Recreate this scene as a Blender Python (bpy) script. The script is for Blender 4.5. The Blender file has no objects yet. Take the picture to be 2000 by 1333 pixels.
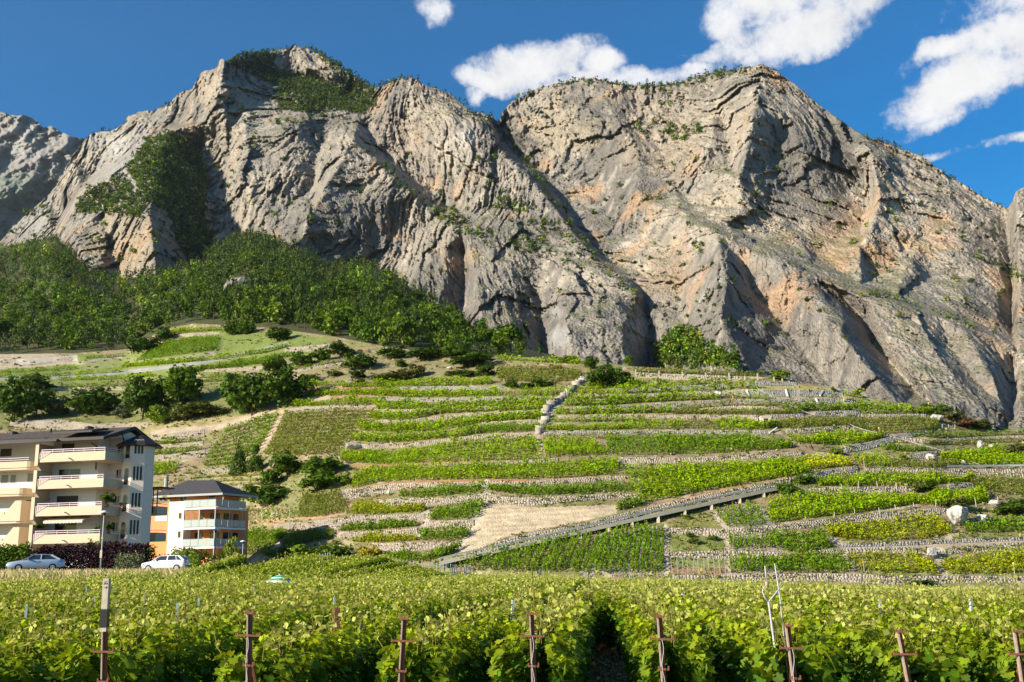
import bpy, math, random
import numpy as np
from mathutils import Vector, Matrix
from mathutils.geometry import delaunay_2d_cdt

rng = np.random.default_rng(7)
random.seed(7)
SC = bpy.context.scene
COL = SC.collection
EYE = 2.2
FPX = 2000.0
PITCH = math.atan(433.5 / 2000.0)
ROLL = math.radians(1.0)

# ------------------------------------------------------------------ camera
F_ = np.array([0.0, math.cos(PITCH), math.sin(PITCH)])
U0 = np.array([0.0, -math.sin(PITCH), math.cos(PITCH)])
R0 = np.array([1.0, 0.0, 0.0])
UP_ = U0 * math.cos(ROLL) + R0 * math.sin(ROLL)
RT_ = R0 * math.cos(ROLL) - U0 * math.sin(ROLL)
cam_data = bpy.data.cameras.new('camera')
cam_data.sensor_width = 36.0
cam_data.lens = 36.0
cam_data.clip_start = 0.2
cam_data.clip_end = 20000.0
cam = bpy.data.objects.new('camera', cam_data)
COL.objects.link(cam)
cam.matrix_world = Matrix(((RT_[0], UP_[0], -F_[0], 0.0), (RT_[1], UP_[1], -F_[1], 0.0), (RT_[2], UP_[2], -F_[2], EYE), (0, 0, 0, 1)))
SC.camera = cam

# ------------------------------------------------------------------ sun and sky
SUN_EL = math.radians(21.0)
SUN_AZ = math.radians(60.0)          # to the left of straight behind the camera
to_sun = Vector((-math.sin(SUN_AZ) * math.cos(SUN_EL), -math.cos(SUN_AZ) * math.cos(SUN_EL), math.sin(SUN_EL)))
sun_data = bpy.data.lights.new('sun', 'SUN')
sun_data.energy = 5.0
sun_data.angle = math.radians(0.5)
sun_data.color = (1.0, 0.89, 0.72)
sun = bpy.data.objects.new('sun', sun_data)
sun.rotation_euler = to_sun.to_track_quat('Z', 'Y').to_euler()
COL.objects.link(sun)
SC.view_settings.view_transform = 'Standard'
SC.view_settings.look = 'None'
SC.view_settings.exposure = 0.90
SC.view_settings.gamma = 1.0
SC.cycles.max_bounces = 5
SC.cycles.diffuse_bounces = 3
SC.cycles.glossy_bounces = 2
SC.cycles.transmission_bounces = 3
SC.cycles.transparent_max_bounces = 6
SC.cycles.use_denoising = True


def pix_dir(px, py):
    """Direction (not normalised) of a picture point of the 2000 x 1333 photograph, as seen from the eye."""
    a = (np.asarray(px, float) - 1000.0) / FPX
    b = (666.5 - np.asarray(py, float)) / FPX
    return F_ + a[..., None] * RT_ + b[..., None] * UP_


def place(px, py, Y):
    """World point at depth Y (metres ahead along +Y) seen at the picture point."""
    d = pix_dir(px, py)
    Y = np.asarray(Y, float)
    p = d * (Y / d[..., 1])[..., None]
    p[..., 2] += EYE
    return p


def elev(px, py):
    d = pix_dir(px, py)
    return d[..., 2] / d[..., 1]


# ------------------------------------------------------------------ node helpers
def new_mat(name):
    m = bpy.data.materials.new(name)
    m.use_nodes = True
    nt = m.node_tree
    nt.nodes.clear()
    return m, nt


def N(nt, t, **kw):
    n = nt.nodes.new(t)
    for k, v in kw.items():
        if k in n.inputs:
            n.inputs[k].default_value = v
        else:
            setattr(n, k, v)
    return n


def L(nt, a, b):
    nt.links.new(a, b)


def math_n(nt, op, a, b=None, c=None, clamp=False):
    n = nt.nodes.new('ShaderNodeMath')
    n.operation = op
    n.use_clamp = clamp
    for i, v in enumerate((a, b, c)):
        if v is None:
            continue
        if isinstance(v, (int, float)):
            n.inputs[i].default_value = v
        else:
            nt.links.new(v, n.inputs[i])
    return n.outputs[0]


def vmath(nt, op, a, b=None):
    n = nt.nodes.new('ShaderNodeVectorMath')
    n.operation = op
    for i, v in enumerate((a, b)):
        if v is None:
            continue
        if isinstance(v, (tuple, list)):
            n.inputs[i].default_value = v
        else:
            nt.links.new(v, n.inputs[i])
    return n.outputs['Value'] if op in ('DOT_PRODUCT', 'LENGTH', 'DISTANCE') else n.outputs[0]


def mixc(nt, fac, a, b, blend='MIX'):
    n = nt.nodes.new('ShaderNodeMix')
    n.data_type = 'RGBA'
    n.blend_type = blend
    for i, v in ((0, fac), (6, a), (7, b)):
        if isinstance(v, (int, float)):
            n.inputs[i].default_value = v
        elif isinstance(v, (tuple, list)):
            n.inputs[i].default_value = tuple(v) + ((1.0,) if len(v) == 3 else ())
        else:
            nt.links.new(v, n.inputs[i])
    return n.outputs[2]


def ramp(nt, fac, lo, hi):
    n = nt.nodes.new('ShaderNodeMapRange')
    n.interpolation_type = 'SMOOTHSTEP'
    n.inputs[1].default_value = lo
    n.inputs[2].default_value = hi
    nt.links.new(fac, n.inputs[0])
    return n.outputs[0]


# ------------------------------------------------------------------ world: sky with sunlit cumulus
world = bpy.data.worlds.new('World')
SC.world = world
world.use_nodes = True
nt = world.node_tree
nt.nodes.clear()
sky = N(nt, 'ShaderNodeTexSky', sky_type='NISHITA', sun_disc=False)
sky.sun_elevation = SUN_EL
sky.sun_rotation = math.atan2(to_sun.x, to_sun.y)
sky.altitude = 500.0
sky.air_density = 1.0
sky.dust_density = 1.2
sky.ozone_density = 2.0
geo = N(nt, 'ShaderNodeTexCoord')
dirv = geo.outputs['Generated']
hs = N(nt, 'ShaderNodeHueSaturation', Saturation=1.55, Value=1.0)
L(nt, sky.outputs[0], hs.inputs['Color'])
sky_col = mixc(nt, 1.0, hs.outputs[0], (0.70, 1.0, 1.06), 'MULTIPLY')
# cloud masses: each a soft ellipse on the sky sphere (centre, half axes, tilt), eaten away by noise
CLOUDS = [
    (1045, 122, 130, 54, -6, 1.45), (958, 156, 76, 34, 10, 1.25), (932, 186, 28, 30, 40, .9), (1165, 130, 72, 38, 12, 1.25), (1090, 160, 130, 30, 0, 1.1),
    (1290, 156, 180, 26, -3, 1.2), (1450, 108, 130, 44, -16, .95), (1560, 60, 170, 66, -20, 1.3), (1510, 0, 150, 66, -8, 1.3), (1660, -60, 240, 90, -24, 1.3),
    (1880, 92, 140, 28, -20, 1.3), (1930, 160, 170, 58, -16, 1.5), (2000, 80, 150, 80, -14, 1.5), (1880, 225, 120, 22, -14, 1.1), (1850, 290, 76, 13, -10, 1.0),
    (1970, 270, 60, 15, -12, 1.05), (868, 12, 40, 46, 20, .85), (850, 0, 56, 26, 0, .85), (1060, 40, 24, 14, 10, .42), (1275, 105, 30, 9, 0, .5), (1330, 108, 34, 9, 0, .55),
    (1215, 105, 14, 8, 0, .5), (2080, -60, 260, 90, -14, 1.2), (1740, 255, 40, 10, 0, .3), (1120, -30, 120, 22, 5, .55), (2250, 150, 220, 90, -10, 1.1), (2500, -150, 400, 120, -10, 1.0),
    (1300, -420, 420, 130, -20, 1.0), (1900, -520, 420, 110, -20, 1.0)]
warp = N(nt, 'ShaderNodeTexNoise', Scale=9.0, Detail=6.0, Roughness=0.6)
L(nt, dirv, warp.inputs['Vector'])
wv = vmath(nt, 'SUBTRACT', warp.outputs['Color'], (0.5, 0.5, 0.5))
wsc = nt.nodes.new('ShaderNodeVectorMath')
wsc.operation = 'SCALE'
wsc.inputs['Scale'].default_value = 0.055
L(nt, wv, wsc.inputs[0])
wdir = vmath(nt, 'ADD', dirv, wsc.outputs[0])
acc = None
for (cx, cy, hw, hh, tilt, amp) in CLOUDS:
    c0 = pix_dir(cx, cy)
    c0 = c0 / np.linalg.norm(c0)
    t = math.radians(tilt)
    e1 = pix_dir(cx + 10 * math.cos(t), cy + 10 * math.sin(t))
    e2 = pix_dir(cx - 10 * math.sin(t), cy + 10 * math.cos(t))
    e1 = e1 / np.linalg.norm(e1) - c0
    e2 = e2 / np.linalg.norm(e2) - c0
    e1 = e1 / np.linalg.norm(e1) / (hw / 2000.0 * 1.22)
    e2 = e2 / np.linalg.norm(e2) / (hh / 2000.0 * 1.22)
    dv = vmath(nt, 'SUBTRACT', wdir, tuple(c0))
    u = vmath(nt, 'DOT_PRODUCT', dv, tuple(e1))
    v = vmath(nt, 'DOT_PRODUCT', dv, tuple(e2))
    front = vmath(nt, 'DOT_PRODUCT', dv, tuple(c0 * 3.0))
    r2 = math_n(nt, 'ADD', math_n(nt, 'MULTIPLY', u, u), math_n(nt, 'MULTIPLY', v, v))
    r2 = math_n(nt, 'ADD', r2, math_n(nt, 'MULTIPLY', front, front))
    m = math_n(nt, 'MULTIPLY', math_n(nt, 'SUBTRACT', 1.0, r2, clamp=True), amp)
    acc = m if acc is None else math_n(nt, 'MAXIMUM', acc, m)
n1 = N(nt, 'ShaderNodeTexNoise', Scale=17.0, Detail=10.0, Roughness=0.66)
L(nt, dirv, n1.inputs['Vector'])
dens = math_n(nt, 'ADD', acc, math_n(nt, 'MULTIPLY', math_n(nt, 'SUBTRACT', n1.outputs['Fac'], 0.67), 2.9))
dens = math_n(nt, 'MULTIPLY', dens, ramp(nt, acc, 0.0, 0.16))
cmask = ramp(nt, dens, 0.06, 0.66)
n2 = N(nt, 'ShaderNodeTexNoise', Scale=22.0, Detail=5.0, Roughness=0.6)
L(nt, dirv, n2.inputs['Vector'])
shade = math_n(nt, 'ADD', 0.78, math_n(nt, 'MULTIPLY', n2.outputs['Fac'], 0.36))
ccol = mixc(nt, 1.0, (0.80, 0.82, 0.88), (1.0, 1.0, 1.0), 'MIX')
ccol = mixc(nt, ramp(nt, dens, 0.3, 1.0), (0.70, 0.74, 0.84), (1.0, 0.98, 0.96))
bg1 = N(nt, 'ShaderNodeBackground', Strength=0.080)
L(nt, sky_col, bg1.inputs['Color'])
bg2 = N(nt, 'ShaderNodeBackground')
L(nt, ccol, bg2.inputs['Color'])
L(nt, math_n(nt, 'MULTIPLY', shade, 0.57), bg2.inputs['Strength'])
mx = N(nt, 'ShaderNodeMixShader')
L(nt, math_n(nt, 'MULTIPLY', cmask, 0.97), mx.inputs[0])
L(nt, bg1.outputs[0], mx.inputs[1])
L(nt, bg2.outputs[0], mx.inputs[2])
out = N(nt, 'ShaderNodeOutputWorld')
L(nt, mx.outputs[0], out.inputs['Surface'])


# ------------------------------------------------------------------ numpy noise
_G = rng.normal(size=(256, 3))
_G /= np.linalg.norm(_G, axis=1)[:, None]
_P = rng.permutation(256)
_P = np.concatenate([_P, _P, _P])


def perlin(p):
    p = np.asarray(p, np.float64)
    i = np.floor(p).astype(np.int64)
    f = p - i
    i &= 255
    w = f * f * f * (f * (f * 6 - 15) + 10)
    res = 0.0
    for dx in (0, 1):
        wx = w[..., 0] if dx else 1 - w[..., 0]
        for dy in (0, 1):
            wy = w[..., 1] if dy else 1 - w[..., 1]
            for dz in (0, 1):
                wz = w[..., 2] if dz else 1 - w[..., 2]
                h = _P[_P[_P[(i[..., 0] + dx) & 255] + ((i[..., 1] + dy) & 255)] + ((i[..., 2] + dz) & 255)]
                g = _G[h]
                d = g[..., 0] * (f[..., 0] - dx) + g[..., 1] * (f[..., 1] - dy) + g[..., 2] * (f[..., 2] - dz)
                res = res + wx * wy * wz * d
    return res


def fbm(p, octv=5, gain=0.5):
    s, a = 0.0, 1.0
    for k in range(octv):
        s = s + a * perlin(p * (2.03 ** k) + 17.3 * k)
        a *= gain
    return s


def ridged(p, octv=5, gain=0.5):
    s, a, w = 0.0, 1.0, 1.0
    for k in range(octv):
        r = 1.0 - np.abs(perlin(p * (2.03 ** k) + 31.7 * k)) * 1.9
        r = np.clip(r, 0, 1) ** 2 * w
        w = np.clip(r * 1.6, 0, 1)
        s = s + a * r
        a *= gain
    return s


def sstep(x, a, b):
    t = np.clip((x - a) / (b - a), 0, 1)
    return t * t * (3 - 2 * t)


def blur(A, s, axis):
    r = int(3 * s) + 1
    k = np.exp(-0.5 * (np.arange(-r, r + 1) / s) ** 2)
    k /= k.sum()
    A = np.moveaxis(A, axis, 0)
    pad = np.concatenate([np.repeat(A[:1], r, 0), A, np.repeat(A[-1:], r, 0)], 0)
    o = sum(k[j] * pad[j:j + A.shape[0]] for j in range(2 * r + 1))
    return np.moveaxis(o, 0, axis)


def inside(poly, X, Y):
    X, Y = np.asarray(X), np.asarray(Y)
    r = np.zeros(X.shape, bool)
    n = len(poly)
    for i in range(n):
        x0, y0 = poly[i]
        x1, y1 = poly[(i + 1) % n]
        if y0 == y1:
            continue
        c = (y0 > Y) != (y1 > Y)
        r ^= c & (X < (x1 - x0) * (Y - y0) / (y1 - y0) + x0)
    return r


# ------------------------------------------------------------------ mesh helpers
def mesh_np(name, V, faces, mat=None, smooth=False, col=None, link=True, parent=None, matidx=None):
    """One mesh object from vertex array V and a list of face arrays (each M x k)."""
    me = bpy.data.meshes.new(name)
    V = np.ascontiguousarray(V, np.float32)
    if not isinstance(faces, (list, tuple)):
        faces = [faces]
    faces = [np.asarray(f, np.int32) for f in faces if len(f)]
    nl = sum(f.size for f in faces)
    npoly = sum(len(f) for f in faces)
    me.vertices.add(len(V))
    me.vertices.foreach_set('co', V.ravel())
    me.loops.add(nl)
    me.polygons.add(npoly)
    if npoly:
        me.loops.foreach_set('vertex_index', np.concatenate([f.ravel() for f in faces]))
        st, off = [], 0
        for f in faces:
            st.append(off + np.arange(len(f)) * f.shape[1])
            off += f.size
        me.polygons.foreach_set('loop_start', np.concatenate(st).astype(np.int32))
        if smooth:
            me.polygons.foreach_set('use_smooth', np.ones(npoly, bool))
    if col is not None:
        at = me.attributes.new('tone', 'FLOAT_COLOR', 'POINT')
        c = np.ones((len(V), 4), np.float32)
        c[:, :3] = col
        at.data.foreach_set('color', c.ravel())
    me.update(calc_edges=True)
    if mat is not None:
        for m in (mat if isinstance(mat, (list, tuple)) else [mat]):
            me.materials.append(m)
    if matidx is not None:
        me.polygons.foreach_set('material_index', np.asarray(matidx, np.int32))
    if not link:
        return me
    o = bpy.data.objects.new(name, me)
    COL.objects.link(o)
    if parent is not None:
        o.parent = parent
    return o


def obj(name, me, parent=None, loc=None, rot=None, scale=None):
    o = bpy.data.objects.new(name, me)
    COL.objects.link(o)
    if parent is not None:
        o.parent = parent
    if loc is not None:
        o.location = loc
    if rot is not None:
        o.rotation_euler = rot
    if scale is not None:
        o.scale = scale if isinstance(scale, (tuple, list)) else (scale, scale, scale)
    return o


def tag(o, label=None, cat=None, group=None, kind=None):
    if label:
        o['label'] = label
    if cat:
        o['category'] = cat
    if group:
        o['group'] = group
    if kind:
        o['kind'] = kind
    return o


def empty(name, loc, rz=0.0, scale=1.0):
    o = bpy.data.objects.new(name, None)
    o.empty_display_size = 0.2
    COL.objects.link(o)
    o.location = tuple(loc)
    o.rotation_euler = (0, 0, rz)
    o.scale = (scale,) * 3
    return o


class MB:
    """Collects boxes, prisms, tubes into one mesh."""

    def __init__(s):
        s.v, s.f = [], []

    def add(s, V, F):
        b = len(s.v)
        s.v += [tuple(map(float, p)) for p in V]
        s.f += [tuple(b + i for i in f) for f in F]
        return s

    def hexa(s, bottom, top):
        V = list(bottom) + list(top)
        n = len(bottom)
        F = [tuple(range(n))[::-1], tuple(range(n, 2 * n))] + [(i, (i + 1) % n, n + (i + 1) % n, n + i) for i in range(n)]
        return s.add(V, F)

    def box(s, x0, x1, y0, y1, z0, z1):
        return s.hexa([(x0, y0, z0), (x1, y0, z0), (x1, y1, z0), (x0, y1, z0)], [(x0, y0, z1), (x1, y0, z1), (x1, y1, z1), (x0, y1, z1)])

    def prism(s, pts, z0, z1):
        return s.hexa([(x, y, z0) for x, y in pts], [(x, y, z1) for x, y in pts])

    def bar(s, a, b, w, h=None, up=(0, 0, 1)):
        a, b, up = Vector(a), Vector(b), Vector(up)
        h = w if h is None else h
        d = (b - a).normalized()
        r = d.cross(up)
        if r.length < 1e-4:
            r = d.cross(Vector((1, 0, 0)))
        r.normalize()
        u = r.cross(d)
        r, u = r * w / 2, u * h / 2
        return s.hexa([a - r - u, a + r - u, a + r + u, a - r + u], [b - r - u, b + r - u, b + r + u, b - r + u])

    def tube(s, pts, rad, n=8, cap=True):
        pts = [Vector(p) for p in pts]
        rad = rad if isinstance(rad, (list, tuple)) else [rad] * len(pts)
        b = len(s.v)
        ref = None
        for i, p in enumerate(pts):
            d = (pts[min(i + 1, len(pts) - 1)] - pts[max(i - 1, 0)]).normalized()
            if ref is None or abs(ref.dot(d)) > 0.98:
                ref = Vector((1, 0, 0)) if abs(d.x) < 0.9 else Vector((0, 1, 0))
            r = d.cross(ref).normalized()
            u = r.cross(d)
            for k in range(n):
                a = 2 * math.pi * k / n
                s.v.append(tuple(p + (r * math.cos(a) + u * math.sin(a)) * rad[i]))
        for i in range(len(pts) - 1):
            for k in range(n):
                k2 = (k + 1) % n
                s.f.append((b + i * n + k, b + i * n + k2, b + (i + 1) * n + k2, b + (i + 1) * n + k))
        if cap:
            s.f.append(tuple(b + k for k in range(n))[::-1])
            s.f.append(tuple(b + (len(pts) - 1) * n + k for k in range(n)))
        return s

    def lathe(s, prof, n=16, c=(0, 0, 0)):
        b = len(s.v)
        for (r, z) in prof:
            for k in range(n):
                a = 2 * math.pi * k / n
                s.v.append((c[0] + r * math.cos(a), c[1] + r * math.sin(a), c[2] + z))
        for i in range(len(prof) - 1):
            for k in range(n):
                k2 = (k + 1) % n
                s.f.append((b + i * n + k, b + i * n + k2, b + (i + 1) * n + k2, b + (i + 1) * n + k))
        s.f.append(tuple(b + k for k in range(n))[::-1])
        s.f.append(tuple(b + (len(prof) - 1) * n + k for k in range(n)))
        return s

    def mesh(s, name, mat=None, smooth=False):
        me = bpy.data.meshes.new(name)
        me.from_pydata(s.v, [], s.f)
        if smooth:
            me.polygons.foreach_set('use_smooth', [True] * len(me.polygons))
        me.update()
        if mat is not None:
            me.materials.append(mat)
        return me

    def build(s, name, mat=None, parent=None, smooth=False, loc=None, rot=None):
        return obj(name, s.mesh(name, mat, smooth), parent, loc, rot)


# ------------------------------------------------------------------ materials
def bsdf_out(nt, col, rough=0.8, spec=0.3, bump=None, metal=0.0):
    b = N(nt, 'ShaderNodeBsdfPrincipled', Roughness=rough, Metallic=metal)
    b.inputs['Specular IOR Level'].default_value = spec
    if isinstance(col, (tuple, list)):
        b.inputs['Base Color'].default_value = tuple(col) + (1.0,)
    else:
        L(nt, col, b.inputs['Base Color'])
    if bump is not None:
        L(nt, bump, b.inputs['Normal'])
    o = N(nt, 'ShaderNodeOutputMaterial')
    L(nt, b.outputs[0], o.inputs['Surface'])
    return b


def bump_n(nt, h, strength, dist):
    n = N(nt, 'ShaderNodeBump', Strength=strength, Distance=dist)
    L(nt, h, n.inputs['Height'])
    return n.outputs[0]


def plain(name, col, rough=0.7, spec=0.3, var=0.12, scale=3.0, metal=0.0, bump=0.0):
    """Painted / plastered / metal surface with slight mottling and wear."""
    m, nt = new_mat(name)
    tc = N(nt, 'ShaderNodeTexCoord')
    n = N(nt, 'ShaderNodeTexNoise', Scale=scale, Detail=5.0, Roughness=0.65)
    L(nt, tc.outputs['Object'], n.inputs['Vector'])
    f = math_n(nt, 'ADD', 1.0 - var, math_n(nt, 'MULTIPLY', n.outputs['Fac'], 2 * var))
    rgb = N(nt, 'ShaderNodeCombineColor')
    for i in range(3):
        L(nt, math_n(nt, 'MULTIPLY', f, col[i]), rgb.inputs[i])
    bp = bump_n(nt, n.outputs['Fac'], bump, 0.02) if bump else None
    bsdf_out(nt, rgb.outputs[0], rough, spec, bp, metal)
    return m


def leaf_mat(name, trans=0.35, gloss=0.25, var=0.35, warm=0.0):
    """Foliage: colour from the 'tone' attribute, varied per leaf, part translucent."""
    m, nt = new_mat(name)
    at = N(nt, 'ShaderNodeAttribute', attribute_name='tone')
    gi = N(nt, 'ShaderNodeNewGeometry')
    rn = gi.outputs['Random Per Island']
    hsv = N(nt, 'ShaderNodeHueSaturation')
    L(nt, at.outputs['Color'], hsv.inputs['Color'])
    L(nt, math_n(nt, 'ADD', 0.485, math_n(nt, 'MULTIPLY', rn, 0.03)), hsv.inputs['Hue'])
    L(nt, math_n(nt, 'ADD', 1.0 - var, math_n(nt, 'MULTIPLY', rn, 2 * var)), hsv.inputs['Value'])
    d = N(nt, 'ShaderNodeBsdfPrincipled', Roughness=0.55)
    d.inputs['Specular IOR Level'].default_value = gloss
    L(nt, hsv.outputs[0], d.inputs['Base Color'])
    t = N(nt, 'ShaderNodeBsdfTranslucent')
    tc = mixc(nt, 1.0, hsv.outputs[0], (1.25, 1.15, 0.55), 'MULTIPLY')
    L(nt, tc, t.inputs['Color'])
    mx = N(nt, 'ShaderNodeMixShader')
    mx.inputs[0].default_value = trans
    L(nt, d.outputs[0], mx.inputs[1])
    L(nt, t.outputs[0], mx.inputs[2])
    o = N(nt, 'ShaderNodeOutputMaterial')
    L(nt, mx.outputs[0], o.inputs['Surface'])
    return m


def ground_mat(name, scale=0.7, bump=0.6, dist=0.15, rough=0.95, var=0.5, fine=6.0):
    """Soil, rock: colour from 'tone', broken up by two sizes of noise."""
    m, nt = new_mat(name)
    at = N(nt, 'ShaderNodeAttribute', attribute_name='tone')
    g = N(nt, 'ShaderNodeNewGeometry')
    n1 = N(nt, 'ShaderNodeTexNoise', Scale=scale, Detail=8.0, Roughness=0.68)
    n2 = N(nt, 'ShaderNodeTexVoronoi', Scale=scale * fine)
    L(nt, g.outputs['Position'], n1.inputs['Vector'])
    L(nt, g.outputs['Position'], n2.inputs['Vector'])
    f = math_n(nt, 'ADD', 1.0 - var, math_n(nt, 'MULTIPLY', n1.outputs['Fac'], 2 * var))
    f2 = math_n(nt, 'ADD', 0.85, math_n(nt, 'MULTIPLY', n2.outputs['Distance'], 0.35))
    f = math_n(nt, 'MULTIPLY', f, f2)
    cc = N(nt, 'ShaderNodeCombineColor')
    for i in range(3):
        L(nt, f, cc.inputs[i])
    col = mixc(nt, 1.0, at.outputs['Color'], cc.outputs[0], 'MULTIPLY')
    h = math_n(nt, 'ADD', n1.outputs['Fac'], math_n(nt, 'MULTIPLY', n2.outputs['Distance'], 0.3))
    bsdf_out(nt, col, rough, 0.15, bump_n(nt, h, bump, dist))
    return m


M_ROCK = ground_mat('rock_face', 0.09, 1.0, 4.0, 0.95, 0.42, 7.0)
M_SOIL = ground_mat('terrace_soil', 0.9, 0.9, 0.25, 0.95, 0.45, 5.0)
M_STONE = ground_mat('dry_stone', 1.6, 0.8, 0.10, 0.92, 0.38, 4.0)
M_LEAF = leaf_mat('tree_leaves', 0.25, 0.1, 0.40)
M_VINE = leaf_mat('vine_leaves', 0.40, 0.08, 0.30)
M_BARK = plain('bark', (0.09, 0.065, 0.045), 0.95, 0.1, 0.35, 6.0)
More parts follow.
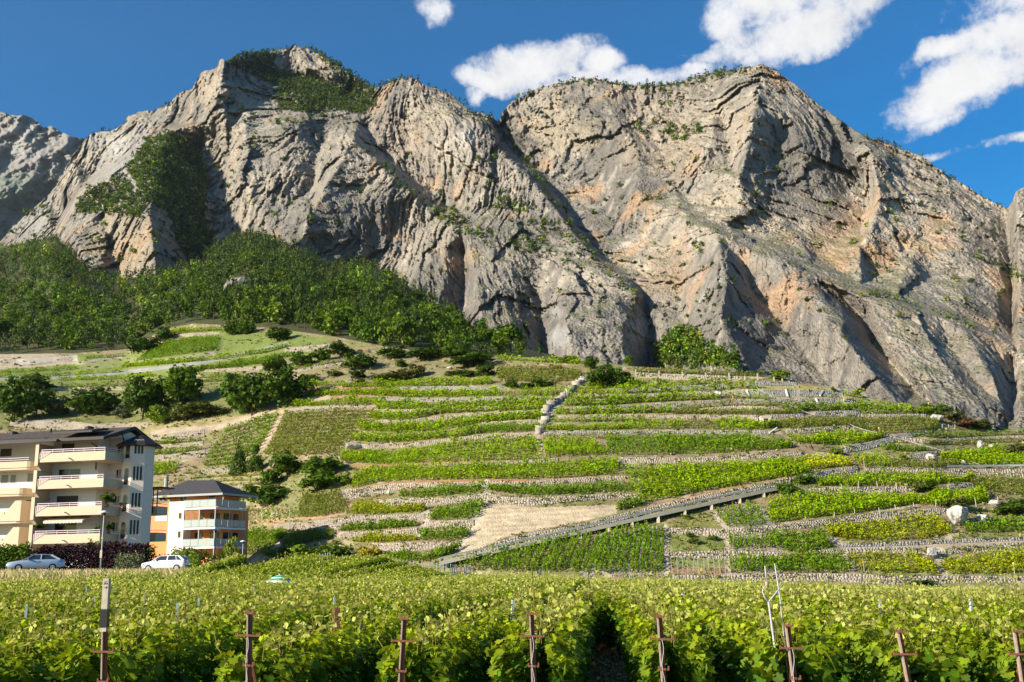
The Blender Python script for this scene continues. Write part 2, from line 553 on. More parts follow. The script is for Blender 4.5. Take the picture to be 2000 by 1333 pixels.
# ------------------------------------------------------------------ what stands where on the slope (picture points of the photograph)
# dry stone terrace walls: label, top edge, bottom edge, grey (1) or pale (0)
WALLS = [
    ('thin pale wall under the uppermost vine strips right of the dark trees', [(780, 757), (880, 754), (960, 757), (982, 751)], [(780, 760), (880, 760), (960, 763), (982, 760)], 1),
    ('grey wall under the long band of vines left of the stone staircase', [(716, 775), (760, 776), (800, 779), (860, 779), (960, 776), (1075, 776)], [(716, 777), (760, 782), (800, 784), (860, 784), (960, 783), (1075, 779)], 1),
    ('pale wall along the top of the large dull plot with curved rows', [(556, 801), (600, 796), (660, 794), (735, 795)], [(556, 806), (600, 803), (660, 799), (735, 798)], 0),
    ('low pale wall under the second vine band left of the staircase', [(738, 801), (830, 800), (880, 797), (960, 795), (1060, 792)], [(738, 804), (830, 803), (880, 800), (960, 798), (1060, 795)], 0),
    ('pale wall rising to the staircase under the third vine band', [(722, 822), (800, 822), (860, 813), (940, 807), (1060, 802)], [(722, 825), (800, 826), (860, 818), (940, 812), (1060, 806)], 0),
    ('short pale wall between two vine blocks beside the staircase foot', [(940, 825), (1060, 820)], [(940, 829), (1060, 825)], 0),
    ('long pale wall starting at the rubble heap right of the dull plot', [(672, 867), (720, 869), (800, 867), (860, 860), (930, 851), (1050, 845)], [(672, 878), (720, 876), (800, 873), (860, 866), (930, 857), (1050, 850)], 0),
    ('broken low wall of scattered stones in the middle of the wide vine bands', [(870, 907), (980, 902), (1090, 896)], [(870, 910), (980, 907), (1090, 902)], 0),
    ('long pale wall with a brown path on top across the middle of the slope', [(756, 946), (800, 944), (880, 943), (960, 940), (1020, 942), (1100, 936), (1180, 932), (1250, 930)], [(756, 958), (800, 952), (880, 950), (960, 945), (1020, 949), (1100, 944), (1180, 939), (1250, 935)], 0),
    ('pale wall with a square end above the brown scrub', [(666, 959), (720, 952), (756, 946)], [(666, 978), (720, 968), (756, 962)], 0),
    ('pale wall under the dark vine plot left of the stone ramp steps', [(740, 976), (800, 974), (880, 973), (950, 965)], [(740, 986), (800, 988), (880, 983), (950, 972)], 0),
    ('high curved pale wall above the bare straw field', [(950, 964), (990, 972), (1040, 972), (1100, 970), (1150, 968), (1200, 965), (1250, 966)], [(950, 978), (990, 985), (1020, 989), (1060, 986), (1110, 980), (1150, 976), (1200, 973), (1250, 972)], 0),
    ('long crumbling pale wall above the lower left vine plots', [(536, 1026), (600, 1020), (650, 1014), (690, 1010), (760, 1007), (830, 1004)], [(536, 1032), (600, 1036), (650, 1038), (690, 1026), (760, 1020), (830, 1014)], 0),
    ('pale wall behind the light green bush at the slope foot', [(660, 1042), (720, 1039), (800, 1034), (816, 1032)], [(660, 1050), (720, 1046), (800, 1044), (816, 1042)], 0),
    ('short pale wall with a dark square end beside the straw field', [(832, 1020), (880, 1018), (926, 1016)], [(832, 1030), (880, 1029), (926, 1026)], 0),
    ('pale wall right of the yellow shrub near the slope foot', [(728, 1063), (800, 1061), (860, 1060), (900, 1058)], [(740, 1077), (800, 1075), (860, 1070), (890, 1068)], 0),
    ('long rubble wall along the uphill side of the concrete ramp', [(905, 1082), (960, 1062), (1020, 1046), (1080, 1035), (1150, 1022), (1200, 1008), (1300, 984), (1400, 962), (1500, 943), (1544, 932)], [(905, 1088), (960, 1075), (1020, 1062), (1080, 1047), (1150, 1030), (1200, 1019), (1300, 994), (1400, 972), (1500, 953), (1544, 944)], 0),
    ('pale wall between the two grass patches below the ramp', [(1308, 1032), (1380, 1033), (1424, 1036)], [(1308, 1040), (1380, 1046), (1424, 1051)], 0),
    ('pale wall under the lower grass patch and the first sparse rows', [(1306, 1079), (1380, 1077), (1420, 1077), (1500, 1079), (1524, 1081)], [(1306, 1088), (1380, 1090), (1420, 1090), (1500, 1087), (1524, 1085)], 0),
    ('lowest pale wall along the foot of the slope behind the front field', [(1300, 1124), (1420, 1125), (1520, 1122), (1640, 1121), (1750, 1126), (1850, 1126), (2040, 1126)], [(1300, 1137), (1420, 1139), (1520, 1134), (1640, 1135), (1750, 1142), (1850, 1138), (2040, 1137)], 0),
    ('pale wall under the large plot at the upper end of the ramp', [(1420, 1034), (1510, 1028), (1560, 1022), (1620, 1014), (1700, 1004), (1790, 996), (1850, 993)], [(1420, 1048), (1510, 1036), (1560, 1032), (1620, 1024), (1700, 1018), (1790, 1008), (1850, 1002)], 0),
    ('low dark edged wall running level below the big white boulder', [(1640, 1063), (1760, 1059), (1860, 1055), (2040, 1048)], [(1640, 1068), (1760, 1065), (1860, 1060), (2040, 1054)], 1),
    ('pale wall above the small white boulder', [(1580, 1077), (1620, 1074), (1700, 1070), (1790, 1072)], [(1580, 1084), (1640, 1080), (1700, 1078), (1790, 1082)], 0),
    ('pale rubble wall to the right of the small white boulder', [(1840, 1076), (1880, 1070), (1940, 1063), (2040, 1058)], [(1840, 1084), (1880, 1078), (1940, 1075), (2040, 1071)], 0),
    ('uppermost grey wall right of the round bush at the stairs', [(1190, 760), (1260, 758), (1340, 754), (1425, 750)], [(1190, 764), (1260, 763), (1340, 759), (1425, 759)], 1),
    ('pale wall under the second strip right of the stairs', [(1150, 770), (1240, 771), (1300, 769), (1388, 763), (1402, 764)], [(1150, 773), (1240, 778), (1300, 775), (1388, 770), (1402, 774)], 0),
    ('grey wall under the fourth strip right of the stairs', [(1106, 797), (1200, 794), (1250, 791), (1320, 787), (1400, 783), (1426, 782)], [(1106, 800), (1200, 798), (1250, 796), (1320, 793), (1400, 787), (1426, 786)], 1),
    ('short pale wall inside the dull green plot below the grey walls', [(1370, 798), (1440, 793), (1470, 795), (1530, 795)], [(1370, 801), (1440, 799), (1470, 799), (1530, 799)], 0),
    ('long pale wall from the stairs to the small stone hut', [(1090, 813), (1160, 813), (1220, 810), (1260, 811), (1340, 812), (1440, 812), (1480, 812)], [(1090, 816), (1160, 816), (1220, 816), (1260, 815), (1340, 818), (1440, 817), (1480, 823)], 0),
    ('grey wall right of the small stone hut', [(1500, 812), (1570, 808)], [(1500, 817), (1570, 815)], 1),
    ('thin dark wall above the largest smooth vine plot', [(1050, 845), (1160, 843), (1260, 842), (1400, 842), (1510, 842)], [(1050, 848), (1160, 847), (1260, 846), (1400, 847), (1510, 848)], 1),
    ('long pale wall under the largest smooth vine plot', [(1198, 894), (1240, 894), (1330, 896), (1400, 892), (1460, 889), (1520, 886), (1566, 883)], [(1198, 904), (1240, 904), (1330, 905), (1400, 900), (1460, 897), (1520, 893), (1566, 889)], 0),
    ('grey wall beside the upper end of the ramp under the bright plot', [(1548, 932), (1600, 922), (1640, 916), (1676, 912)], [(1548, 942), (1600, 933), (1640, 927), (1676, 921)], 1),
    ('pale wall in the middle right under the broad plot crossed by the cable', [(1534, 840), (1600, 836), (1658, 831)], [(1534, 848), (1600, 844), (1658, 838)], 0),
    ('tall grey wall curving up to the right below the white cable', [(1650, 872), (1692, 866), (1730, 856), (1770, 846), (1812, 841)], [(1650, 884), (1692, 878), (1730, 868), (1770, 856), (1812, 846)], 1),
    ('pale wall curling round the terrace with the dark vine hedge', [(1762, 854), (1780, 856), (1806, 860), (1900, 855), (2040, 851)], [(1762, 862), (1780, 862), (1806, 866), (1900, 859), (2040, 855)], 0),
    ('short grey wall beside the middle white boulder', [(1774, 890), (1800, 885), (1830, 882)], [(1774, 896), (1800, 895), (1830, 890)], 1),
    ('long pale wall carrying the grey guard rail at the right edge', [(1690, 916), (1760, 915), (1840, 916), (1900, 917), (2040, 917)], [(1690, 922), (1760, 922), (1840, 922), (1900, 929), (2040, 933)], 0),
    ('pale wall with stakes below the vines at the ramp top', [(1540, 958), (1600, 954), (1700, 952), (1772, 951)], [(1540, 963), (1600, 964), (1700, 964), (1772, 960)], 0),
    ('short grey wall right of the flowering shrubs', [(1850, 948), (1900, 944)], [(1850, 954), (1900, 950)], 1),
    ('buttressed brown wall with wooden posts along the crest', [(1240, 729), (1340, 732), (1400, 734), (1450, 737)], [(1240, 736), (1340, 742), (1400, 744), (1450, 742)], 0),
    ('topmost grey wall below the pale green tree on the crest', [(1456, 747), (1500, 746), (1556, 748)], [(1456, 753), (1500, 753), (1556, 754)], 1),
    ('tall grey wall with pale braces between the two dry grass strips', [(1412, 764), (1460, 762), (1540, 762), (1646, 764)], [(1412, 768), (1460, 773), (1540, 775), (1646, 774)], 1),
    ('tall grey wall below the lower dry grass strip', [(1434, 781), (1508, 780), (1560, 779), (1640, 779), (1696, 782)], [(1434, 785), (1508, 786), (1560, 788), (1640, 788), (1696, 787)], 1),
    ('grey stepped wall right of the white cable on the upper terraces', [(1590, 806), (1628, 803), (1680, 803)], [(1590, 813), (1628, 814), (1680, 814)], 1),
    ('thin pale wall leading to the white rock at the crest end', [(1680, 810), (1808, 809)], [(1680, 814), (1808, 814)], 0),
    ('upper pale wall of the small terraces behind the apartment roof', [(276, 853), (320, 849), (400, 839)], [(276, 862), (340, 858), (400, 850)], 0),
    ('middle pale wall of the small terraces behind the apartment roof', [(296, 870), (340, 868), (398, 862)], [(296, 875), (340, 873), (398, 869)], 0),
    ('lower pale wall of the small terraces behind the apartment roof', [(292, 892), (340, 888), (402, 879)], [(292, 902), (340, 898), (402, 892)], 0),
    ('long pale wall between the roadside trees and the apartment roof', [(20, 822), (120, 821), (180, 829), (290, 826)], [(20, 832), (100, 839), (200, 839), (290, 833)], 0),
    ('pale wall at the left edge below the forest trees', [(-40, 702), (60, 700), (150, 693)], [(-40, 716), (60, 714), (140, 706)], 0),
    ('pale wall along the top of the sloping green block on the left hill', [(334, 655), (380, 652), (430, 649)], [(334, 659), (380, 656), (430, 653)], 0),
    ('white stony wall under the sloping green block on the left hill', [(290, 706), (360, 697), (420, 688)], [(290, 711), (360, 702), (420, 693)], 0),
    ('pale wall above the tall roadside trees on the left hill', [(400, 722), (460, 719), (515, 716)], [(400, 726), (460, 724), (515, 722)], 0),
    ('pale wall below the bushes right of the tall dark trees', [(574, 722), (620, 714), (668, 705)], [(574, 727), (620, 719), (668, 711)], 0),
    ('tumbled stone wall at the right end of the left hill road', [(556, 680), (610, 676), (662, 672)], [(556, 688), (610, 685), (662, 683)], 0),
    ('short grey wall left of the tall roadside trees', [(100, 758), (170, 757), (240, 757)], [(100, 762), (170, 761), (240, 761)], 0),
    ('wall of broken pale rock at the left edge above the dull slope', [(240, 692), (160, 708), (110, 706)][::-1], [(240, 698), (160, 712), (110, 711)][::-1], 0),
    ('short pale wall under the cypress pair left of the orange house', [(395, 917), (450, 914)], [(395, 924), (450, 922)], 0),
    ('stony bank left of the dotted young vines', [(440, 950), (476, 946)], [(440, 956), (476, 953)], 0),
]
# vine plots: phrase, top edge of the foliage, bottom edge, rows along ('h') or up the slope ('v'), number of rows, tint
PLOTS = [
    ('the short top strip beside the dark trees', [(600, 747), (672, 745)], [(600, 756), (672, 754)], 'h', 1, 'fresh'),
    ('the topmost long strip below the scrub', [(668, 749), (750, 743), (870, 736), (956, 740)], [(668, 757), (750, 757), (880, 755), (956, 752)], 'h', 2, 'fresh'),
    ('the long level band left of the slanted rows', [(598, 760), (740, 758), (880, 760), (966, 760)], [(598, 775), (700, 772), (800, 776), (880, 776), (966, 774)], 'h', 2, 'fresh'),
    ('the small plot of upright rows at the staircase head', [(972, 763), (1040, 757), (1118, 754)], [(966, 775), (1060, 776), (1108, 773)], 'v', 19, 'fresh'),
    ('the thin sparse strip above the dull curved plot', [(572, 788), (620, 782), (660, 775), (700, 773), (752, 777)], [(572, 795), (640, 792), (700, 791), (735, 791)], 'h', 2, 'fresh'),
    ('the first band right of the dull curved plot', [(738, 784), (780, 782), (830, 785), (880, 785), (960, 783), (1000, 780), (1080, 778)], [(738, 800), (800, 800), (880, 796), (960, 794), (1080, 790)], 'h', 2, 'fresh'),
    ('the second band right of the dull curved plot', [(724, 805), (780, 804), (860, 797), (950, 794), (1000, 793), (1060, 791)], [(724, 820), (800, 820), (860, 809), (950, 804), (1060, 800)], 'h', 2, 'fresh'),
    ('the third band right of the dull curved plot', [(704, 825), (780, 824), (860, 818), (940, 809), (1000, 807), (1058, 805)], [(704, 842), (780, 844), (860, 842), (930, 828), (1000, 821), (1058, 819)], 'h', 3, 'fresh'),
    ('the neat block beside the staircase foot', [(938, 829), (1000, 826), (1050, 826)], [(934, 848), (1000, 845), (1046, 843)], 'h', 3, 'mid'),
    ('the wavy band above the rubble heap', [(688, 848), (740, 848), (800, 846), (860, 843), (932, 832)], [(688, 861), (760, 866), (830, 860), (900, 854), (932, 848)], 'h', 2, 'fresh'),
    ('the wide ragged band right of the round bushes', [(668, 876), (760, 880), (860, 866), (940, 855), (1046, 851)], [(668, 902), (760, 908), (860, 903), (960, 900), (1058, 898)], 'h', 4, 'fresh'),
    ('the ragged band above the brown path', [(690, 925), (720, 912), (800, 905), (860, 905), (1000, 900), (1100, 896), (1204, 895)], [(690, 955), (740, 942), (800, 938), (880, 938), (1000, 936), (1100, 934), (1204, 926)], 'h', 4, 'fresh'),
    ('the dark plot under the brown path left of the steps', [(782, 958), (820, 953), (880, 947), (944, 943)], [(782, 972), (850, 971), (944, 962)], 'h', 2, 'mid'),
    ('the long plot above the high curved wall', [(956, 944), (1040, 948), (1100, 945), (1180, 941), (1236, 938)], [(956, 958), (1000, 966), (1060, 969), (1160, 963), (1236, 960)], 'h', 3, 'mid'),
    ('the yellowish plot below the brown scrub', [(692, 980), (740, 980), (790, 988), (826, 990)], [(684, 1006), (760, 1004), (826, 998)], 'h', 3, 'yellow'),
    ('the narrow plot below the crumbling wall', [(670, 1026), (720, 1024), (790, 1019), (810, 1016)], [(664, 1038), (720, 1036), (800, 1030), (808, 1029)], 'h', 2, 'mid'),
    ('the low plot behind the yellow shrub', [(690, 1048), (760, 1046), (812, 1042)], [(720, 1060), (770, 1059), (812, 1057)], 'h', 2, 'yellow'),
    ('the dark square plot left of the straw field', [(850, 990), (900, 983), (948, 975)], [(838, 1017), (880, 1016), (930, 1012)], 'h', 4, 'mid'),
    ('the lower square plot left of the straw field', [(826, 1032), (880, 1030), (918, 1030)], [(820, 1056), (880, 1057), (908, 1052)], 'h', 3, 'mid'),
    ('the lowest strip left of the ramp foot', [(734, 1078), (800, 1076), (860, 1072), (900, 1060)], [(740, 1096), (820, 1098), (870, 1090), (884, 1082)], 'h', 3, 'mid'),
    ('the plot under the ramp right of its foot', [(906, 1088), (960, 1074), (1020, 1063), (1080, 1050), (1140, 1040), (1180, 1040)], [(890, 1108), (960, 1114), (1020, 1117), (1080, 1118), (1150, 1119)], 'v', 24, 'mid'),
    ('the stony plot of upright rows under the ramp', [(1184, 1040), (1240, 1026), (1296, 1024)], [(1162, 1121), (1220, 1121), (1292, 1121)], 'v', 14, 'mid'),
    ('the small tilted plot under the upper ramp', [(1402, 992), (1440, 984), (1475, 982)], [(1424, 1031), (1460, 1033), (1494, 1029)], 'v', 6, 'mid'),
    ('the large plot right of the ramp top', [(1506, 973), (1540, 964), (1600, 961), (1700, 960), (1780, 963), (1860, 956), (1920, 956)], [(1506, 1022), (1560, 1016), (1640, 1006), (1720, 996), (1790, 985), (1850, 990), (1930, 982)], 'h', 6, 'fresh'),
    ('the upper block of sparse upright rows', [(1427, 1044), (1470, 1042), (1510, 1043)], [(1427, 1073), (1470, 1073), (1516, 1072)], 'v', 10, 'mid'),
    ('the upper dense block right of the sparse rows', [(1506, 1038), (1560, 1034), (1600, 1032)], [(1520, 1074), (1570, 1080), (1618, 1070)], 'h', 4, 'mid'),
    ('the long plot left of the big white boulder', [(1616, 1020), (1700, 1017), (1760, 1006), (1830, 1004), (1846, 1018)], [(1624, 1050), (1700, 1056), (1800, 1054), (1860, 1042)], 'h', 4, 'yellow'),
    ('the strip right of the big white boulder', [(1890, 1022), (1950, 1010), (2040, 1004)], [(1890, 1040), (1940, 1042), (2040, 1034)], 'h', 2, 'mid'),
    ('the lower block of sparse upright rows', [(1428, 1084), (1470, 1084), (1502, 1085)], [(1430, 1120), (1470, 1120), (1508, 1119)], 'v', 9, 'mid'),
    ('the lower dense block right of the sparse rows', [(1506, 1084), (1560, 1078), (1640, 1078)], [(1515, 1118), (1580, 1120), (1664, 1118)], 'h', 4, 'mid'),
    ('the plot left of the small white boulder', [(1660, 1080), (1720, 1074), (1780, 1076), (1800, 1092)], [(1690, 1114), (1740, 1120), (1830, 1119)], 'h', 4, 'yellow'),
    ('the plot right of the small white boulder', [(1840, 1094), (1880, 1082), (1940, 1076), (2040, 1070)], [(1856, 1120), (1920, 1122), (2040, 1118)], 'h', 4, 'yellow'),
    ('the first strip right of the staircase bush', [(1146, 755), (1200, 753), (1260, 750), (1340, 747), (1400, 745), (1420, 746)], [(1146, 761), (1260, 757), (1340, 754), (1420, 750)], 'h', 1, 'fresh'),
    ('the second strip right of the staircase bush', [(1132, 763), (1200, 761), (1260, 761), (1340, 759), (1426, 756)], [(1132, 769), (1260, 769), (1340, 766), (1426, 762)], 'h', 1, 'fresh'),
    ('the short third strip right of the staircase', [(1112, 774), (1180, 772), (1234, 773)], [(1112, 780), (1180, 779), (1234, 779)], 'h', 1, 'fresh'),
    ('the fourth strip right of the staircase', [(1108, 785), (1180, 781), (1240, 776), (1320, 772), (1380, 770), (1400, 774)], [(1104, 794), (1180, 793), (1240, 788), (1320, 784), (1402, 781)], 'h', 2, 'fresh'),
    ('the fifth strip right of the staircase', [(1088, 801), (1160, 797), (1260, 795), (1306, 797)], [(1088, 810), (1200, 809), (1306, 807)], 'h', 2, 'fresh'),
    ('the dull strip below the orange marker', [(1310, 795), (1400, 785), (1436, 785), (1530, 790)], [(1316, 809), (1370, 798), (1450, 793), (1530, 795)], 'h', 1, 'dull'),
    ('the dull lower strip above the stone hut', [(1320, 801), (1390, 800), (1450, 798), (1520, 800), (1564, 805)], [(1320, 809), (1390, 810), (1480, 811), (1564, 809)], 'h', 2, 'dull'),
    ('the sixth strip right of the staircase', [(1078, 817), (1160, 816), (1258, 815)], [(1078, 825), (1160, 825), (1258, 823)], 'h', 1, 'fresh'),
    ('the seventh strip right of the staircase', [(1066, 831), (1100, 828), (1200, 827), (1262, 817), (1322, 817)], [(1058, 841), (1160, 841), (1260, 839), (1346, 838)], 'h', 2, 'fresh'),
    ('the greyish wedge left of the stone hut', [(1326, 818), (1384, 817)], [(1352, 838), (1410, 840)], 'h', 3, 'dull'),
    ('the bright plot below the stone hut', [(1390, 817), (1460, 817), (1500, 826), (1516, 830)], [(1412, 840), (1460, 840), (1518, 836)], 'h', 3, 'fresh'),
    ('the fan of slanted rows in mid slope', [(1062, 857), (1110, 856), (1152, 856)], [(1070, 893), (1130, 892), (1186, 890)], 'v', 17, 'fresh'),
    ('the dull strip above the fan of slanted rows', [(1064, 848), (1180, 847)], [(1064, 858), (1180, 857)], 'h', 1, 'dull'),
    ('the largest smooth plot in mid slope', [(1186, 848), (1260, 846), (1400, 847), (1480, 848), (1520, 856), (1545, 864)], [(1192, 889), (1260, 890), (1400, 886), (1500, 880), (1540, 876)], 'h', 6, 'mid'),
    ('the big plot above the ramp', [(1218, 905), (1300, 906), (1400, 902), (1500, 896), (1570, 890)], [(1256, 984), (1300, 975), (1360, 962), (1440, 949), (1520, 934), (1580, 926)], 'h', 8, 'fresh'),
    ('the corner left of the big plot above the ramp', [(1208, 982), (1250, 970)], [(1208, 998), (1250, 990)], 'h', 2, 'mid'),
    ('the bright yellow plot above the ramp top', [(1572, 889), (1600, 885), (1640, 888)], [(1580, 918), (1620, 914), (1664, 910)], 'h', 4, 'lime'),
    ('the wide plot below the stone hut on the right', [(1520, 821), (1560, 815), (1640, 814), (1720, 815), (1800, 813), (1830, 818)], [(1518, 838), (1600, 834), (1660, 832), (1720, 848), (1780, 846), (1830, 838)], 'h', 4, 'dull'),
    ('the plot crossed by the white cable', [(1540, 850), (1600, 845), (1660, 840), (1720, 848)], [(1560, 866), (1640, 870), (1700, 862), (1724, 856)], 'h', 3, 'fresh'),
    ('the dark hedge row on the curled terrace', [(1780, 844), (1850, 842), (1920, 841), (2040, 844)], [(1780, 854), (1850, 855), (1920, 852), (2040, 849)], 'h', 1, 'mid'),
    ('the row under the curled terrace wall', [(1806, 861), (1900, 857), (2040, 852)], [(1806, 869), (1860, 869), (2040, 862)], 'h', 1, 'dull'),
    ('the small sparse plot inside the curled terrace', [(1724, 869), (1760, 867), (1806, 873)], [(1726, 879), (1770, 885), (1808, 881)], 'h', 2, 'mid'),
    ('the plot right of the middle white boulder', [(1840, 884), (1900, 876), (1950, 870), (2040, 880)], [(1860, 900), (1920, 912), (2040, 912)], 'h', 5, 'fresh'),
    ('the plot of leaning rows left of the middle boulder', [(1662, 890), (1700, 884), (1722, 884)], [(1682, 912), (1710, 912), (1742, 912)], 'v', 8, 'fresh'),
    ('the dull strip under the middle boulder', [(1744, 899), (1820, 897), (1870, 898)], [(1744, 913), (1820, 914), (1880, 912)], 'h', 2, 'dull'),
    ('the bright plot under the guard rail wall', [(1600, 933), (1680, 922), (1760, 921), (1850, 923), (1900, 931)], [(1600, 950), (1680, 950), (1780, 948), (1860, 944), (1902, 940)], 'h', 3, 'fresh'),
    ('the dull slope at the right edge', [(1890, 930), (1960, 930), (2040, 932)], [(1920, 956), (1960, 966), (2040, 974)], 'h', 6, 'dull'),
    ('the top row on the crest before the cliff', [(1240, 719), (1300, 722), (1400, 728), (1490, 732)], [(1240, 728), (1340, 732), (1450, 736), (1490, 737)], 'h', 2, 'dull'),
    ('the small top plot left of the cable head', [(1428, 751), (1470, 750)], [(1428, 760), (1476, 760)], 'h', 1, 'fresh'),
    ('the strip under the first tall grey wall', [(1416, 770), (1500, 771)], [(1420, 779), (1500, 780)], 'h', 1, 'fresh'),
    ('the strip right of the cable under the grey walls', [(1536, 790), (1600, 788), (1660, 791)], [(1560, 804), (1600, 803), (1660, 802)], 'h', 2, 'mid'),
    ('the short strip at the grey wall end on the crest', [(1648, 767), (1684, 772)], [(1650, 774), (1684, 777)], 'h', 1, 'fresh'),
    ('the crest plot running down to the white rock', [(1640, 788), (1690, 780), (1760, 790), (1824, 801)], [(1680, 800), (1720, 800), (1770, 808), (1826, 809)], 'h', 2, 'fresh'),
    ('the strip above the thin wall near the white rock', [(1674, 800), (1720, 800), (1756, 805)], [(1680, 808), (1720, 809), (1752, 809)], 'h', 1, 'mid'),
    ('the dull brown plot above the staircase head', [(972, 714), (1060, 716), (1134, 722)], [(972, 740), (1060, 750), (1128, 742)], 'h', 6, 'dull'),
    ('the crest strip below the cliff foot', [(966, 699), (1060, 703), (1146, 707)], [(966, 703), (1060, 709), (1146, 713)], 'h', 1, 'fresh'),
    ('the strip among the bushes right of the tall trees', [(564, 720), (620, 712), (664, 704)], [(564, 725), (620, 717), (664, 709)], 'h', 1, 'mid'),
    ('the large dull plot of curved rows', [(556, 805), (640, 799), (733, 797)], [(520, 890), (600, 890), (666, 884)], 'h', 13, 'dull'),
    ('the green plot behind the small conical trees', [(440, 834), (500, 815), (542, 804)], [(400, 912), (450, 908), (506, 880)], 'h', 9, 'mid'),
    ('the upper small terrace behind the apartment roof', [(285, 864), (340, 859), (390, 852)], [(285, 872), (340, 868), (390, 863)], 'h', 1, 'mid'),
    ('the middle small terrace behind the apartment roof', [(296, 880), (340, 877), (392, 871)], [(296, 890), (340, 887), (392, 880)], 'h', 1, 'mid'),
    ('the lower small terrace behind the apartment roof', [(292, 905), (320, 903), (346, 900)], [(292, 930), (320, 928), (346, 922)], 'h', 3, 'fresh'),
    ('the pale grassy slope above the orange house', [(380, 930), (450, 926), (520, 924)], [(440, 982), (500, 975), (512, 965)], 'h', 6, 'straw'),
    ('the plot of single young bushes beside the orange house', [(478, 990), (560, 988), (580, 992)], [(478, 1022), (540, 1020), (572, 1014)], 'dots', 6, 'mid'),
    ('the dull plot right of the young bushes', [(592, 963), (626, 962), (663, 960)], [(582, 1012), (640, 1008), (680, 1000)], 'h', 7, 'dull'),
    ('the plot behind the orange house balconies', [(478, 1034), (520, 1034), (560, 1033)], [(478, 1086), (520, 1080), (546, 1056)], 'h', 5, 'mid'),
    ('the dull plot above the light green bush', [(562, 1036), (600, 1036), (648, 1034)], [(550, 1070), (600, 1062), (646, 1052)], 'h', 4, 'dull'),
    ('the sloping green block on the left hill', [(332, 661), (380, 656), (428, 653)], [(268, 705), (350, 694), (424, 684)], 'h', 9, 'mid'),
    ('the small top block on the left hill crest', [(335, 643), (380, 640), (432, 638)], [(336, 653), (380, 650), (432, 646)], 'h', 2, 'fresh'),
    ('the strip above the hill road', [(238, 713), (330, 703), (430, 691), (520, 681), (560, 671)], [(238, 719), (330, 712), (440, 702), (520, 690), (560, 679)], 'h', 2, 'fresh'),
    ('the tapering field under the hill road', [(330, 728), (400, 715), (480, 699), (575, 686)], [(330, 738), (400, 724), (460, 718), (530, 708)], 'h', 4, 'mid'),
    ('the strip below the left end of the hill road', [(112, 737), (200, 733), (300, 727)], [(115, 744), (200, 743), (300, 737)], 'h', 1, 'fresh'),
    ('the strip above the short grey wall', [(120, 750), (180, 748), (250, 745)], [(120, 757), (180, 756), (250, 755)], 'h', 1, 'mid'),
    ('the higher strip at the left edge', [(-30, 723), (60, 719), (150, 715)], [(-30, 731), (60, 727), (150, 722)], 'h', 1, 'fresh'),
    ('the lower strip at the left edge', [(-30, 734), (100, 730), (236, 721)], [(-30, 740), (100, 736), (236, 728)], 'h', 1, 'fresh'),
    ('the small strip under the forest on the left', [(160, 694), (240, 689)], [(168, 702), (240, 698)], 'h', 1, 'mid'),
    ('the strips left of the tall dark trees', [(392, 731), (430, 729), (470, 727)], [(392, 748), (430, 746), (470, 742)], 'h', 2, 'mid'),
]
TINT = {'fresh': (0.225, 0.335, 0.006), 'mid': (0.140, 0.240, 0.007), 'dull': (0.170, 0.205, 0.028), 'yellow': (0.285, 0.33, 0.008),
        'lime': (0.42, 0.48, 0.012), 'straw': (0.27, 0.28, 0.08)}
# painted ground of the slope: polygon, colour
G_PAINT = [
    ([(952, 984), (1050, 992), (1207, 986), (1205, 1002), (1150, 1016), (990, 1048), (930, 1074), (894, 1082), (910, 1048), (940, 1010)], (0.50, 0.40, 0.27)),
    ([(1302, 1026), (1336, 1014), (1388, 1004), (1408, 1024), (1412, 1033), (1306, 1033)], (0.20, 0.20, 0.055)),
    ([(1306, 1042), (1424, 1052), (1418, 1078), (1304, 1080)], (0.17, 0.20, 0.05)),
    ([(1304, 1090), (1424, 1090), (1418, 1110), (1304, 1108)], (0.19, 0.21, 0.07)),
    ([(1304, 1108), (1424, 1108), (1418, 1126), (1304, 1124)], (0.32, 0.20, 0.11)),
    ([(1160, 1122), (1184, 1045), (1300, 1024), (1302, 1124)], (0.36, 0.30, 0.25)),
    ([(1424, 1036), (1530, 1030), (1530, 1126), (1424, 1126)], (0.36, 0.29, 0.24)),
    ([(1400, 1000), (1480, 985), (1500, 1032), (1420, 1034)], (0.34, 0.28, 0.23)),
    ([(1460, 754), (1560, 753), (1700, 762), (1640, 763), (1540, 762), (1460, 762)], (0.34, 0.31, 0.10)),
    ([(1500, 774), (1640, 774), (1690, 780), (1560, 779), (1500, 780)], (0.38, 0.30, 0.16)),
    ([(1000, 714), (1140, 716), (1150, 745), (1060, 754), (960, 745)], (0.22, 0.18, 0.09)),
    ([(640, 700), (780, 690), (960, 700), (970, 745), (860, 735), (700, 745), (620, 740)], (0.22, 0.19, 0.10)),
    ([(520, 920), (600, 900), (660, 930), (690, 950), (580, 1000), (520, 980)], (0.19, 0.19, 0.075)),
    ([(380, 925), (520, 920), (520, 985), (440, 990)], (0.30, 0.27, 0.13)),
    ([(430, 655), (560, 645), (640, 665), (560, 676), (440, 690)], (0.17, 0.20, 0.06)),
    ([(250, 826), (420, 800), (480, 770), (560, 790), (540, 805), (400, 845), (290, 850)], (0.29, 0.25, 0.12)),
    ([(0, 765), (280, 755), (420, 740), (560, 730), (600, 760), (480, 810), (260, 826), (0, 830)], (0.17, 0.18, 0.065)),
    ([(700, 960), (760, 968), (760, 980), (680, 984)], (0.21, 0.16, 0.07)),
    ([(-60, 700), (250, 690), (430, 640), (640, 660), (640, 690), (420, 730), (0, 765), (-60, 765)], (0.16, 0.20, 0.05)),
    ([(-60, 690), (100, 690), (140, 712), (20, 722), (-60, 722)], (0.42, 0.34, 0.24)),
    ([(150, 712), (290, 695), (300, 712), (160, 722)], (0.20, 0.22, 0.08)),
]
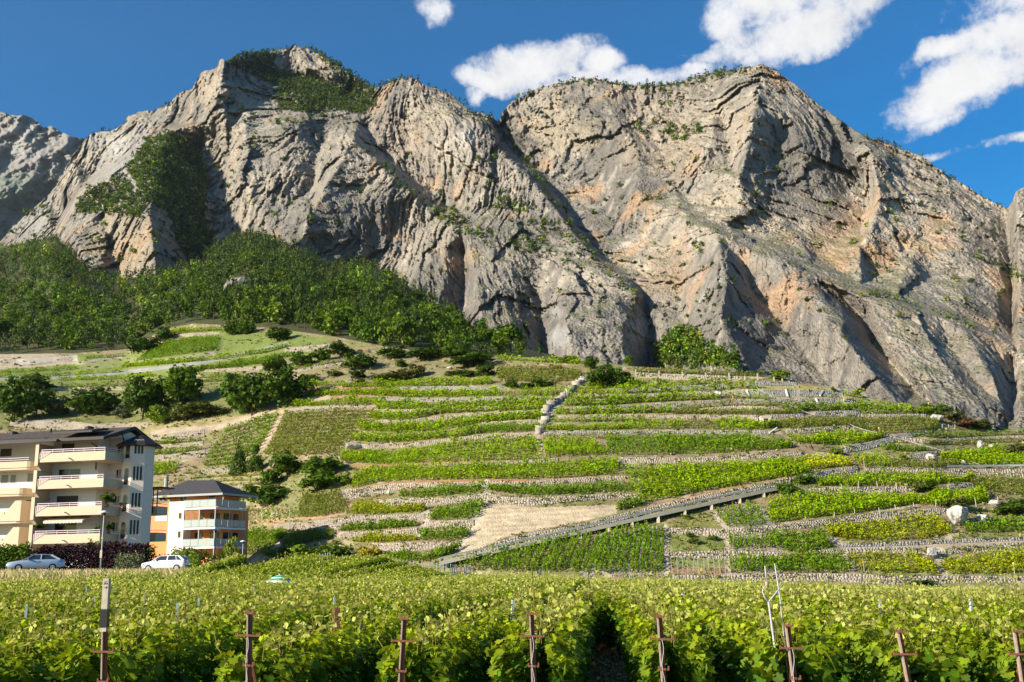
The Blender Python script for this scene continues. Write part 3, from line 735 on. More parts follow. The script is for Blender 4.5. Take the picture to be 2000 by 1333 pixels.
# lines of bare ground: paths, steps, the hill road: points, half width, colour
G_LINES = [
    ([(104, 737), (200, 731), (300, 721), (400, 707), (510, 684), (560, 672)], 4.0, (0.27, 0.265, 0.25)),
    ([(-40, 742), (40, 738)], 4.0, (0.27, 0.265, 0.25)),
    ([(552, 805), (530, 850), (508, 880)], 5.0, (0.42, 0.31, 0.23)),
    ([(730, 800), (700, 840), (672, 880)], 9.0, (0.40, 0.30, 0.21)),
    ([(600, 758), (760, 760)], 2.0, (0.34, 0.18, 0.09)),
    ([(600, 777), (700, 773), (780, 777)], 2.0, (0.36, 0.20, 0.11)),
    ([(690, 957), (760, 944), (860, 941), (960, 938), (1040, 940), (1150, 934), (1256, 929)], 2.2, (0.36, 0.17, 0.08)),
    ([(690, 912), (780, 908), (900, 905), (1060, 899)], 2.5, (0.33, 0.18, 0.09)),
    ([(950, 942), (950, 966), (944, 985), (920, 1030), (892, 1078)], 7.0, (0.47, 0.39, 0.29)),
    ([(1054, 800), (1062, 830), (1052, 846), (1050, 870), (1062, 895)], 4.0, (0.38, 0.29, 0.21)),
    ([(1246, 932), (1252, 970)], 5.0, (0.40, 0.31, 0.22)),
    ([(1174, 1046), (1156, 1122)], 3.0, (0.42, 0.37, 0.31)),
    ([(1300, 1030), (1304, 1124)], 4.5, (0.42, 0.34, 0.27)),
    ([(1398, 1006), (1420, 1036), (1424, 1126)], 5.0, (0.45, 0.36, 0.28)),
    ([(1484, 1000), (1506, 1026)], 8.0, (0.45, 0.38, 0.30)),
    ([(1622, 1050), (1640, 1062), (1666, 1120)], 6.0, (0.42, 0.34, 0.26)),
    ([(1840, 1020), (1860, 1036), (1850, 1060), (1830, 1080), (1846, 1122)], 7.0, (0.45, 0.37, 0.28)),
    ([(1640, 1070), (1860, 1066), (2040, 1056)], 4.0, (0.40, 0.32, 0.23)),
    ([(1500, 830), (1530, 850), (1562, 868)], 3.0, (0.38, 0.30, 0.21)),
    ([(1652, 890), (1680, 912)], 3.0, (0.36, 0.22, 0.12)),
    ([(1700, 1000), (1790, 988)], 3.0, (0.42, 0.33, 0.24)),
    ([(1240, 929), (1300, 1000)], 0.1, (0.3, 0.2, 0.1)),
    ([(1320, 814), (1352, 840)], 2.0, (0.38, 0.30, 0.22)),
    ([(1250, 996), (1350, 972), (1450, 948), (1545, 929)], 2.0, (0.36, 0.19, 0.10)),
    ([(300, 845), (420, 836), (500, 812), (580, 780), (640, 775)], 6.0, (0.42, 0.33, 0.24)),
    ([(535, 1075), (562, 1040)], 4.0, (0.45, 0.37, 0.30)),
    ([(500, 1018), (580, 1014), (640, 1010), (672, 1000), (690, 982)], 3.0, (0.42, 0.26, 0.16)),
    ([(820, 1008), (840, 1000), (820, 1050)], 5.0, (0.44, 0.37, 0.29)),
    ([(1100, 775), (1076, 800), (1064, 830)], 6.0, (0.42, 0.38, 0.32)),
    ([(1140, 742), (1100, 775)], 7.0, (0.42, 0.37, 0.30)),
]
# ------------------------------------------------------------------ near ground
def field_z(x, y):
    x, y = np.asarray(x, float), np.asarray(y, float)
    z = -np.where(x > 0, 0.045, 0.02) * x * sstep(y, 0, 60) - 0.9 * np.clip(y, 0, 200) / 125.0
    return z + 2.05 * sstep(y, 70, 86) * sstep(-x, 4, 14)


# ------------------------------------------------------------------ terraced slope
def tab(px, pts):
    return np.interp(px, [p[0] for p in pts], [p[1] for p in pts])


HB_Y = [(-120, 1106), (480, 1106), (700, 1108), (900, 1116), (1150, 1124), (1300, 1138), (1640, 1140), (1750, 1144), (2120, 1142)]
HB_D = [(-120, 178), (450, 175), (600, 152), (900, 136), (1300, 131), (2120, 128)]
HC_Y = [(-120, 697), (0, 692), (150, 690), (250, 682), (300, 655), (335, 640), (380, 632), (430, 634), (520, 640), (640, 655), (760, 678), (850, 690), (960, 696), (1050, 699),
        (1150, 706), (1240, 716), (1300, 720), (1400, 727), (1490, 733), (1560, 745), (1640, 762), (1700, 777), (1760, 788), (1810, 797), (1850, 815), (1900, 830), (1950, 840), (2000, 844), (2120, 852)]
HC_D = [(-120, 385), (250, 370), (430, 350), (640, 298), (850, 258), (1000, 240), (1240, 222), (1490, 210), (1700, 202), (2120, 192)]
HX = np.arange(-240, 2341, 3.0)
HPY = np.arange(620, 1148, 1.0)
gx, gy = np.meshgrid(HX, HPY)
eb, ec = blur(elev(HX, tab(HX, HB_Y)), 14.0, 0), blur(elev(HX, tab(HX, HC_Y)), 1.5, 0)
Db, Dc = blur(tab(HX, HB_D), 24.0, 0), blur(tab(HX, HC_D), 30.0, 0)
s_ = (ec * Dc - eb * Db) / (Dc - Db)
ee = elev(gx, gy)
eclip = np.clip(ee, eb, ec)
base = (eb * Db - s_ * Db) / (eclip - s_)          # depth where the smooth slope meets each line of sight
base = np.clip(base, Db, Dc)
rate = -np.gradient(base, axis=0)
wallmask = np.zeros_like(gx)
for (_l, top, bot, _g) in WALLS:
    t = np.interp(HX, [p[0] for p in top], [p[1] for p in top])
    b = np.interp(HX, [p[0] for p in bot], [p[1] for p in bot])
    ok = (HX >= min(top[0][0], bot[0][0])) & (HX <= max(top[-1][0], bot[-1][0]))
    wallmask = np.maximum(wallmask, ok * ((gy >= t) & (gy <= b)))
wm = blur(wallmask, 2.0, 1)
corr = np.clip(1 + 1.1 * (blur(wm, 11.0, 0) - wm), 0.06, 2.2)
rate2 = rate * corr
HYA = np.cumsum(rate2[::-1], axis=0)[::-1]
HYA = Db + (HYA - HYA[-1:]) * ((Dc - Db) / np.maximum(HYA[0] - HYA[-1], 1e-3))
# small humps so that the slope is not a ruled surface
pw = place(gx, gy, base)
HYA = HYA + np.clip(fbm(pw * np.array([0.05, 0.05, 0.05]), 4) * 1.6, -2.5, 2.5) * sstep(np.minimum(base - Db, Dc - base), 0, 12)


def hill_depth(px, py):
    px, py = np.asarray(px, float), np.asarray(py, float)
    i = np.clip((px - HX[0]) / 3.0, 0, len(HX) - 1.001)
    j = np.clip((py - HPY[0]) / 1.0, 0, len(HPY) - 1.001)
    i0, j0 = i.astype(int), j.astype(int)
    fi, fj = i - i0, j - j0
    A = HYA
    return (A[j0, i0] * (1 - fi) + A[j0, i0 + 1] * fi) * (1 - fj) + (A[j0 + 1, i0] * (1 - fi) + A[j0 + 1, i0 + 1] * fi) * fj


def on_hill(px, py):
    return place(px, py, hill_depth(px, py))


# mesh grid, clipped to the crest and the foot
ny = 220
tt = np.linspace(0, 1, ny)[:, None]
ycr, yfo = tab(HX, HC_Y), tab(HX, HB_Y)
GPY = ycr * (1 - tt) + yfo * tt
GPX = np.broadcast_to(HX, GPY.shape)
HV = on_hill(GPX, GPY)
back1 = HV[0].copy()
back1[:, 1] += 14
back1[:, 0] *= 1.04
back1[:, 2] -= 2.0
back2 = HV[0].copy()
back2[:, 1] += 60
back2[:, 0] *= 1.1
back2[:, 2] -= 22
foot = HV[-1].copy()
foot[:, 1] -= 1.2
foot[:, 2] -= 3.5
HV = np.concatenate([back2[None], back1[None], HV, foot[None]], 0)


def grid_faces(ny_, nx_, ok=None):
    i = np.arange(ny_ * nx_).reshape(ny_, nx_)
    q = np.stack([i[:-1, :-1], i[1:, :-1], i[1:, 1:], i[:-1, 1:]], -1).reshape(-1, 4)
    if ok is not None:
        q = q[ok.reshape(-1)]
    return q


def seg_dist(px, py, pts):
    d = np.full(np.shape(px), 1e9)
    for (x0, y0), (x1, y1) in zip(pts[:-1], pts[1:]):
        vx, vy = x1 - x0, y1 - y0
        t = np.clip(((px - x0) * vx + (py - y0) * vy) / (vx * vx + vy * vy), 0, 1)
        d = np.minimum(d, np.hypot(px - x0 - t * vx, py - y0 - t * vy))
    return d


def lerp_col(C, c, m):
    return C * (1 - m[..., None]) + np.array(c) * m[..., None]


npts = HV[2:-1]
n_a = fbm(npts * 0.12, 4)
n_b = fbm(npts * 0.5 + 9, 3)
jx = GPX + n_b * 5
jy = GPY + fbm(npts * 0.4 + 40, 3) * 3
HC = np.ones(GPY.shape + (3,)) * np.array((0.27, 0.20, 0.125))
HC = lerp_col(HC, (0.19, 0.20, 0.06), sstep(n_a, -0.25, 0.2) * 0.75)
HC = lerp_col(HC, (0.46, 0.39, 0.30), sstep(n_b, 0.25, 0.5) * 0.6)
for poly, c in G_PAINT:
    HC = lerp_col(HC, c, inside(poly, jx, jy).astype(float) * 0.9)
for pts, hw, c in G_LINES:
    HC = lerp_col(HC, c, 1 - sstep(seg_dist(jx * 0.4 + GPX * 0.6, jy * 0.4 + GPY * 0.6, pts), hw * 0.6, hw * 1.3))
wmm = np.zeros_like(GPY)
for (_l, top, bot, _g) in WALLS:
    t = np.interp(HX, [p[0] for p in top], [p[1] for p in top])
    b = np.interp(HX, [p[0] for p in bot], [p[1] for p in bot])
    ok = (HX >= top[0][0]) & (HX <= top[-1][0])
    wmm = np.maximum(wmm, ok * ((GPY >= t) & (GPY <= b)))
HC = lerp_col(HC, (0.40, 0.36, 0.31), wmm * 0.9)
HC *= (1 + 0.35 * n_b[..., None])
# furrows of the straw field
fur = inside(G_PAINT[0][0], GPX, GPY)
HC[fur] *= (1 + 0.10 * np.sin((GPY + 0.06 * GPX + 3 * n_a)[fur] * 0.75))[:, None]
HCall = np.concatenate([HC[:1], HC[:1], HC, HC[-1:]], 0)
hill = mesh_np('terraced_hillside', HV.reshape(-1, 3), grid_faces(*HV.shape[:2]), M_SOIL, True, np.clip(HCall, 0.01, 0.9).reshape(-1, 3))
tag(hill, 'steep terraced hillside of pale soil and dry grass', kind='structure')

# ------------------------------------------------------------------ field ground and far plain
fx, fy = np.arange(-110, 176, 1.5), np.arange(-6, 190, 1.5)
X2, Y2 = np.meshgrid(fx, fy)
Z2 = field_z(X2, Y2) + fbm(np.stack([X2 * .5, Y2 * .5, 0 * X2], -1), 3) * 0.06
fcol = np.ones(X2.shape + (3,)) * np.array((0.34, 0.225, 0.15))
nn = fbm(np.stack([X2 * .8, Y2 * .8, 0 * X2 + 3], -1), 4)
fcol = lerp_col(fcol, (0.30, 0.25, 0.13), sstep(nn, 0, .4) * .7)
fcol = lerp_col(fcol, (0.12, 0.14, 0.04), sstep(-nn, .1, .5) * .6)
lane = sstep(Y2, 84, 86) * (1 - sstep(Y2, 101, 103)) * sstep(-X2, 16, 20)
fcol = lerp_col(fcol, (0.24, 0.235, 0.225), lane)
fld = mesh_np('field_ground', np.stack([X2, Y2, Z2], -1).reshape(-1, 3), grid_faces(*X2.shape)[:, ::-1], M_SOIL, True, fcol.reshape(-1, 3))
tag(fld, 'brown soil between the vine rows', kind='structure')
pl = MB()
pl.add([(-3000, -100, -14), (3000, -100, -14), (3000, 4500, -14), (-3000, 4500, -14)], [(0, 1, 2, 3)])
tag(pl.build('ground', plain('valley_ground', (0.12, 0.13, 0.06), 0.95, 0.1, 0.3, 0.01)), 'valley floor', kind='structure')

# ------------------------------------------------------------------ mountains
SKYL = [(-60, 505), (0, 473), (35, 434), (88, 388), (116, 357), (141, 304), (170, 268), (185, 258), (215, 256), (238, 245), (250, 228), (275, 217), (300, 216), (330, 205), (345, 185), (362, 178), (376, 174), (384, 158), (392, 142),
        (405, 137), (422, 134), (428, 118), (436, 115), (448, 124), (470, 112), (520, 103), (560, 95), (576, 87), (600, 95), (640, 114), (660, 130), (690, 148), (715, 165), (735, 172), (755, 164), (775, 155), (800, 150), (815, 155), (828, 168), (850, 172), (880, 185), (905, 205), (920, 217), (950, 224), (975, 238),
        (980, 222), (988, 210), (1000, 199), (1040, 178), (1065, 168), (1090, 163), (1130, 156), (1160, 151), (1180, 158), (1220, 166), (1280, 167), (1330, 160), (1380, 143), (1440, 135), (1470, 129), (1490, 126), (1510, 133),
        (1530, 150), (1560, 170), (1600, 205), (1640, 235), (1690, 266), (1740, 282), (1800, 306), (1850, 342), (1900, 372), (1940, 396), (1965, 406), (1976, 398), (1984, 374), (2000, 366), (2040, 348), (2080, 344), (2120, 352), (2180, 330), (2300, 320)]
BX = [(-120, 505), (0, 500), (400, 500), (800, 560), (1000, 680), (1300, 705), (1700, 765), (2000, 842), (2120, 860)]
BD = [(-120, 1080), (0, 1050), (400, 950), (800, 830), (1000, 740), (1300, 660), (1700, 570), (2000, 500), (2120, 490)]
# break lines of the rock: ridges come forward (negative), gullies go back (positive); x, y, relative depth
RL = [
    [(-120, 60, .12), (-120, 520, .10), (-120, 900, .05)], [(2300, 60, .08), (2300, 900, -.12)], [(-120, 60, .12), (400, 60, .05), (800, 60, .05), (1500, 60, .03), (2300, 60, .08)],
    [(-120, 900, .05), (400, 900, -.05), (900, 900, -.10), (1300, 900, -.12), (1700, 900, -.15), (2300, 900, -.12)],
    [(0, 473, .14), (88, 388, .12), (141, 304, .10), (180, 258, .09)], [(250, 226, .06), (330, 205, .04), (388, 140, .0), (438, 116, -.035)],
    [(200, 300, .07), (180, 345, .075), (120, 420, .09)], [(300, 230, .035), (270, 262, .03)],
    [(438, 116, -.03), (432, 160, -.032), (420, 200, -.03), (405, 240, -.02)], [(470, 150, .0), (480, 200, -.01), (455, 250, -.02)],
    # spur before the left wall
    [(104, 464, .03), (126, 418, .03), (158, 370, .025), (234, 314, .02), (300, 268, .02), (332, 246, .02)],
    [(112, 466, -.075), (134, 424, -.075), (166, 376, -.065), (242, 322, -.05), (304, 277, -.035), (334, 254, -.03)],
    [(334, 254, -.03), (316, 300, -.06), (300, 350, -.095), (292, 420, -.13), (300, 500, -.155), (310, 580, -.17)],
    [(200, 400, -.075), (215, 470, -.095), (240, 560, -.12)], [(150, 470, -.10), (180, 540, -.13)],
    [(385, 288, .005), (404, 350, -.01), (402, 420, -.025), (408, 500, -.05), (420, 580, -.07)],
    # broad left face
    [(480, 270, -.045), (470, 330, -.055), (500, 400, -.065), (540, 450, -.075), (600, 520, -.09)], [(440, 330, -.01), (440, 420, -.025), (470, 480, -.04)],
    [(560, 100, .05), (560, 150, .05), (640, 160, .06), (700, 190, .06)], [(540, 215, .0), (640, 222, .01), (700, 226, .01)],
    [(576, 87, .05), (600, 125, .035), (640, 150, .04)],
    [(560, 250, -.045), (580, 320, -.055), (560, 400, -.06), (590, 470, -.085)], [(620, 300, -.03), (610, 370, -.045)],
    [(690, 276, -.045), (665, 315, -.06), (640, 355, -.072), (612, 410, -.085), (595, 450, -.095), (580, 490, -.105)],
    [(690, 276, -.045), (725, 308, -.042), (760, 338, -.04), (805, 378, -.037), (848, 420, -.035)],
    [(700, 400, -.055), (690, 460, -.06), (650, 530, -.075)], [(790, 430, -.034), (790, 480, -.038), (786, 530, -.045), (720, 525, -.05)], [(846, 428, -.028), (822, 445, -.032), (806, 480, -.04), (794, 530, -.05)],
    [(740, 400, -.05), (735, 470, -.035)],
    # first gully
    [(704, 228, .014), (722, 268, .006), (745, 295, .002), (800, 345, .0), (850, 378, -.002), (880, 408, -.012), (858, 424, -.028)],
    # middle buttress
    [(800, 150, -.0), (815, 190, -.01), (832, 240, -.016), (865, 300, -.026), (900, 350, -.036), (930, 395, -.05)], [(735, 230, .008), (770, 255, .006), (806, 305, .0), (852, 348, -.004)],
    [(850, 172, .0), (880, 215, -.015), (905, 262, -.025), (930, 310, -.035), (965, 370, -.05)],
    [(905, 205, .005), (940, 248, -.01), (965, 280, -.02), (1020, 333, -.04), (1050, 365, -.05), (1085, 405, -.06), (1130, 465, -.085), (1170, 515, -.105), (1215, 545, -.115), (1250, 580, -.12)],
    [(952, 230, .01), (985, 262, .03)],
    # second gully
    [(975, 240, .04), (984, 275, .035), (1012, 306, .025), (1055, 335, .012), (1092, 390, -.005), (1120, 430, -.022), (1155, 470, -.045), (1195, 512, -.07), (1232, 540, -.088), (1258, 580, -.092), (1270, 640, -.095), (1272, 720, -.10)],
    # right massif
    [(984, 216, .035), (1004, 250, .032), (1040, 290, .026)], [(1060, 175, .03), (1080, 230, .016), (1115, 290, .016), (1150, 340, .008), (1178, 400, -.012), (1208, 460, -.038), (1242, 520, -.076), (1280, 570, -.095), (1292, 640, -.113), (1300, 720, -.12)],
    [(1160, 152, .03), (1200, 230, .005), (1240, 280, -.008), (1250, 340, -.025), (1250, 400, -.042), (1290, 470, -.065), (1330, 540, -.09), (1330, 620, -.105)],
    [(1225, 168, .03), (1245, 200, .03), (1225, 240, .01)], [(1310, 166, .025), (1330, 240, .012), (1290, 290, .005), (1310, 350, -.015)],
    [(1380, 145, .02), (1400, 210, .0), (1390, 280, -.015), (1360, 330, -.025), (1350, 400, -.045)], [(1420, 250, .0), (1425, 320, -.015)],
    [(1488, 127, .0), (1482, 180, -.025), (1470, 230, -.04), (1458, 290, -.048), (1445, 350, -.055), (1450, 410, -.06), (1475, 455, -.058)],
    [(1530, 152, .01), (1545, 220, -.008), (1560, 280, -.012), (1600, 340, -.002), (1630, 400, -.002), (1650, 455, -.014)], [(1510, 300, -.01), (1530, 380, -.015), (1560, 450, -.03), (1600, 500, -.045)],
    [(1610, 215, .03), (1640, 290, .028), (1680, 340, .036), (1694, 400, .022), (1684, 440, .0)],
    [(1690, 268, .01), (1704, 320, -.018), (1718, 380, -.032), (1706, 430, -.042), (1680, 480, -.05), (1700, 540, -.06)],
    [(1750, 284, .03), (1760, 330, .02), (1790, 400, .0), (1800, 470, -.02), (1820, 540, -.04)], [(1820, 322, .035), (1860, 390, .015), (1880, 460, -.005), (1900, 530, -.02), (1940, 600, -.035)],
    [(1900, 374, .05), (1930, 430, .035), (1950, 500, .015), (1965, 560, .0)], [(1965, 408, .06), (1972, 480, .045), (1976, 560, .02), (1976, 640, -.02), (1978, 720, -.07), (1976, 800, -.125), (1960, 850, -.15)],
    [(1984, 376, .0), (1986, 450, -.015), (1988, 540, -.03), (1986, 640, -.055), (1992, 720, -.09), (1992, 790, -.135), (1988, 850, -.155)], [(2040, 350, .01), (2040, 560, -.02), (2040, 780, -.12)],
    # upper lip and foot of the ledge
    [(1340, 420, -.07), (1400, 440, -.08), (1475, 476, -.086), (1580, 520, -.096), (1680, 560, -.10), (1748, 578, -.10), (1860, 612, -.08), (1983, 664, -.055)],
    [(1340, 432, -.085), (1398, 452, -.098), (1470, 492, -.102), (1576, 536, -.115), (1675, 578, -.12), (1742, 590, -.122), (1858, 626, -.105), (1978, 680, -.075)],
    [(1400, 456, -.10), (1412, 510, -.132), (1418, 560, -.154), (1408, 620, -.170), (1426, 690, -.185), (1450, 760, -.195)], [(1440, 500, -.095), (1470, 560, -.10), (1530, 640, -.112), (1590, 710, -.13), (1640, 780, -.15)],
    [(1360, 560, -.12), (1352, 640, -.14), (1370, 720, -.155)], [(1510, 508, -.112), (1550, 556, -.126), (1598, 602, -.142), (1640, 650, -.157), (1680, 700, -.172), (1730, 760, -.186), (1765, 800, -.192)],
    [(1575, 545, -.12), (1612, 590, -.135), (1650, 630, -.146)], [(1640, 575, -.095), (1682, 620, -.096), (1708, 670, -.106), (1744, 715, -.12), (1790, 765, -.14)],
    [(1700, 590, -.125), (1720, 640, -.135), (1750, 690, -.148), (1800, 750, -.165), (1840, 800, -.178)], [(1790, 612, -.118), (1812, 660, -.13), (1850, 720, -.148), (1890, 780, -.162)],
    [(1838, 628, -.105), (1850, 668, -.108), (1880, 710, -.12), (1920, 760, -.132)], [(1880, 642, -.108), (1910, 690, -.122), (1940, 740, -.135), (1962, 800, -.142)],
    [(1930, 668, -.09), (1948, 700, -.095), (1962, 750, -.1)],
    # lower middle buttress and its clefts
    [(852, 428, -.04), (900, 415, -.045), (950, 404, -.045), (1050, 416, -.06), (1120, 455, -.08)], [(860, 440, -.065), (905, 455, -.085), (960, 470, -.09), (1040, 480, -.092), (1110, 500, -.105), (1160, 530, -.12)],
    [(838, 442, -.05), (826, 500, -.08), (808, 550, -.10), (800, 600, -.12)], [(870, 480, -.085), (872, 540, -.10), (860, 600, -.125)], [(906, 492, -.062), (908, 545, -.07), (904, 590, -.08), (896, 620, -.09)],
    [(918, 490, -.10), (926, 545, -.12), (938, 610, -.145), (950, 680, -.165), (950, 740, -.17)], [(990, 520, -.105), (984, 580, -.12), (1000, 650, -.15)], [(1048, 548, -.095), (1054, 600, -.10), (1060, 660, -.11), (1064, 720, -.115)],
    [(1084, 560, -.112), (1086, 620, -.118), (1074, 670, -.128), (1072, 720, -.135)], [(1108, 540, -.125), (1102, 600, -.145), (1110, 660, -.168), (1120, 720, -.175)], [(1160, 570, -.13), (1170, 640, -.155), (1180, 720, -.165)],
    [(1205, 570, -.125), (1216, 640, -.145), (1222, 720, -.155)], [(1246, 600, -.11), (1252, 660, -.115), (1250, 720, -.12)],
]
vs, es, rel = [], [], []
key = {}
for line in RL:
    prev = None
    for (x, y, d) in line:
        k = (x, y)
        if k not in key:
            key[k] = len(vs)
            vs.append(Vector((x, y)))
            rel.append(d)
        if prev is not None and prev != key[k]:
            es.append((prev, key[k]))
        prev = key[k]
cv, ce, cf, ov, oe, of = delaunay_2d_cdt(vs, es, [], 0, 0.01)
cr = np.array([np.mean([rel[i] for i in o]) if len(o) else np.nan for o in ov])
cxy = np.array([(v.x, v.y) for v in cv])
for i in np.where(np.isnan(cr))[0]:                       # crossings of two break lines
    dd = np.hypot(*(cxy - cxy[i]).T)
    dd[np.isnan(cr)] = 1e9
    j = np.argsort(dd)[:4]
    cr[i] = np.average(cr[j], weights=1 / (dd[j] + 1))
MX = np.arange(-90, 2231, 2.0)
MPY = np.arange(80, 880, 2.0)
mx_, my_ = np.meshgrid(MX, MPY)
REL = np.zeros_like(mx_)
for f in cf:
    A, B, C = cxy[f[0]], cxy[f[1]], cxy[f[2]]
    x0, x1 = min(A[0], B[0], C[0]), max(A[0], B[0], C[0])
    y0, y1 = min(A[1], B[1], C[1]), max(A[1], B[1], C[1])
    i0, i1 = np.searchsorted(MX, x0), np.searchsorted(MX, x1, 'right')
    j0, j1 = np.searchsorted(MPY, y0), np.searchsorted(MPY, y1, 'right')
    if i0 >= i1 or j0 >= j1:
        continue
    sx, sy = mx_[j0:j1, i0:i1], my_[j0:j1, i0:i1]
    det = (B[1] - C[1]) * (A[0] - C[0]) + (C[0] - B[0]) * (A[1] - C[1])
    if abs(det) < 1e-9:
        continue
    w0 = ((B[1] - C[1]) * (sx - C[0]) + (C[0] - B[0]) * (sy - C[1])) / det
    w1 = ((C[1] - A[1]) * (sx - C[0]) + (A[0] - C[0]) * (sy - C[1])) / det
    w2 = 1 - w0 - w1
    m = (w0 >= -1e-6) & (w1 >= -1e-6) & (w2 >= -1e-6)
    v = w0 * cr[f[0]] + w1 * cr[f[1]] + w2 * cr[f[2]]
    REL[j0:j1, i0:i1][m] = v[m]
REL = (blur(blur(REL, 1.3, 0), 1.3, 1) + 0.04) * 1.65 - 0.04


def mtn_base(px, py, k=0.42):
    b = elev(px, tab(px, BX))
    e = elev(px, py)
    return tab(px, BD) * (1 - k * b) / (1 - k * e)


MD = mtn_base(mx_, my_) * (1 + REL)
mp = place(mx_, my_, MD)


def facets(u, v, seed, tilt):
    """Cellular facets: every cell is a small tilted plane; gives the angular blocks of fractured limestone."""
    iu, iv = np.floor(u).astype(int), np.floor(v).astype(int)
    best = np.full(u.shape, 1e9)
    val = np.zeros(u.shape)
    R = np.random.default_rng(seed)
    T = R.random((512, 5))
    for du in (-1, 0, 1):
        for dv in (-1, 0, 1):
            cu, cv_ = iu + du, iv + dv
            h = _P[(_P[cu & 255] + (cv_ & 255)) & 255] + 256 * ((cu + cv_) & 1)
            px_, py_ = cu + T[h, 0], cv_ + T[h, 1]
            d = (u - px_) ** 2 + (v - py_) ** 2
            m = d < best
            best = np.where(m, d, best)
            val = np.where(m, (T[h, 2] - 0.5) + tilt * ((T[h, 3] - 0.5) * (u - px_) + (T[h, 4] - 0.6) * (v - py_)), val)
    return val


# rock relief: vertical flutes, dipping strata, blocks
q1 = mp * np.array([1 / 95., 1 / 95., 1 / 190.])
q2 = mp @ np.array([[0.86, 0, -0.5], [0, 1, 0], [0.5, 0, 0.86]]).T * np.array([1 / 26., 1 / 40., 1 / 75.])
q3 = mp @ np.array([[0.80, 0, 0.6], [0, 1, 0], [-0.6, 0, 0.80]]).T * np.array([1 / 60., 1 / 40., 1 / 16.])
rd1, rd2 = ridged(q1, 4), ridged(q2 + 5, 4, 0.55)
sm_ = sstep(fbm(mp / 130.0 + 3, 3), -0.35, 0.3)          # some faces smooth, some broken
wu = fbm(mp / 20.0 + 70, 5, .65) * 4.5
wv_ = fbm(mp / 20.0 + 90, 5, .65) * 4.5
X_, Z_ = mp[..., 0] + wu, mp[..., 2] + wv_
f1 = facets(X_ / 52 + Z_ / 140, Z_ / 80 - X_ / 200, 1, 1.7)
# slabs run along the dip: leaning right on the left massif, leaning left on the right one
dipx = np.where(mx_ < 900, 0.42, -0.30) * sstep(np.abs(mx_ - 900), 0, 160) + fbm(mp / 160. + 5, 2) * .35
ac = X_ - Z_ * dipx
al = Z_ + X_ * dipx * .5
f2 = facets(ac / 17, al / 46, 2, 1.9)
f3 = facets(ac / 6.2, al / 19, 3, 1.9)
f4 = facets(ac / 2.6, al / 6.5, 4, 1.8)
bed = (Z_ * .80 + X_ * .45 + fbm(mp / 60. + 44, 3) * 10) / 9.0
strata = np.abs(bed - np.floor(bed) - .5) * 2 - .5
disp = (rd1 - 0.9) * 6 + (rd2 - 0.8) * 1.2 * (0.3 + 0.7 * sm_) + fbm(mp / 70.0, 3) * 5 + f1 * 11 + f2 * 8.5 * (0.5 + 0.5 * sm_) + f3 * 5.4 * (0.45 + 0.55 * sm_) + f4 * 3.0 + strata * 2.2 * (1.1 - .6 * sm_)
MD = MD - disp * (MD / 900.0)
MP = place(mx_, my_, MD)
skyrow = tab(MX, SKYL) + fbm(np.stack([MX / 14., 0 * MX, 0 * MX + 2.2], -1), 4) * 4.0


def mtn_depth(px, py):
    i = np.clip((np.asarray(px, float) - MX[0]) / 2.0, 0, len(MX) - 1.001)
    j = np.clip((np.asarray(py, float) - MPY[0]) / 2.0, 0, len(MPY) - 1.001)
    i0, j0 = i.astype(int), j.astype(int)
    fi, fj = i - i0, j - j0
    A = MD
    return (A[j0, i0] * (1 - fi) + A[j0, i0 + 1] * fi) * (1 - fj) + (A[j0 + 1, i0] * (1 - fi) + A[j0 + 1, i0 + 1] * fi) * fj


def on_mtn(px, py):
    return place(px, py, mtn_depth(px, py))


# sheet clipped at the skyline: rows slide so that the first one is the skyline itself
nrow = 372
low = tab(MX, [(-60, 640), (300, 640), (700, 640), (1000, 730), (1300, 750), (1700, 800), (1900, 850), (2060, 872)])
tt = np.linspace(0, 1, nrow)[:, None]
RPY = skyrow * (1 - tt) + low * tt
RPX = np.broadcast_to(MX, RPY.shape)
RV = on_mtn(RPX, RPY)
# rock colour, with shade painted into the dark faces: cream limestone, grey weathering streaks, rust, fresh scars, turf on ledges
gx_ = np.gradient(RV, axis=1)
gy_ = np.gradient(RV, axis=0)
nrm = np.cross(gx_, gy_)
nrm /= np.linalg.norm(nrm, axis=-1)[..., None] + 1e-9
nrm[nrm[..., 1] > 0] *= -1
RC = np.ones(RPY.shape + (3,)) * np.array((0.245, 0.222, 0.196))
big = fbm(RV / 150.0 + 7, 4)
RC = lerp_col(RC, (0.155, 0.143, 0.133), sstep(big, -0.10, 0.30) * 0.9)
RC = lerp_col(RC, (0.37, 0.32, 0.262), sstep(-big, 0.05, 0.45) * 0.75)
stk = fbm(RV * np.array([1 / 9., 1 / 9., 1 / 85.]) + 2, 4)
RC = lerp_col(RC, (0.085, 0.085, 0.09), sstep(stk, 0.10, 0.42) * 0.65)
RC = lerp_col(RC, (0.50, 0.45, 0.39), sstep(-stk, 0.18, 0.50) * 0.50)
rust = fbm(RV * np.array([1 / 40., 1 / 40., 1 / 60.]) + 23, 4)
RC = lerp_col(RC, (0.46, 0.29, 0.165), sstep(rust, 0.18, 0.5) * 0.55)
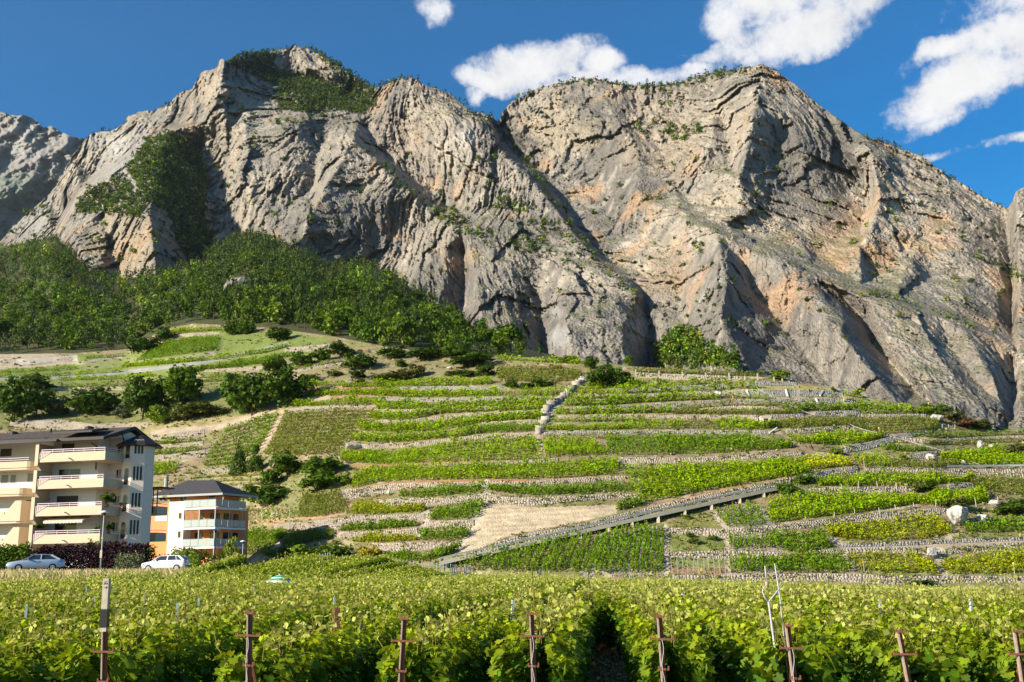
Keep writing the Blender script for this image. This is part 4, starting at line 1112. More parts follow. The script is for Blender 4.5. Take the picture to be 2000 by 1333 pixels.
for (x, y, r, c, a) in [(1640, 470, 70, (0.331, 0.216, 0.122), .55), (1720, 500, 40, (0.360, 0.209, 0.108), .55), (1290, 270, 90, (0.360, 0.288, 0.209), .5), (1090, 250, 70, (0.374, 0.317, 0.238), .6), (880, 300, 40, (0.403, 0.360, 0.310), .6), (912, 264, 26, (0.475, 0.439, 0.396), .75),
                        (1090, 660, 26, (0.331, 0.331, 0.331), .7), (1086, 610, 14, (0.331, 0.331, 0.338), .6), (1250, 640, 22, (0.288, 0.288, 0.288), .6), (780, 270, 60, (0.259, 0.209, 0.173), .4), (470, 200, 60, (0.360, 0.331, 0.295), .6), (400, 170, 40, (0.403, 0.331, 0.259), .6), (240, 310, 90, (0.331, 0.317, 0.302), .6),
                        (230, 285, 24, (0.446, 0.432, 0.410), .5), (60, 420, 60, (0.288, 0.281, 0.274), .6), (1560, 320, 100, (0.130, 0.123, 0.118), .8), (1620, 290, 80, (0.130, 0.123, 0.118), .7), (1600, 400, 60, (0.14, 0.13, 0.12), .6), (700, 450, 80, (0.125, 0.12, 0.115), .8), (760, 400, 50, (0.13, 0.125, 0.12), .7), (1500, 660, 70, (0.14, 0.132, 0.125), .7), (1900, 700, 60, (0.15, 0.14, 0.13), .6), (1000, 620, 80, (0.17, 0.15, 0.13), .5), (820, 560, 40, (0.16, 0.145, 0.13), .6), (560, 400, 60, (0.18, 0.17, 0.155), .5), (620, 330, 60, (0.194, 0.184, 0.173), .5), (640, 130, 22, (0.360, 0.302, 0.238), .5),  # darkest entries put the shade of the turned-away faces into the colour
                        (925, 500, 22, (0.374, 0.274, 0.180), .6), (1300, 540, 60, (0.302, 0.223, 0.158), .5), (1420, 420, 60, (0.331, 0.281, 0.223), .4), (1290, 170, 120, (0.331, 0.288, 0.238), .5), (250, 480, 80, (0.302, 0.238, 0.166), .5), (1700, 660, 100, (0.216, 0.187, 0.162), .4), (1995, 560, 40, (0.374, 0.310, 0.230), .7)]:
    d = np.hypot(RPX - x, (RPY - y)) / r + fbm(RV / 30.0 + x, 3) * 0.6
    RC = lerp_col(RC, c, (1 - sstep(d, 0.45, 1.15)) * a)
crack = sstep(0.55 - rd2[0, 0] * 0 - ridged(RV / 16.0 + 50, 3), 0.12, 0.35)
RC = lerp_col(RC, (0.19, 0.175, 0.16), crack * 0.35)
turf = sstep(nrm[..., 2] + fbm(RV / 18.0 + 60, 3) * 0.25, 0.74, 0.92)
RC = lerp_col(RC, (0.135, 0.145, 0.05), turf * 0.55)
RC *= (1 + 0.22 * fbm(RV / 5.0, 3))[..., None]
bk1, bk2 = RV[0].copy(), RV[0].copy()
bk1 *= 1.03
bk1[:, 2] = RV[0][:, 2] - 14
bk2 *= 1.35
bk2[:, 2] = RV[0][:, 2] * 0.75
RV_all = np.concatenate([bk2[None], bk1[None], RV], 0)
RC_all = np.concatenate([RC[:1], RC[:1], RC], 0)
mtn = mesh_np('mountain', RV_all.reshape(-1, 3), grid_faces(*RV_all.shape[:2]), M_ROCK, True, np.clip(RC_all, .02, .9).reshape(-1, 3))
tag(mtn, 'huge limestone cliff with two summits and dark gullies', kind='structure')

# farther ridge on the left
LX = np.arange(-90, 262, 2.0)
LS = tab(LX, [(-90, 190), (0, 219), (30, 226), (52, 226), (70, 235), (85, 250), (100, 246), (120, 258), (145, 268), (165, 272), (200, 285), (262, 300)]) + fbm(np.stack([LX / 12., 0 * LX, 0 * LX + 8], -1), 4) * 3
tt = np.linspace(0, 1, 160)[:, None]
LPY = LS * (1 - tt) + 520.0 * tt
LPX = np.broadcast_to(LX, LPY.shape)
kk = 0.55
LD = 2700 * (1 - kk * 0.3) / (1 - kk * elev(LPX, LPY))
lp = place(LPX, LPY, LD)
LD = LD - (ridged(lp / np.array([330., 330., 600.]), 5) - .9) * 80 - (ridged(lp @ np.array([[.8, 0, -.6], [0, 1, 0], [.6, 0, .8]]).T / np.array([90., 120., 240.]), 4) - .8) * 26
LD = LD - (ridged(lp / 60., 4, .6) - .8) * 12 - (ridged(lp / 22. + 7, 3, .6) - .8) * 8 - facets(lp[..., 0] / 24 + lp[..., 2] / 70, lp[..., 2] / 46, 8, 1.9) * 12 - facets(lp[..., 0] / 60 + lp[..., 2] / 90, lp[..., 2] / 120, 6, 1.8) * 20
LV = place(LPX, LPY, LD)
LC = np.ones(LPY.shape + (3,)) * np.array((0.25, 0.235, 0.22))
lb = fbm(LV / 330.0, 4)
LC = lerp_col(LC, (0.17, 0.20, 0.16), sstep(lb, -.05, .35) * .8)
LC = lerp_col(LC, (0.31, 0.31, 0.315), sstep(-lb, .0, .4) * .7)
LC = lerp_col(LC, (0.07, 0.10, 0.05), sstep(fbm(LV / 120.0 + 9, 4) + (LPY - 400) / 260, .25, .5) * .8)
lbk = LV[0] * np.array([1.15, 1.15, .9])
LV_all = np.concatenate([lbk[None], LV], 0)
m2 = mesh_np('distant_ridge', LV_all.reshape(-1, 3), grid_faces(*LV_all.shape[:2]), M_ROCK, True, np.clip(np.concatenate([LC[:1], LC], 0), .02, .9).reshape(-1, 3))
tag(m2, 'far hazy grey ridge behind the cliff', kind='structure')

# wooded slope between the terraces and the cliff
FT = [(-90, 492), (0, 488), (60, 476), (110, 466), (140, 500), (170, 530), (215, 545), (260, 548), (330, 530), (390, 520), (420, 485), (450, 470), (500, 462), (560, 488), (640, 528), (720, 522), (760, 536), (800, 570), (870, 608), (920, 648), (1000, 678), (1070, 696)]
FX = np.arange(-90, 1081, 6.0)
f_top, f_bot = tab(FX, FT) - 4, tab(FX, HC_Y) + 6
eT, eB = elev(FX, f_top), elev(FX, f_bot)
dT, dB = mtn_depth(FX, f_top) * 0.985, tab(FX, HC_D) + 16
dT = blur(dT, 4.0, 0)
sF = (eT * dT - eB * dB) / (dT - dB)
tt = np.linspace(0, 1, 60)[:, None]
FPY = f_top * (1 - tt) + f_bot * tt
FPX_ = np.broadcast_to(FX, FPY.shape)


def forest_depth(px, py):
    a = [np.interp(px, FX, v) for v in (eT, eB, dT, dB, sF)]
    e = np.clip(elev(px, py), a[1], a[0])
    return np.clip((a[1] * a[3] - a[4] * a[3]) / (e - a[4]), a[3], a[2])


FV = place(FPX_, FPY, forest_depth(FPX_, FPY))
FC = np.ones(FPY.shape + (3,)) * np.array((0.07, 0.075, 0.03)) * (1 + .4 * fbm(FV / 30., 3))[..., None]
fs = mesh_np('wooded_slope', FV.reshape(-1, 3), grid_faces(*FV.shape[:2]), M_SOIL, True, FC.reshape(-1, 3))
tag(fs, 'shaded forest floor under the cliff', kind='structure')
# ------------------------------------------------------------------ dry stone walls
def path_pts(pts, n):
    t = np.linspace(0, 1, n)
    x = np.array([p[0] for p in pts], float)
    y = np.array([p[1] for p in pts], float)
    s = np.concatenate([[0], np.cumsum(np.hypot(np.diff(x), np.diff(y)))])
    s /= s[-1]
    return np.interp(t, s, x), np.interp(t, s, y)


def quads_pack(Q):
    """Q: n x 4 x 3 -> vertices, faces."""
    n = len(Q)
    return Q.reshape(-1, 3), np.arange(4 * n).reshape(n, 4)


for wi, (lab, top, bot, grey) in enumerate(WALLS):
    R = np.random.default_rng(100 + wi)
    tx, ty = path_pts(top, 160)
    bx, by = path_pts(bot, 160)
    T = on_hill(tx, ty)
    B = on_hill(bx, by)
    B[:, 2] -= 0.05
    fwd = np.array([0.0, -1.0, 0.0])
    T, B = T + fwd * 0.18, B + fwd * 0.30
    run = np.concatenate([[0], np.cumsum(np.linalg.norm(np.diff(B, axis=0), axis=1))])
    H = np.maximum((T - B)[:, 2], 0.25)
    # body of the wall: face, coping, back
    back = T + np.array([0, 0.75, -0.05])
    back2_ = B + np.array([0, 1.6, 0.0])
    rows_ = np.stack([B + np.array([0, 0, -0.4]), B, T, back, back2_])
    base_c = np.array((0.225, 0.215, 0.20)) if grey else np.array((0.27, 0.235, 0.19))
    root = mesh_np('stone_wall', rows_.reshape(-1, 3) - B[0], grid_faces(5, 160)[:, ::-1], M_STONE, False, np.tile(base_c * 0.95, (800, 1)))
    root.location = tuple(B[0])
    tag(root, lab, 'stone wall', 'dry stone terrace walls')
    # its stones, course by course
    V_, C_ = [], []
    hm = float(H.mean())
    nc = max(2, int(round(hm / 0.22)))
    for c in range(nc):
        pos = R.uniform(0, 0.3)
        while pos < run[-1] - 0.1:
            w = R.uniform(0.22, 0.55)
            e = min(pos + w, run[-1])
            v0, v1 = (c + R.uniform(0, .06)) / nc, (c + 1 - R.uniform(0, .08) + (0.35 * R.random() if c == nc - 1 else 0)) / nc
            q = []
            for s_pos, v in ((pos, v0), (e, v0 + R.uniform(-.04, .04)), (e, v1), (pos, v1 + R.uniform(-.04, .04))):
                b = np.array([np.interp(s_pos, run, B[:, k]) for k in range(3)])
                t = np.array([np.interp(s_pos, run, T[:, k]) for k in range(3)])
                q.append(b + (t - b) * v)
            q = np.array(q)
            cen = q.mean(0)
            pr = R.uniform(0.02, 0.11)
            f = cen + (q - cen) * 0.88 + fwd * pr
            V_.append(np.concatenate([q + np.array([0, 0.05, 0]), f]))
            C_.append((np.array((0.30, 0.29, 0.275)) if grey else np.array((0.385, 0.335, 0.275))) * R.uniform(0.80, 1.12) * np.array([1, R.uniform(.95, 1.0), R.uniform(.9, 1.02)]))
            pos = e + R.uniform(0.005, 0.03)
    ns = len(V_)
    fq = np.array([(4, 5, 6, 7), (0, 1, 5, 4), (1, 2, 6, 5), (2, 3, 7, 6), (3, 0, 4, 7)])
    F = (fq[None] + 8 * np.arange(ns)[:, None, None]).reshape(-1, 4)
    st = mesh_np('stone_facing', np.concatenate(V_) - B[0], F, M_STONE, False, np.repeat(np.array(C_), 8, 0), parent=root)
    st['kind'] = 'stuff'


# ------------------------------------------------------------------ foliage builders
def rand_quads(R, P, size, nrm=None, jitter=0.8, aspect=0.75):
    """Leaf quads at points P (n x 3), facing roughly nrm."""
    n = len(P)
    v = R.normal(size=(n, 3))
    if nrm is not None:
        v = nrm + v * jitter
    v /= np.linalg.norm(v, axis=1)[:, None] + 1e-9
    a = np.cross(v, R.normal(size=(n, 3)))
    a /= np.linalg.norm(a, axis=1)[:, None] + 1e-9
    b = np.cross(v, a)
    s = (size if np.ndim(size) else np.full(n, size))[:, None] * 0.5
    a, b = a * s, b * s * aspect
    k = v * s * 0.35
    return np.stack([P - a, P - b + k, P + a, P + b - k * 0.3], 1)


def crown_cloud(R, blobs, per, leaf, shape='round', spread=0.15):
    """A crown 1 wide and 1 high made of leaf clumps; returns quads and a brightness per quad (random per clump and leaf)."""
    C, NN = [], []
    lobes = []
    for q in range(9):
        d = R.normal(size=3)
        d /= np.linalg.norm(d)
        lobes.append((d * R.uniform(.14, .30) * np.array([1, 1, .95]), R.uniform(.19, .28)))
    for _ in range(blobs):
        while True:
            d = R.normal(size=3)
            d /= np.linalg.norm(d)
            if shape != 'bush' or d[2] > -0.25:
                break
        r = R.uniform(0.55, 1.0) ** 0.6
        if shape == 'cone':
            z = R.random() ** 1.4
            rr = 0.46 * (1 - z) ** 0.8 * R.uniform(.6, 1)
            th = R.uniform(0, 6.283)
            c = np.array([rr * math.cos(th), rr * math.sin(th), 0.04 + 0.90 * z])
            d = np.array([math.cos(th), math.sin(th), .5])
        elif shape == 'pine':
            z = R.random()
            rr = (0.30 + 0.16 * math.sin(z * 3)) * R.uniform(.4, 1)
            th = R.uniform(0, 6.283)
            c = np.array([rr * math.cos(th), rr * math.sin(th), 0.30 + 0.62 * z])
            d = np.array([math.cos(th), math.sin(th), .7])
        elif shape == 'bush':
            lc, lr = lobes[R.integers(9)]
            e = lc + d * lr * r
            c = np.array([e[0] * 1.05, e[1] * 1.05, max(0.36 + e[2] * 1.15, .03)])
        else:
            lc, lr = lobes[R.integers(9)]
            e = lc + d * lr * r
            c = np.array([e[0] * 1.05, e[1] * 1.05, max(0.46 + e[2] * 1.15, .04)])
        C.append(c)
        NN.append(d)
    C, NN = np.repeat(np.array(C), per, 0), np.repeat(np.array(NN), per, 0)
    off = R.normal(size=C.shape)
    off /= np.linalg.norm(off, axis=1)[:, None]
    off *= (R.random(len(C)) ** 0.5)[:, None] * spread
    P = C + off * np.array([1, 1, 0.8])
    P[:, 2] = np.maximum(P[:, 2], 0.02)
    nn = NN + off / spread * 0.9 + np.array([0, 0, 0.35])
    Q = rand_quads(R, P, leaf * R.uniform(0.7, 1.3, len(P)), nn, 0.7)
    br = np.repeat(R.uniform(0.75, 1.2, blobs), per) * R.uniform(0.8, 1.2, len(P))
    return Q, br


def trunk_mb(R, h, r, lean=0.05):
    m = MB()
    top = (R.uniform(-lean, lean), R.uniform(-lean, lean), h)
    m.tube([(0, 0, -0.06), (top[0] * .4, top[1] * .4, h * .5), top], [r, r * .75, r * .45], 7)
    for k in range(4):
        a = R.uniform(0, 6.28)
        z = h * R.uniform(.55, .95)
        m.tube([(top[0] * z / h, top[1] * z / h, z), (.16 * math.cos(a), .16 * math.sin(a), z + .16), (.28 * math.cos(a), .28 * math.sin(a), z + .24)], [r * .4, r * .28, r * .12], 5)
    return m


LEAFC = {'dark': (0.058, 0.108, 0.008), 'mid': (0.080, 0.142, 0.008), 'light': (0.15, 0.22, 0.016), 'olive': (0.105, 0.120, 0.025), 'yellow': (0.34, 0.27, 0.02), 'rust': (0.13, 0.065, 0.03), 'grey': (0.15, 0.17, 0.09), 'purple': (0.035, 0.014, 0.022), 'pine': (0.046, 0.078, 0.012)}


def cloud_mesh(name, Q, br, colr, mat=None):
    V, F = quads_pack(Q)
    c = np.repeat(np.array(colr)[None] * br[:, None], 4, 0)
    return mesh_np(name, V, F, mat or M_LEAF, False, c, link=False)


CROWNS, TRUNKS = {}, []
for k in range(3):
    TRUNKS.append(trunk_mb(np.random.default_rng(60 + k), 0.42, 0.022).mesh('trunk', M_BARK, True))
stems = MB()
for a in (0.3, 1.9, 3.4, 5.0):
    stems.tube([(0.03 * math.cos(a), .03 * math.sin(a), -.06), (.13 * math.cos(a), .13 * math.sin(a), .22), (.22 * math.cos(a), .22 * math.sin(a), .45)], [.02, .014, .006], 5)
STEMS = stems.mesh('stem', M_BARK)


def crown_mesh(kind, shape, var):
    k = (kind, shape, var)
    if k not in CROWNS:
        R = np.random.default_rng(abs(hash((shape, var))) % 1000 + 1 if False else {'round': 1, 'bush': 2, 'cone': 3, 'pine': 4}[shape] * 100 + var)
        n = {'round': (84, 30), 'bush': (64, 28), 'cone': (70, 20), 'pine': (44, 22)}[shape]
        Q, br = crown_cloud(R, n[0], n[1], 0.085, shape, 0.15)
        CROWNS[k] = cloud_mesh('crown', Q, br, LEAFC[kind])
    return CROWNS[k]


# trees and bushes that stand out on the slope: x, foot y, width, height (picture), colour, form, label
PLANTS = [
    (75, 762, 72, 34, 'dark', 'bush', 'dark bushy tree above the row of roadside trees at the left edge'),
    (28, 826, 70, 86, 'dark', 'round', 'dark tree at the left edge beside the stone wall end'),
    (70, 815, 90, 64, 'mid', 'round', 'broad green tree second from the left edge'),
    (112, 812, 44, 44, 'grey', 'bush', 'pale whitish flowering bush between the two dark trees'),
    (184, 812, 112, 62, 'dark', 'round', 'wide dark dome shaped tree left of the tallest roadside tree'),
    (238, 818, 40, 26, 'grey', 'bush', 'small pale bush under the wide dark tree'),
    (278, 820, 82, 98, 'dark', 'round', 'tallest dark roadside tree above the apartment roof'),
    (348, 796, 92, 80, 'mid', 'round', 'light leaved tree right of the tallest roadside tree'),
    (308, 832, 46, 48, 'light', 'round', 'small light green tree in front of the roadside trees'),
    (362, 822, 64, 44, 'olive', 'bush', 'olive bush under the light leaved tree'),
    (412, 812, 90, 30, 'olive', 'bush', 'low wide scrub patch between the two tree groups'),
    (452, 786, 46, 56, 'dark', 'round', 'slim dark tree at the left of the big evergreen group'),
    (492, 812, 96, 96, 'dark', 'round', 'biggest dark evergreen in mid slope above the green plot'),
    (560, 796, 88, 78, 'dark', 'round', 'dark evergreen with layered branches right of the biggest one'),
    (535, 726, 50, 36, 'mid', 'bush', 'left bush of the three under the tumbled wall'),
    (588, 716, 52, 34, 'mid', 'bush', 'middle bush of the three under the tumbled wall'),
    (630, 705, 44, 30, 'mid', 'bush', 'right bush of the three under the tumbled wall'),
    (705, 722, 70, 42, 'dark', 'bush', 'large dark bush at the left end of the scrubby slope'),
    (668, 696, 56, 34, 'dark', 'bush', 'dark bush on the crest right of the tumbled wall'),
    (608, 748, 30, 23, 'olive', 'bush', 'olive bush at the right foot of the dark evergreens'),
    (652, 736, 28, 17, 'olive', 'bush', 'small round bush above the short top vine strip'),
    (696, 741, 36, 25, 'dark', 'bush', 'round bush above the left end of the topmost long strip'),
    (703, 751, 26, 12, 'olive', 'bush', 'low bush touching the topmost long vine strip'),
    (745, 746, 42, 18, 'mid', 'bush', 'first low bush along the top of the long strip'),
    (782, 744, 56, 25, 'olive', 'bush', 'second wider bush along the top of the long strip'),
    (816, 736, 40, 32, 'olive', 'bush', 'tall olive bush in the middle of the scrubby slope'),
    (786, 718, 30, 18, 'dark', 'bush', 'small dark bush high on the scrubby slope'),
    (880, 735, 26, 15, 'olive', 'bush', 'small bush among pale stones on the scrubby slope'),
    (910, 737, 42, 20, 'dark', 'bush', 'low dark bush right of the pale stones'),
    (946, 736, 44, 32, 'dark', 'bush', 'taller dark bush beside the dull brown plot'),
    (918, 716, 92, 34, 'dark', 'bush', 'wide dark thicket above the dull brown plot corner'),
    (770, 701, 66, 30, 'dark', 'bush', 'left thicket on the crest under the forest edge'),
    (836, 703, 72, 28, 'dark', 'bush', 'middle thicket on the crest under the forest edge'),
    (890, 698, 60, 24, 'mid', 'bush', 'right thicket on the crest under the forest edge'),
    (1001, 759, 30, 22, 'dark', 'bush', 'left bush of the three below the dull brown plot'),
    (1030, 761, 34, 18, 'dark', 'bush', 'middle bush of the three below the dull brown plot'),
    (1060, 756, 40, 20, 'dark', 'bush', 'right bush of the three below the dull brown plot'),
    (1088, 721, 24, 9, 'mid', 'bush', 'tiny bush on the dull brown plot near the crest'),
    (1106, 707, 40, 15, 'dark', 'bush', 'low dark bush on the crest strip before the cliff foot'),
    (1156, 722, 26, 28, 'dark', 'round', 'small tree on the crest left of the round staircase bush'),
    (1176, 757, 64, 52, 'dark', 'bush', 'large round dark bush at the head of the stone staircase'),
    (1214, 755, 48, 44, 'dark', 'bush', 'dark bush joined to the large round bush on its right'),
    (1228, 715, 18, 24, 'mid', 'round', 'slender green tree in front of the scree cone'),
    (1526, 743, 42, 28, 'light', 'bush', 'pale green round tree on the crest against the cliff'),
    (1629, 766, 11, 13, 'mid', 'bush', 'tiny bush at the end of the top dry grass strip'),
    (1806, 799, 18, 15, 'dark', 'bush', 'small dark bush left of the crest tree beside the white rock'),
    (1836, 812, 36, 30, 'dark', 'bush', 'dark round tree on the crest beside the white rock'),
    (1862, 824, 46, 26, 'olive', 'bush', 'olive bush right of the crest tree'),
    (1884, 837, 40, 24, 'rust', 'bush', 'reddish brown bush on the crest'),
    (1915, 838, 52, 22, 'olive', 'bush', 'low olive bush at the right end of the crest group'),
    (1987, 890, 38, 30, 'olive', 'bush', 'round greyish bush at the right edge above the guard rail'),
    (1636, 888, 30, 15, 'light', 'bush', 'bright yellowish bush at the end of the tall curved wall'),
    (1766, 899, 20, 14, 'light', 'bush', 'small bright bush left of the short grey wall'),
    (1572, 946, 48, 24, 'mid', 'bush', 'spreading bush at the upper end of the ramp'),
    (1536, 968, 38, 32, 'mid', 'bush', 'bush with reddish tips hanging over the ramp end'),
    (1806, 960, 54, 18, 'dark', 'bush', 'dark shrub behind the flowers on the right'),
    (1977, 1006, 76, 36, 'dark', 'bush', 'dense dark bush at the right edge above the white boulder level'),
    (1868, 996, 54, 30, 'olive', 'bush', 'shrub growing over the top of the big white boulder'),
    (466, 928, 38, 58, 'dark', 'cone', 'left dark conical tree of the pair above the orange house'),
    (499, 922, 38, 50, 'dark', 'cone', 'right dark conical tree of the pair above the orange house'),
    (566, 926, 64, 40, 'mid', 'bush', 'round bush below the dull curved plot'),
    (628, 932, 66, 44, 'mid', 'bush', 'bright round bush left of the wide ragged vine band'),
    (520, 988, 64, 46, 'dark', 'bush', 'lowest dark bush of the diagonal group above the young bushes'),
    (528, 952, 40, 42, 'mid', 'bush', 'bush between the conical pair and the lowest dark bush'),
    (622, 958, 62, 40, 'mid', 'bush', 'bush in the grass hollow under the bright round bush'),
    (672, 948, 26, 24, 'light', 'bush', 'small bright bush at the left end of the ragged band'),
    (565, 1094, 80, 34, 'light', 'bush', 'light green bush at the slope foot nearest the orange house'),
    (610, 1100, 90, 42, 'light', 'bush', 'middle light green bush at the slope foot'),
    (660, 1102, 90, 46, 'mid', 'bush', 'darker feathery bush left of the yellow shrub'),
    (722, 1098, 56, 38, 'yellow', 'bush', 'yellow orange shrub at the slope foot'),
    (286, 692, 64, 40, 'dark', 'round', 'dark trees clump left of the sloping green block'),
    (322, 668, 40, 30, 'dark', 'round', 'small dark tree at the upper left of the sloping green block'),
    (456, 656, 42, 36, 'dark', 'round', 'dark tree right of the top block on the left hill'),
    (481, 654, 34, 28, 'mid', 'round', 'green tree second from the top block on the left hill'),
    (542, 668, 48, 34, 'dark', 'round', 'dark tree at the right end of the left hill meadow'),
    (1348, 1050, 20, 12, 'mid', 'bush', 'left fruit bush on the lower grass patch'),
    (1356, 1064, 22, 16, 'olive', 'bush', 'middle fruit bush on the lower grass patch'),
    (1394, 1056, 20, 13, 'mid', 'bush', 'right fruit bush on the lower grass patch'),
    (1344, 1014, 20, 10, 'light', 'bush', 'bright bush at the top of the upper grass patch'),
    (1800, 1142, 50, 12, 'dark', 'bush', 'dark green bush in the gap of the lowest wall'),
]
HTREE = []
for i, (x, y, w, h, kind, shape, lab) in enumerate(PLANTS):
    p = on_hill(np.array([x]), np.array([y]))[0]
    sc = p[1] / 2000.0
    if 510 < x < 690 and 900 < y < 1000:
        w, h = w * 1.3, h * 1.2
    tree = shape in ('round', 'cone')
    t = empty('tree' if tree else 'bush', p, (i * 2.4) % 6.28)
    tag(t, lab, 'tree' if tree else 'bush', 'trees and bushes on the terraced slope')
    S = (w * sc * 1.08, w * sc * 1.08, h * sc * 1.05)
    obj('crown', crown_mesh(kind, shape, i % 2), t, scale=S)
    obj('trunk' if tree else 'stem', TRUNKS[i % 3] if tree else STEMS, t, scale=S)

# ------------------------------------------------------------------ vines on the terraces, row by row
VAR = []
for k in range(8):
    R = np.random.default_rng(300 + k)
    n = 21
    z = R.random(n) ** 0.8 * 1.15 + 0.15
    rad = 0.42 * (0.5 + 0.5 * np.sin(np.clip(z / 1.35, 0, 1) * 2.6))
    th = R.uniform(0, 6.28, n)
    rr = rad * np.sqrt(R.random(n))
    P = np.stack([rr * np.cos(th), rr * np.sin(th), z], 1)
    Q = rand_quads(R, P, R.uniform(0.24, 0.42, n), np.stack([np.cos(th), np.sin(th), 0.6 + 0 * th], 1), 0.8)
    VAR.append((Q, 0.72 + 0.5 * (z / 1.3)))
nrows = 0


def vine_row(P, tint, R, hs, label, group, ws=1.0, vig=None, raw=False):
    """One row of vine plants standing at points P."""
    Qs, Cs = [], []
    c0 = np.array(TINT[tint])
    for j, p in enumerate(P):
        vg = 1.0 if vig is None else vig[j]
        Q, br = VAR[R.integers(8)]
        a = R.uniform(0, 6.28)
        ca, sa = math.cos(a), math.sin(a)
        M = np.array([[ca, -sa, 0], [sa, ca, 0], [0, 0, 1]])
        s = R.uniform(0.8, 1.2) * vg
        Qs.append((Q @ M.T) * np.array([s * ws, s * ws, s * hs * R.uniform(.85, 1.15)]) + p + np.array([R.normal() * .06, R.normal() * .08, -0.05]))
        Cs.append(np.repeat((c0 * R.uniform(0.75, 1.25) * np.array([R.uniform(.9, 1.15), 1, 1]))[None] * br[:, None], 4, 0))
    if raw:
        return np.concatenate(Qs), np.concatenate(Cs)
    V, F = quads_pack(np.concatenate(Qs))
    o = mesh_np('vine_row', V - P[0], F, M_VINE, False, np.concatenate(Cs))
    o.location = tuple(P[0])
    tag(o, label, 'vine row', group)
    return o


def along_world(A, step):
    d = np.concatenate([[0], np.cumsum(np.linalg.norm(np.diff(A, axis=0), axis=1))])
    n = max(2, int(d[-1] / step))
    t = np.linspace(0, d[-1], n)
    return np.stack([np.interp(t, d, A[:, k]) for k in range(3)], 1)


ROWS = []
for pi_, (phrase, top, bot, mode, n, tint) in enumerate(PLOTS):
    R = np.random.default_rng(500 + pi_)
    tx, ty = path_pts(top, 80)
    bx, by = path_pts(bot, 80)
    D = hill_depth(tx, ty)
    hs = {'dull': 0.9, 'straw': 0.55, 'fresh': 1.3, 'mid': 1.22, 'yellow': 1.2, 'lime': 1.2}[tint]
    near_ = D.mean() < 195
    if near_:
        hs *= .80
        if mode == 'h':
            n = int(round(n * 1.4))
    wf = .72 if near_ else 1.0
    ty = np.minimum(ty + 1.15 * hs * 2000.0 / D * 0.9, by - 0.5)        # foot of the back row
    grp = 'vine rows in ' + phrase
    ends = ('lowest', 'middle', 'uppermost') if mode != 'v' else ('leftmost', 'inner', 'rightmost')
    for r in range(n):
        if mode == 'v':
            u = r / max(n - 1, 1)
            i = int(round(u * 79))
            xs = np.linspace(bx[i], tx[i], 40)
            ys = np.linspace(by[i], ty[i], 40)
        else:
            u = 0.0 if n == 1 else r / (n - 1)
            xs, ys = bx * (1 - u) + tx * u, by * (1 - u) + ty * u
        A = on_hill(xs, ys)
        step = {'h': 0.56, 'v': 0.56, 'dots': 1.7}[mode]
        step *= 1.25 if D.mean() > 300 else .84 if near_ else 1.0
        P = along_world(A, step)
        if mode == 'dots' and r % 2:
            P = (P[:-1] + P[1:]) / 2
        # gaps where a vine has died
        if mode == 'h' and tint != 'dull':
            # ragged growth: vigour varies along the row
            vig = 0.85 + 0.5 * perlin(np.stack([P[:, 0] * .3, P[:, 1] * .3, np.full(len(P), pi_ + .5)], 1))
        else:
            vig = np.ones(len(P))
        size = len(P) * hs / D.mean()
        which = 'only' if n == 1 else ends[0] if r == 0 else ends[2] if r == n - 1 else ends[1]
        ROWS.append((size, P, tint, int(R.integers(1 << 30)), hs * (0.75 if mode == 'dots' else 1), f'{which} row of vines in {phrase}', grp, wf * (1.55 if mode == 'h' and tint in ('fresh', 'lime', 'yellow') else 1.3 if mode == 'h' and tint == 'mid' else 1.0 if mode == 'h' else .62 / wf), vig))
        nrows += 1
ROWS.sort(key=lambda q: -q[0])
MASS = []
for i, (_s, P, tint, sd, hs, lab, grp, ws, vig) in enumerate(ROWS):
    if i < 222:
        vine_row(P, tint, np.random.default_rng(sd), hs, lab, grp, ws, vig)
    else:
        MASS.append(vine_row(P, tint, np.random.default_rng(sd), hs, None, None, ws, vig, True))
V, F = quads_pack(np.concatenate([m[0] for m in MASS]))
tag(mesh_np('distant_vines', V, F, M_VINE, False, np.concatenate([m[1] for m in MASS])), 'smaller and more distant vines filling the terrace plots', kind='stuff')
print('terrace rows', nrows, 'joined', len(MASS), 'plants', sum(len(q[1]) for q in ROWS))

# ------------------------------------------------------------------ the wood below the cliff
FORB = FT + [(1070, 704), (1000, 694), (900, 690), (850, 690), (760, 680), (700, 668), (640, 655), (560, 640), (500, 640), (470, 640), (430, 628), (380, 628), (330, 640), (290, 668), (240, 690), (190, 688), (150, 690), (100, 690), (60, 696), (0, 694), (-90, 696)]
CLEAR = [[(448, 556), (456, 546), (480, 546), (494, 560), (492, 572), (452, 574)], [(205, 628), (240, 628), (240, 640), (205, 640)]]
R = np.random.default_rng(11)
tp = []
y = 455.0
while y < 700:
    dd = float(forest_depth(np.array([400.0]), np.array([y]))[0])
    stp = 2000.0 / dd * 3.6
    for x in np.arange(-80, 1075, stp):
        tp.append((x + R.uniform(-.5, .5) * stp, y + R.uniform(-.5, .5) * stp * .5))
    y += stp * 0.52
tp = np.array(tp)
k = inside(FORB, tp[:, 0], tp[:, 1])
for c in CLEAR:
    k &= ~inside(c, tp[:, 0], tp[:, 1])
tp = tp[k]
fd = forest_depth(tp[:, 0], tp[:, 1])
fpos = place(tp[:, 0], tp[:, 1], fd)
hgt = R.uniform(4.5, 11.5, len(tp))
con = perlin(np.stack([tp[:, 0] / 90, tp[:, 1] / 60, 0 * tp[:, 0] + .3], 1)) + R.normal(size=len(tp)) * .25 + np.where(tp[:, 1] < 560, .18, -.12) > 0.06
con |= (tp[:, 0] > 450) & (tp[:, 0] < 900) & (R.random(len(tp)) < .25)
wd = np.where(con, hgt * R.uniform(.5, .7, len(tp)), hgt * R.uniform(.8, 1.05, len(tp)))
vis = hgt * wd / fd ** 2
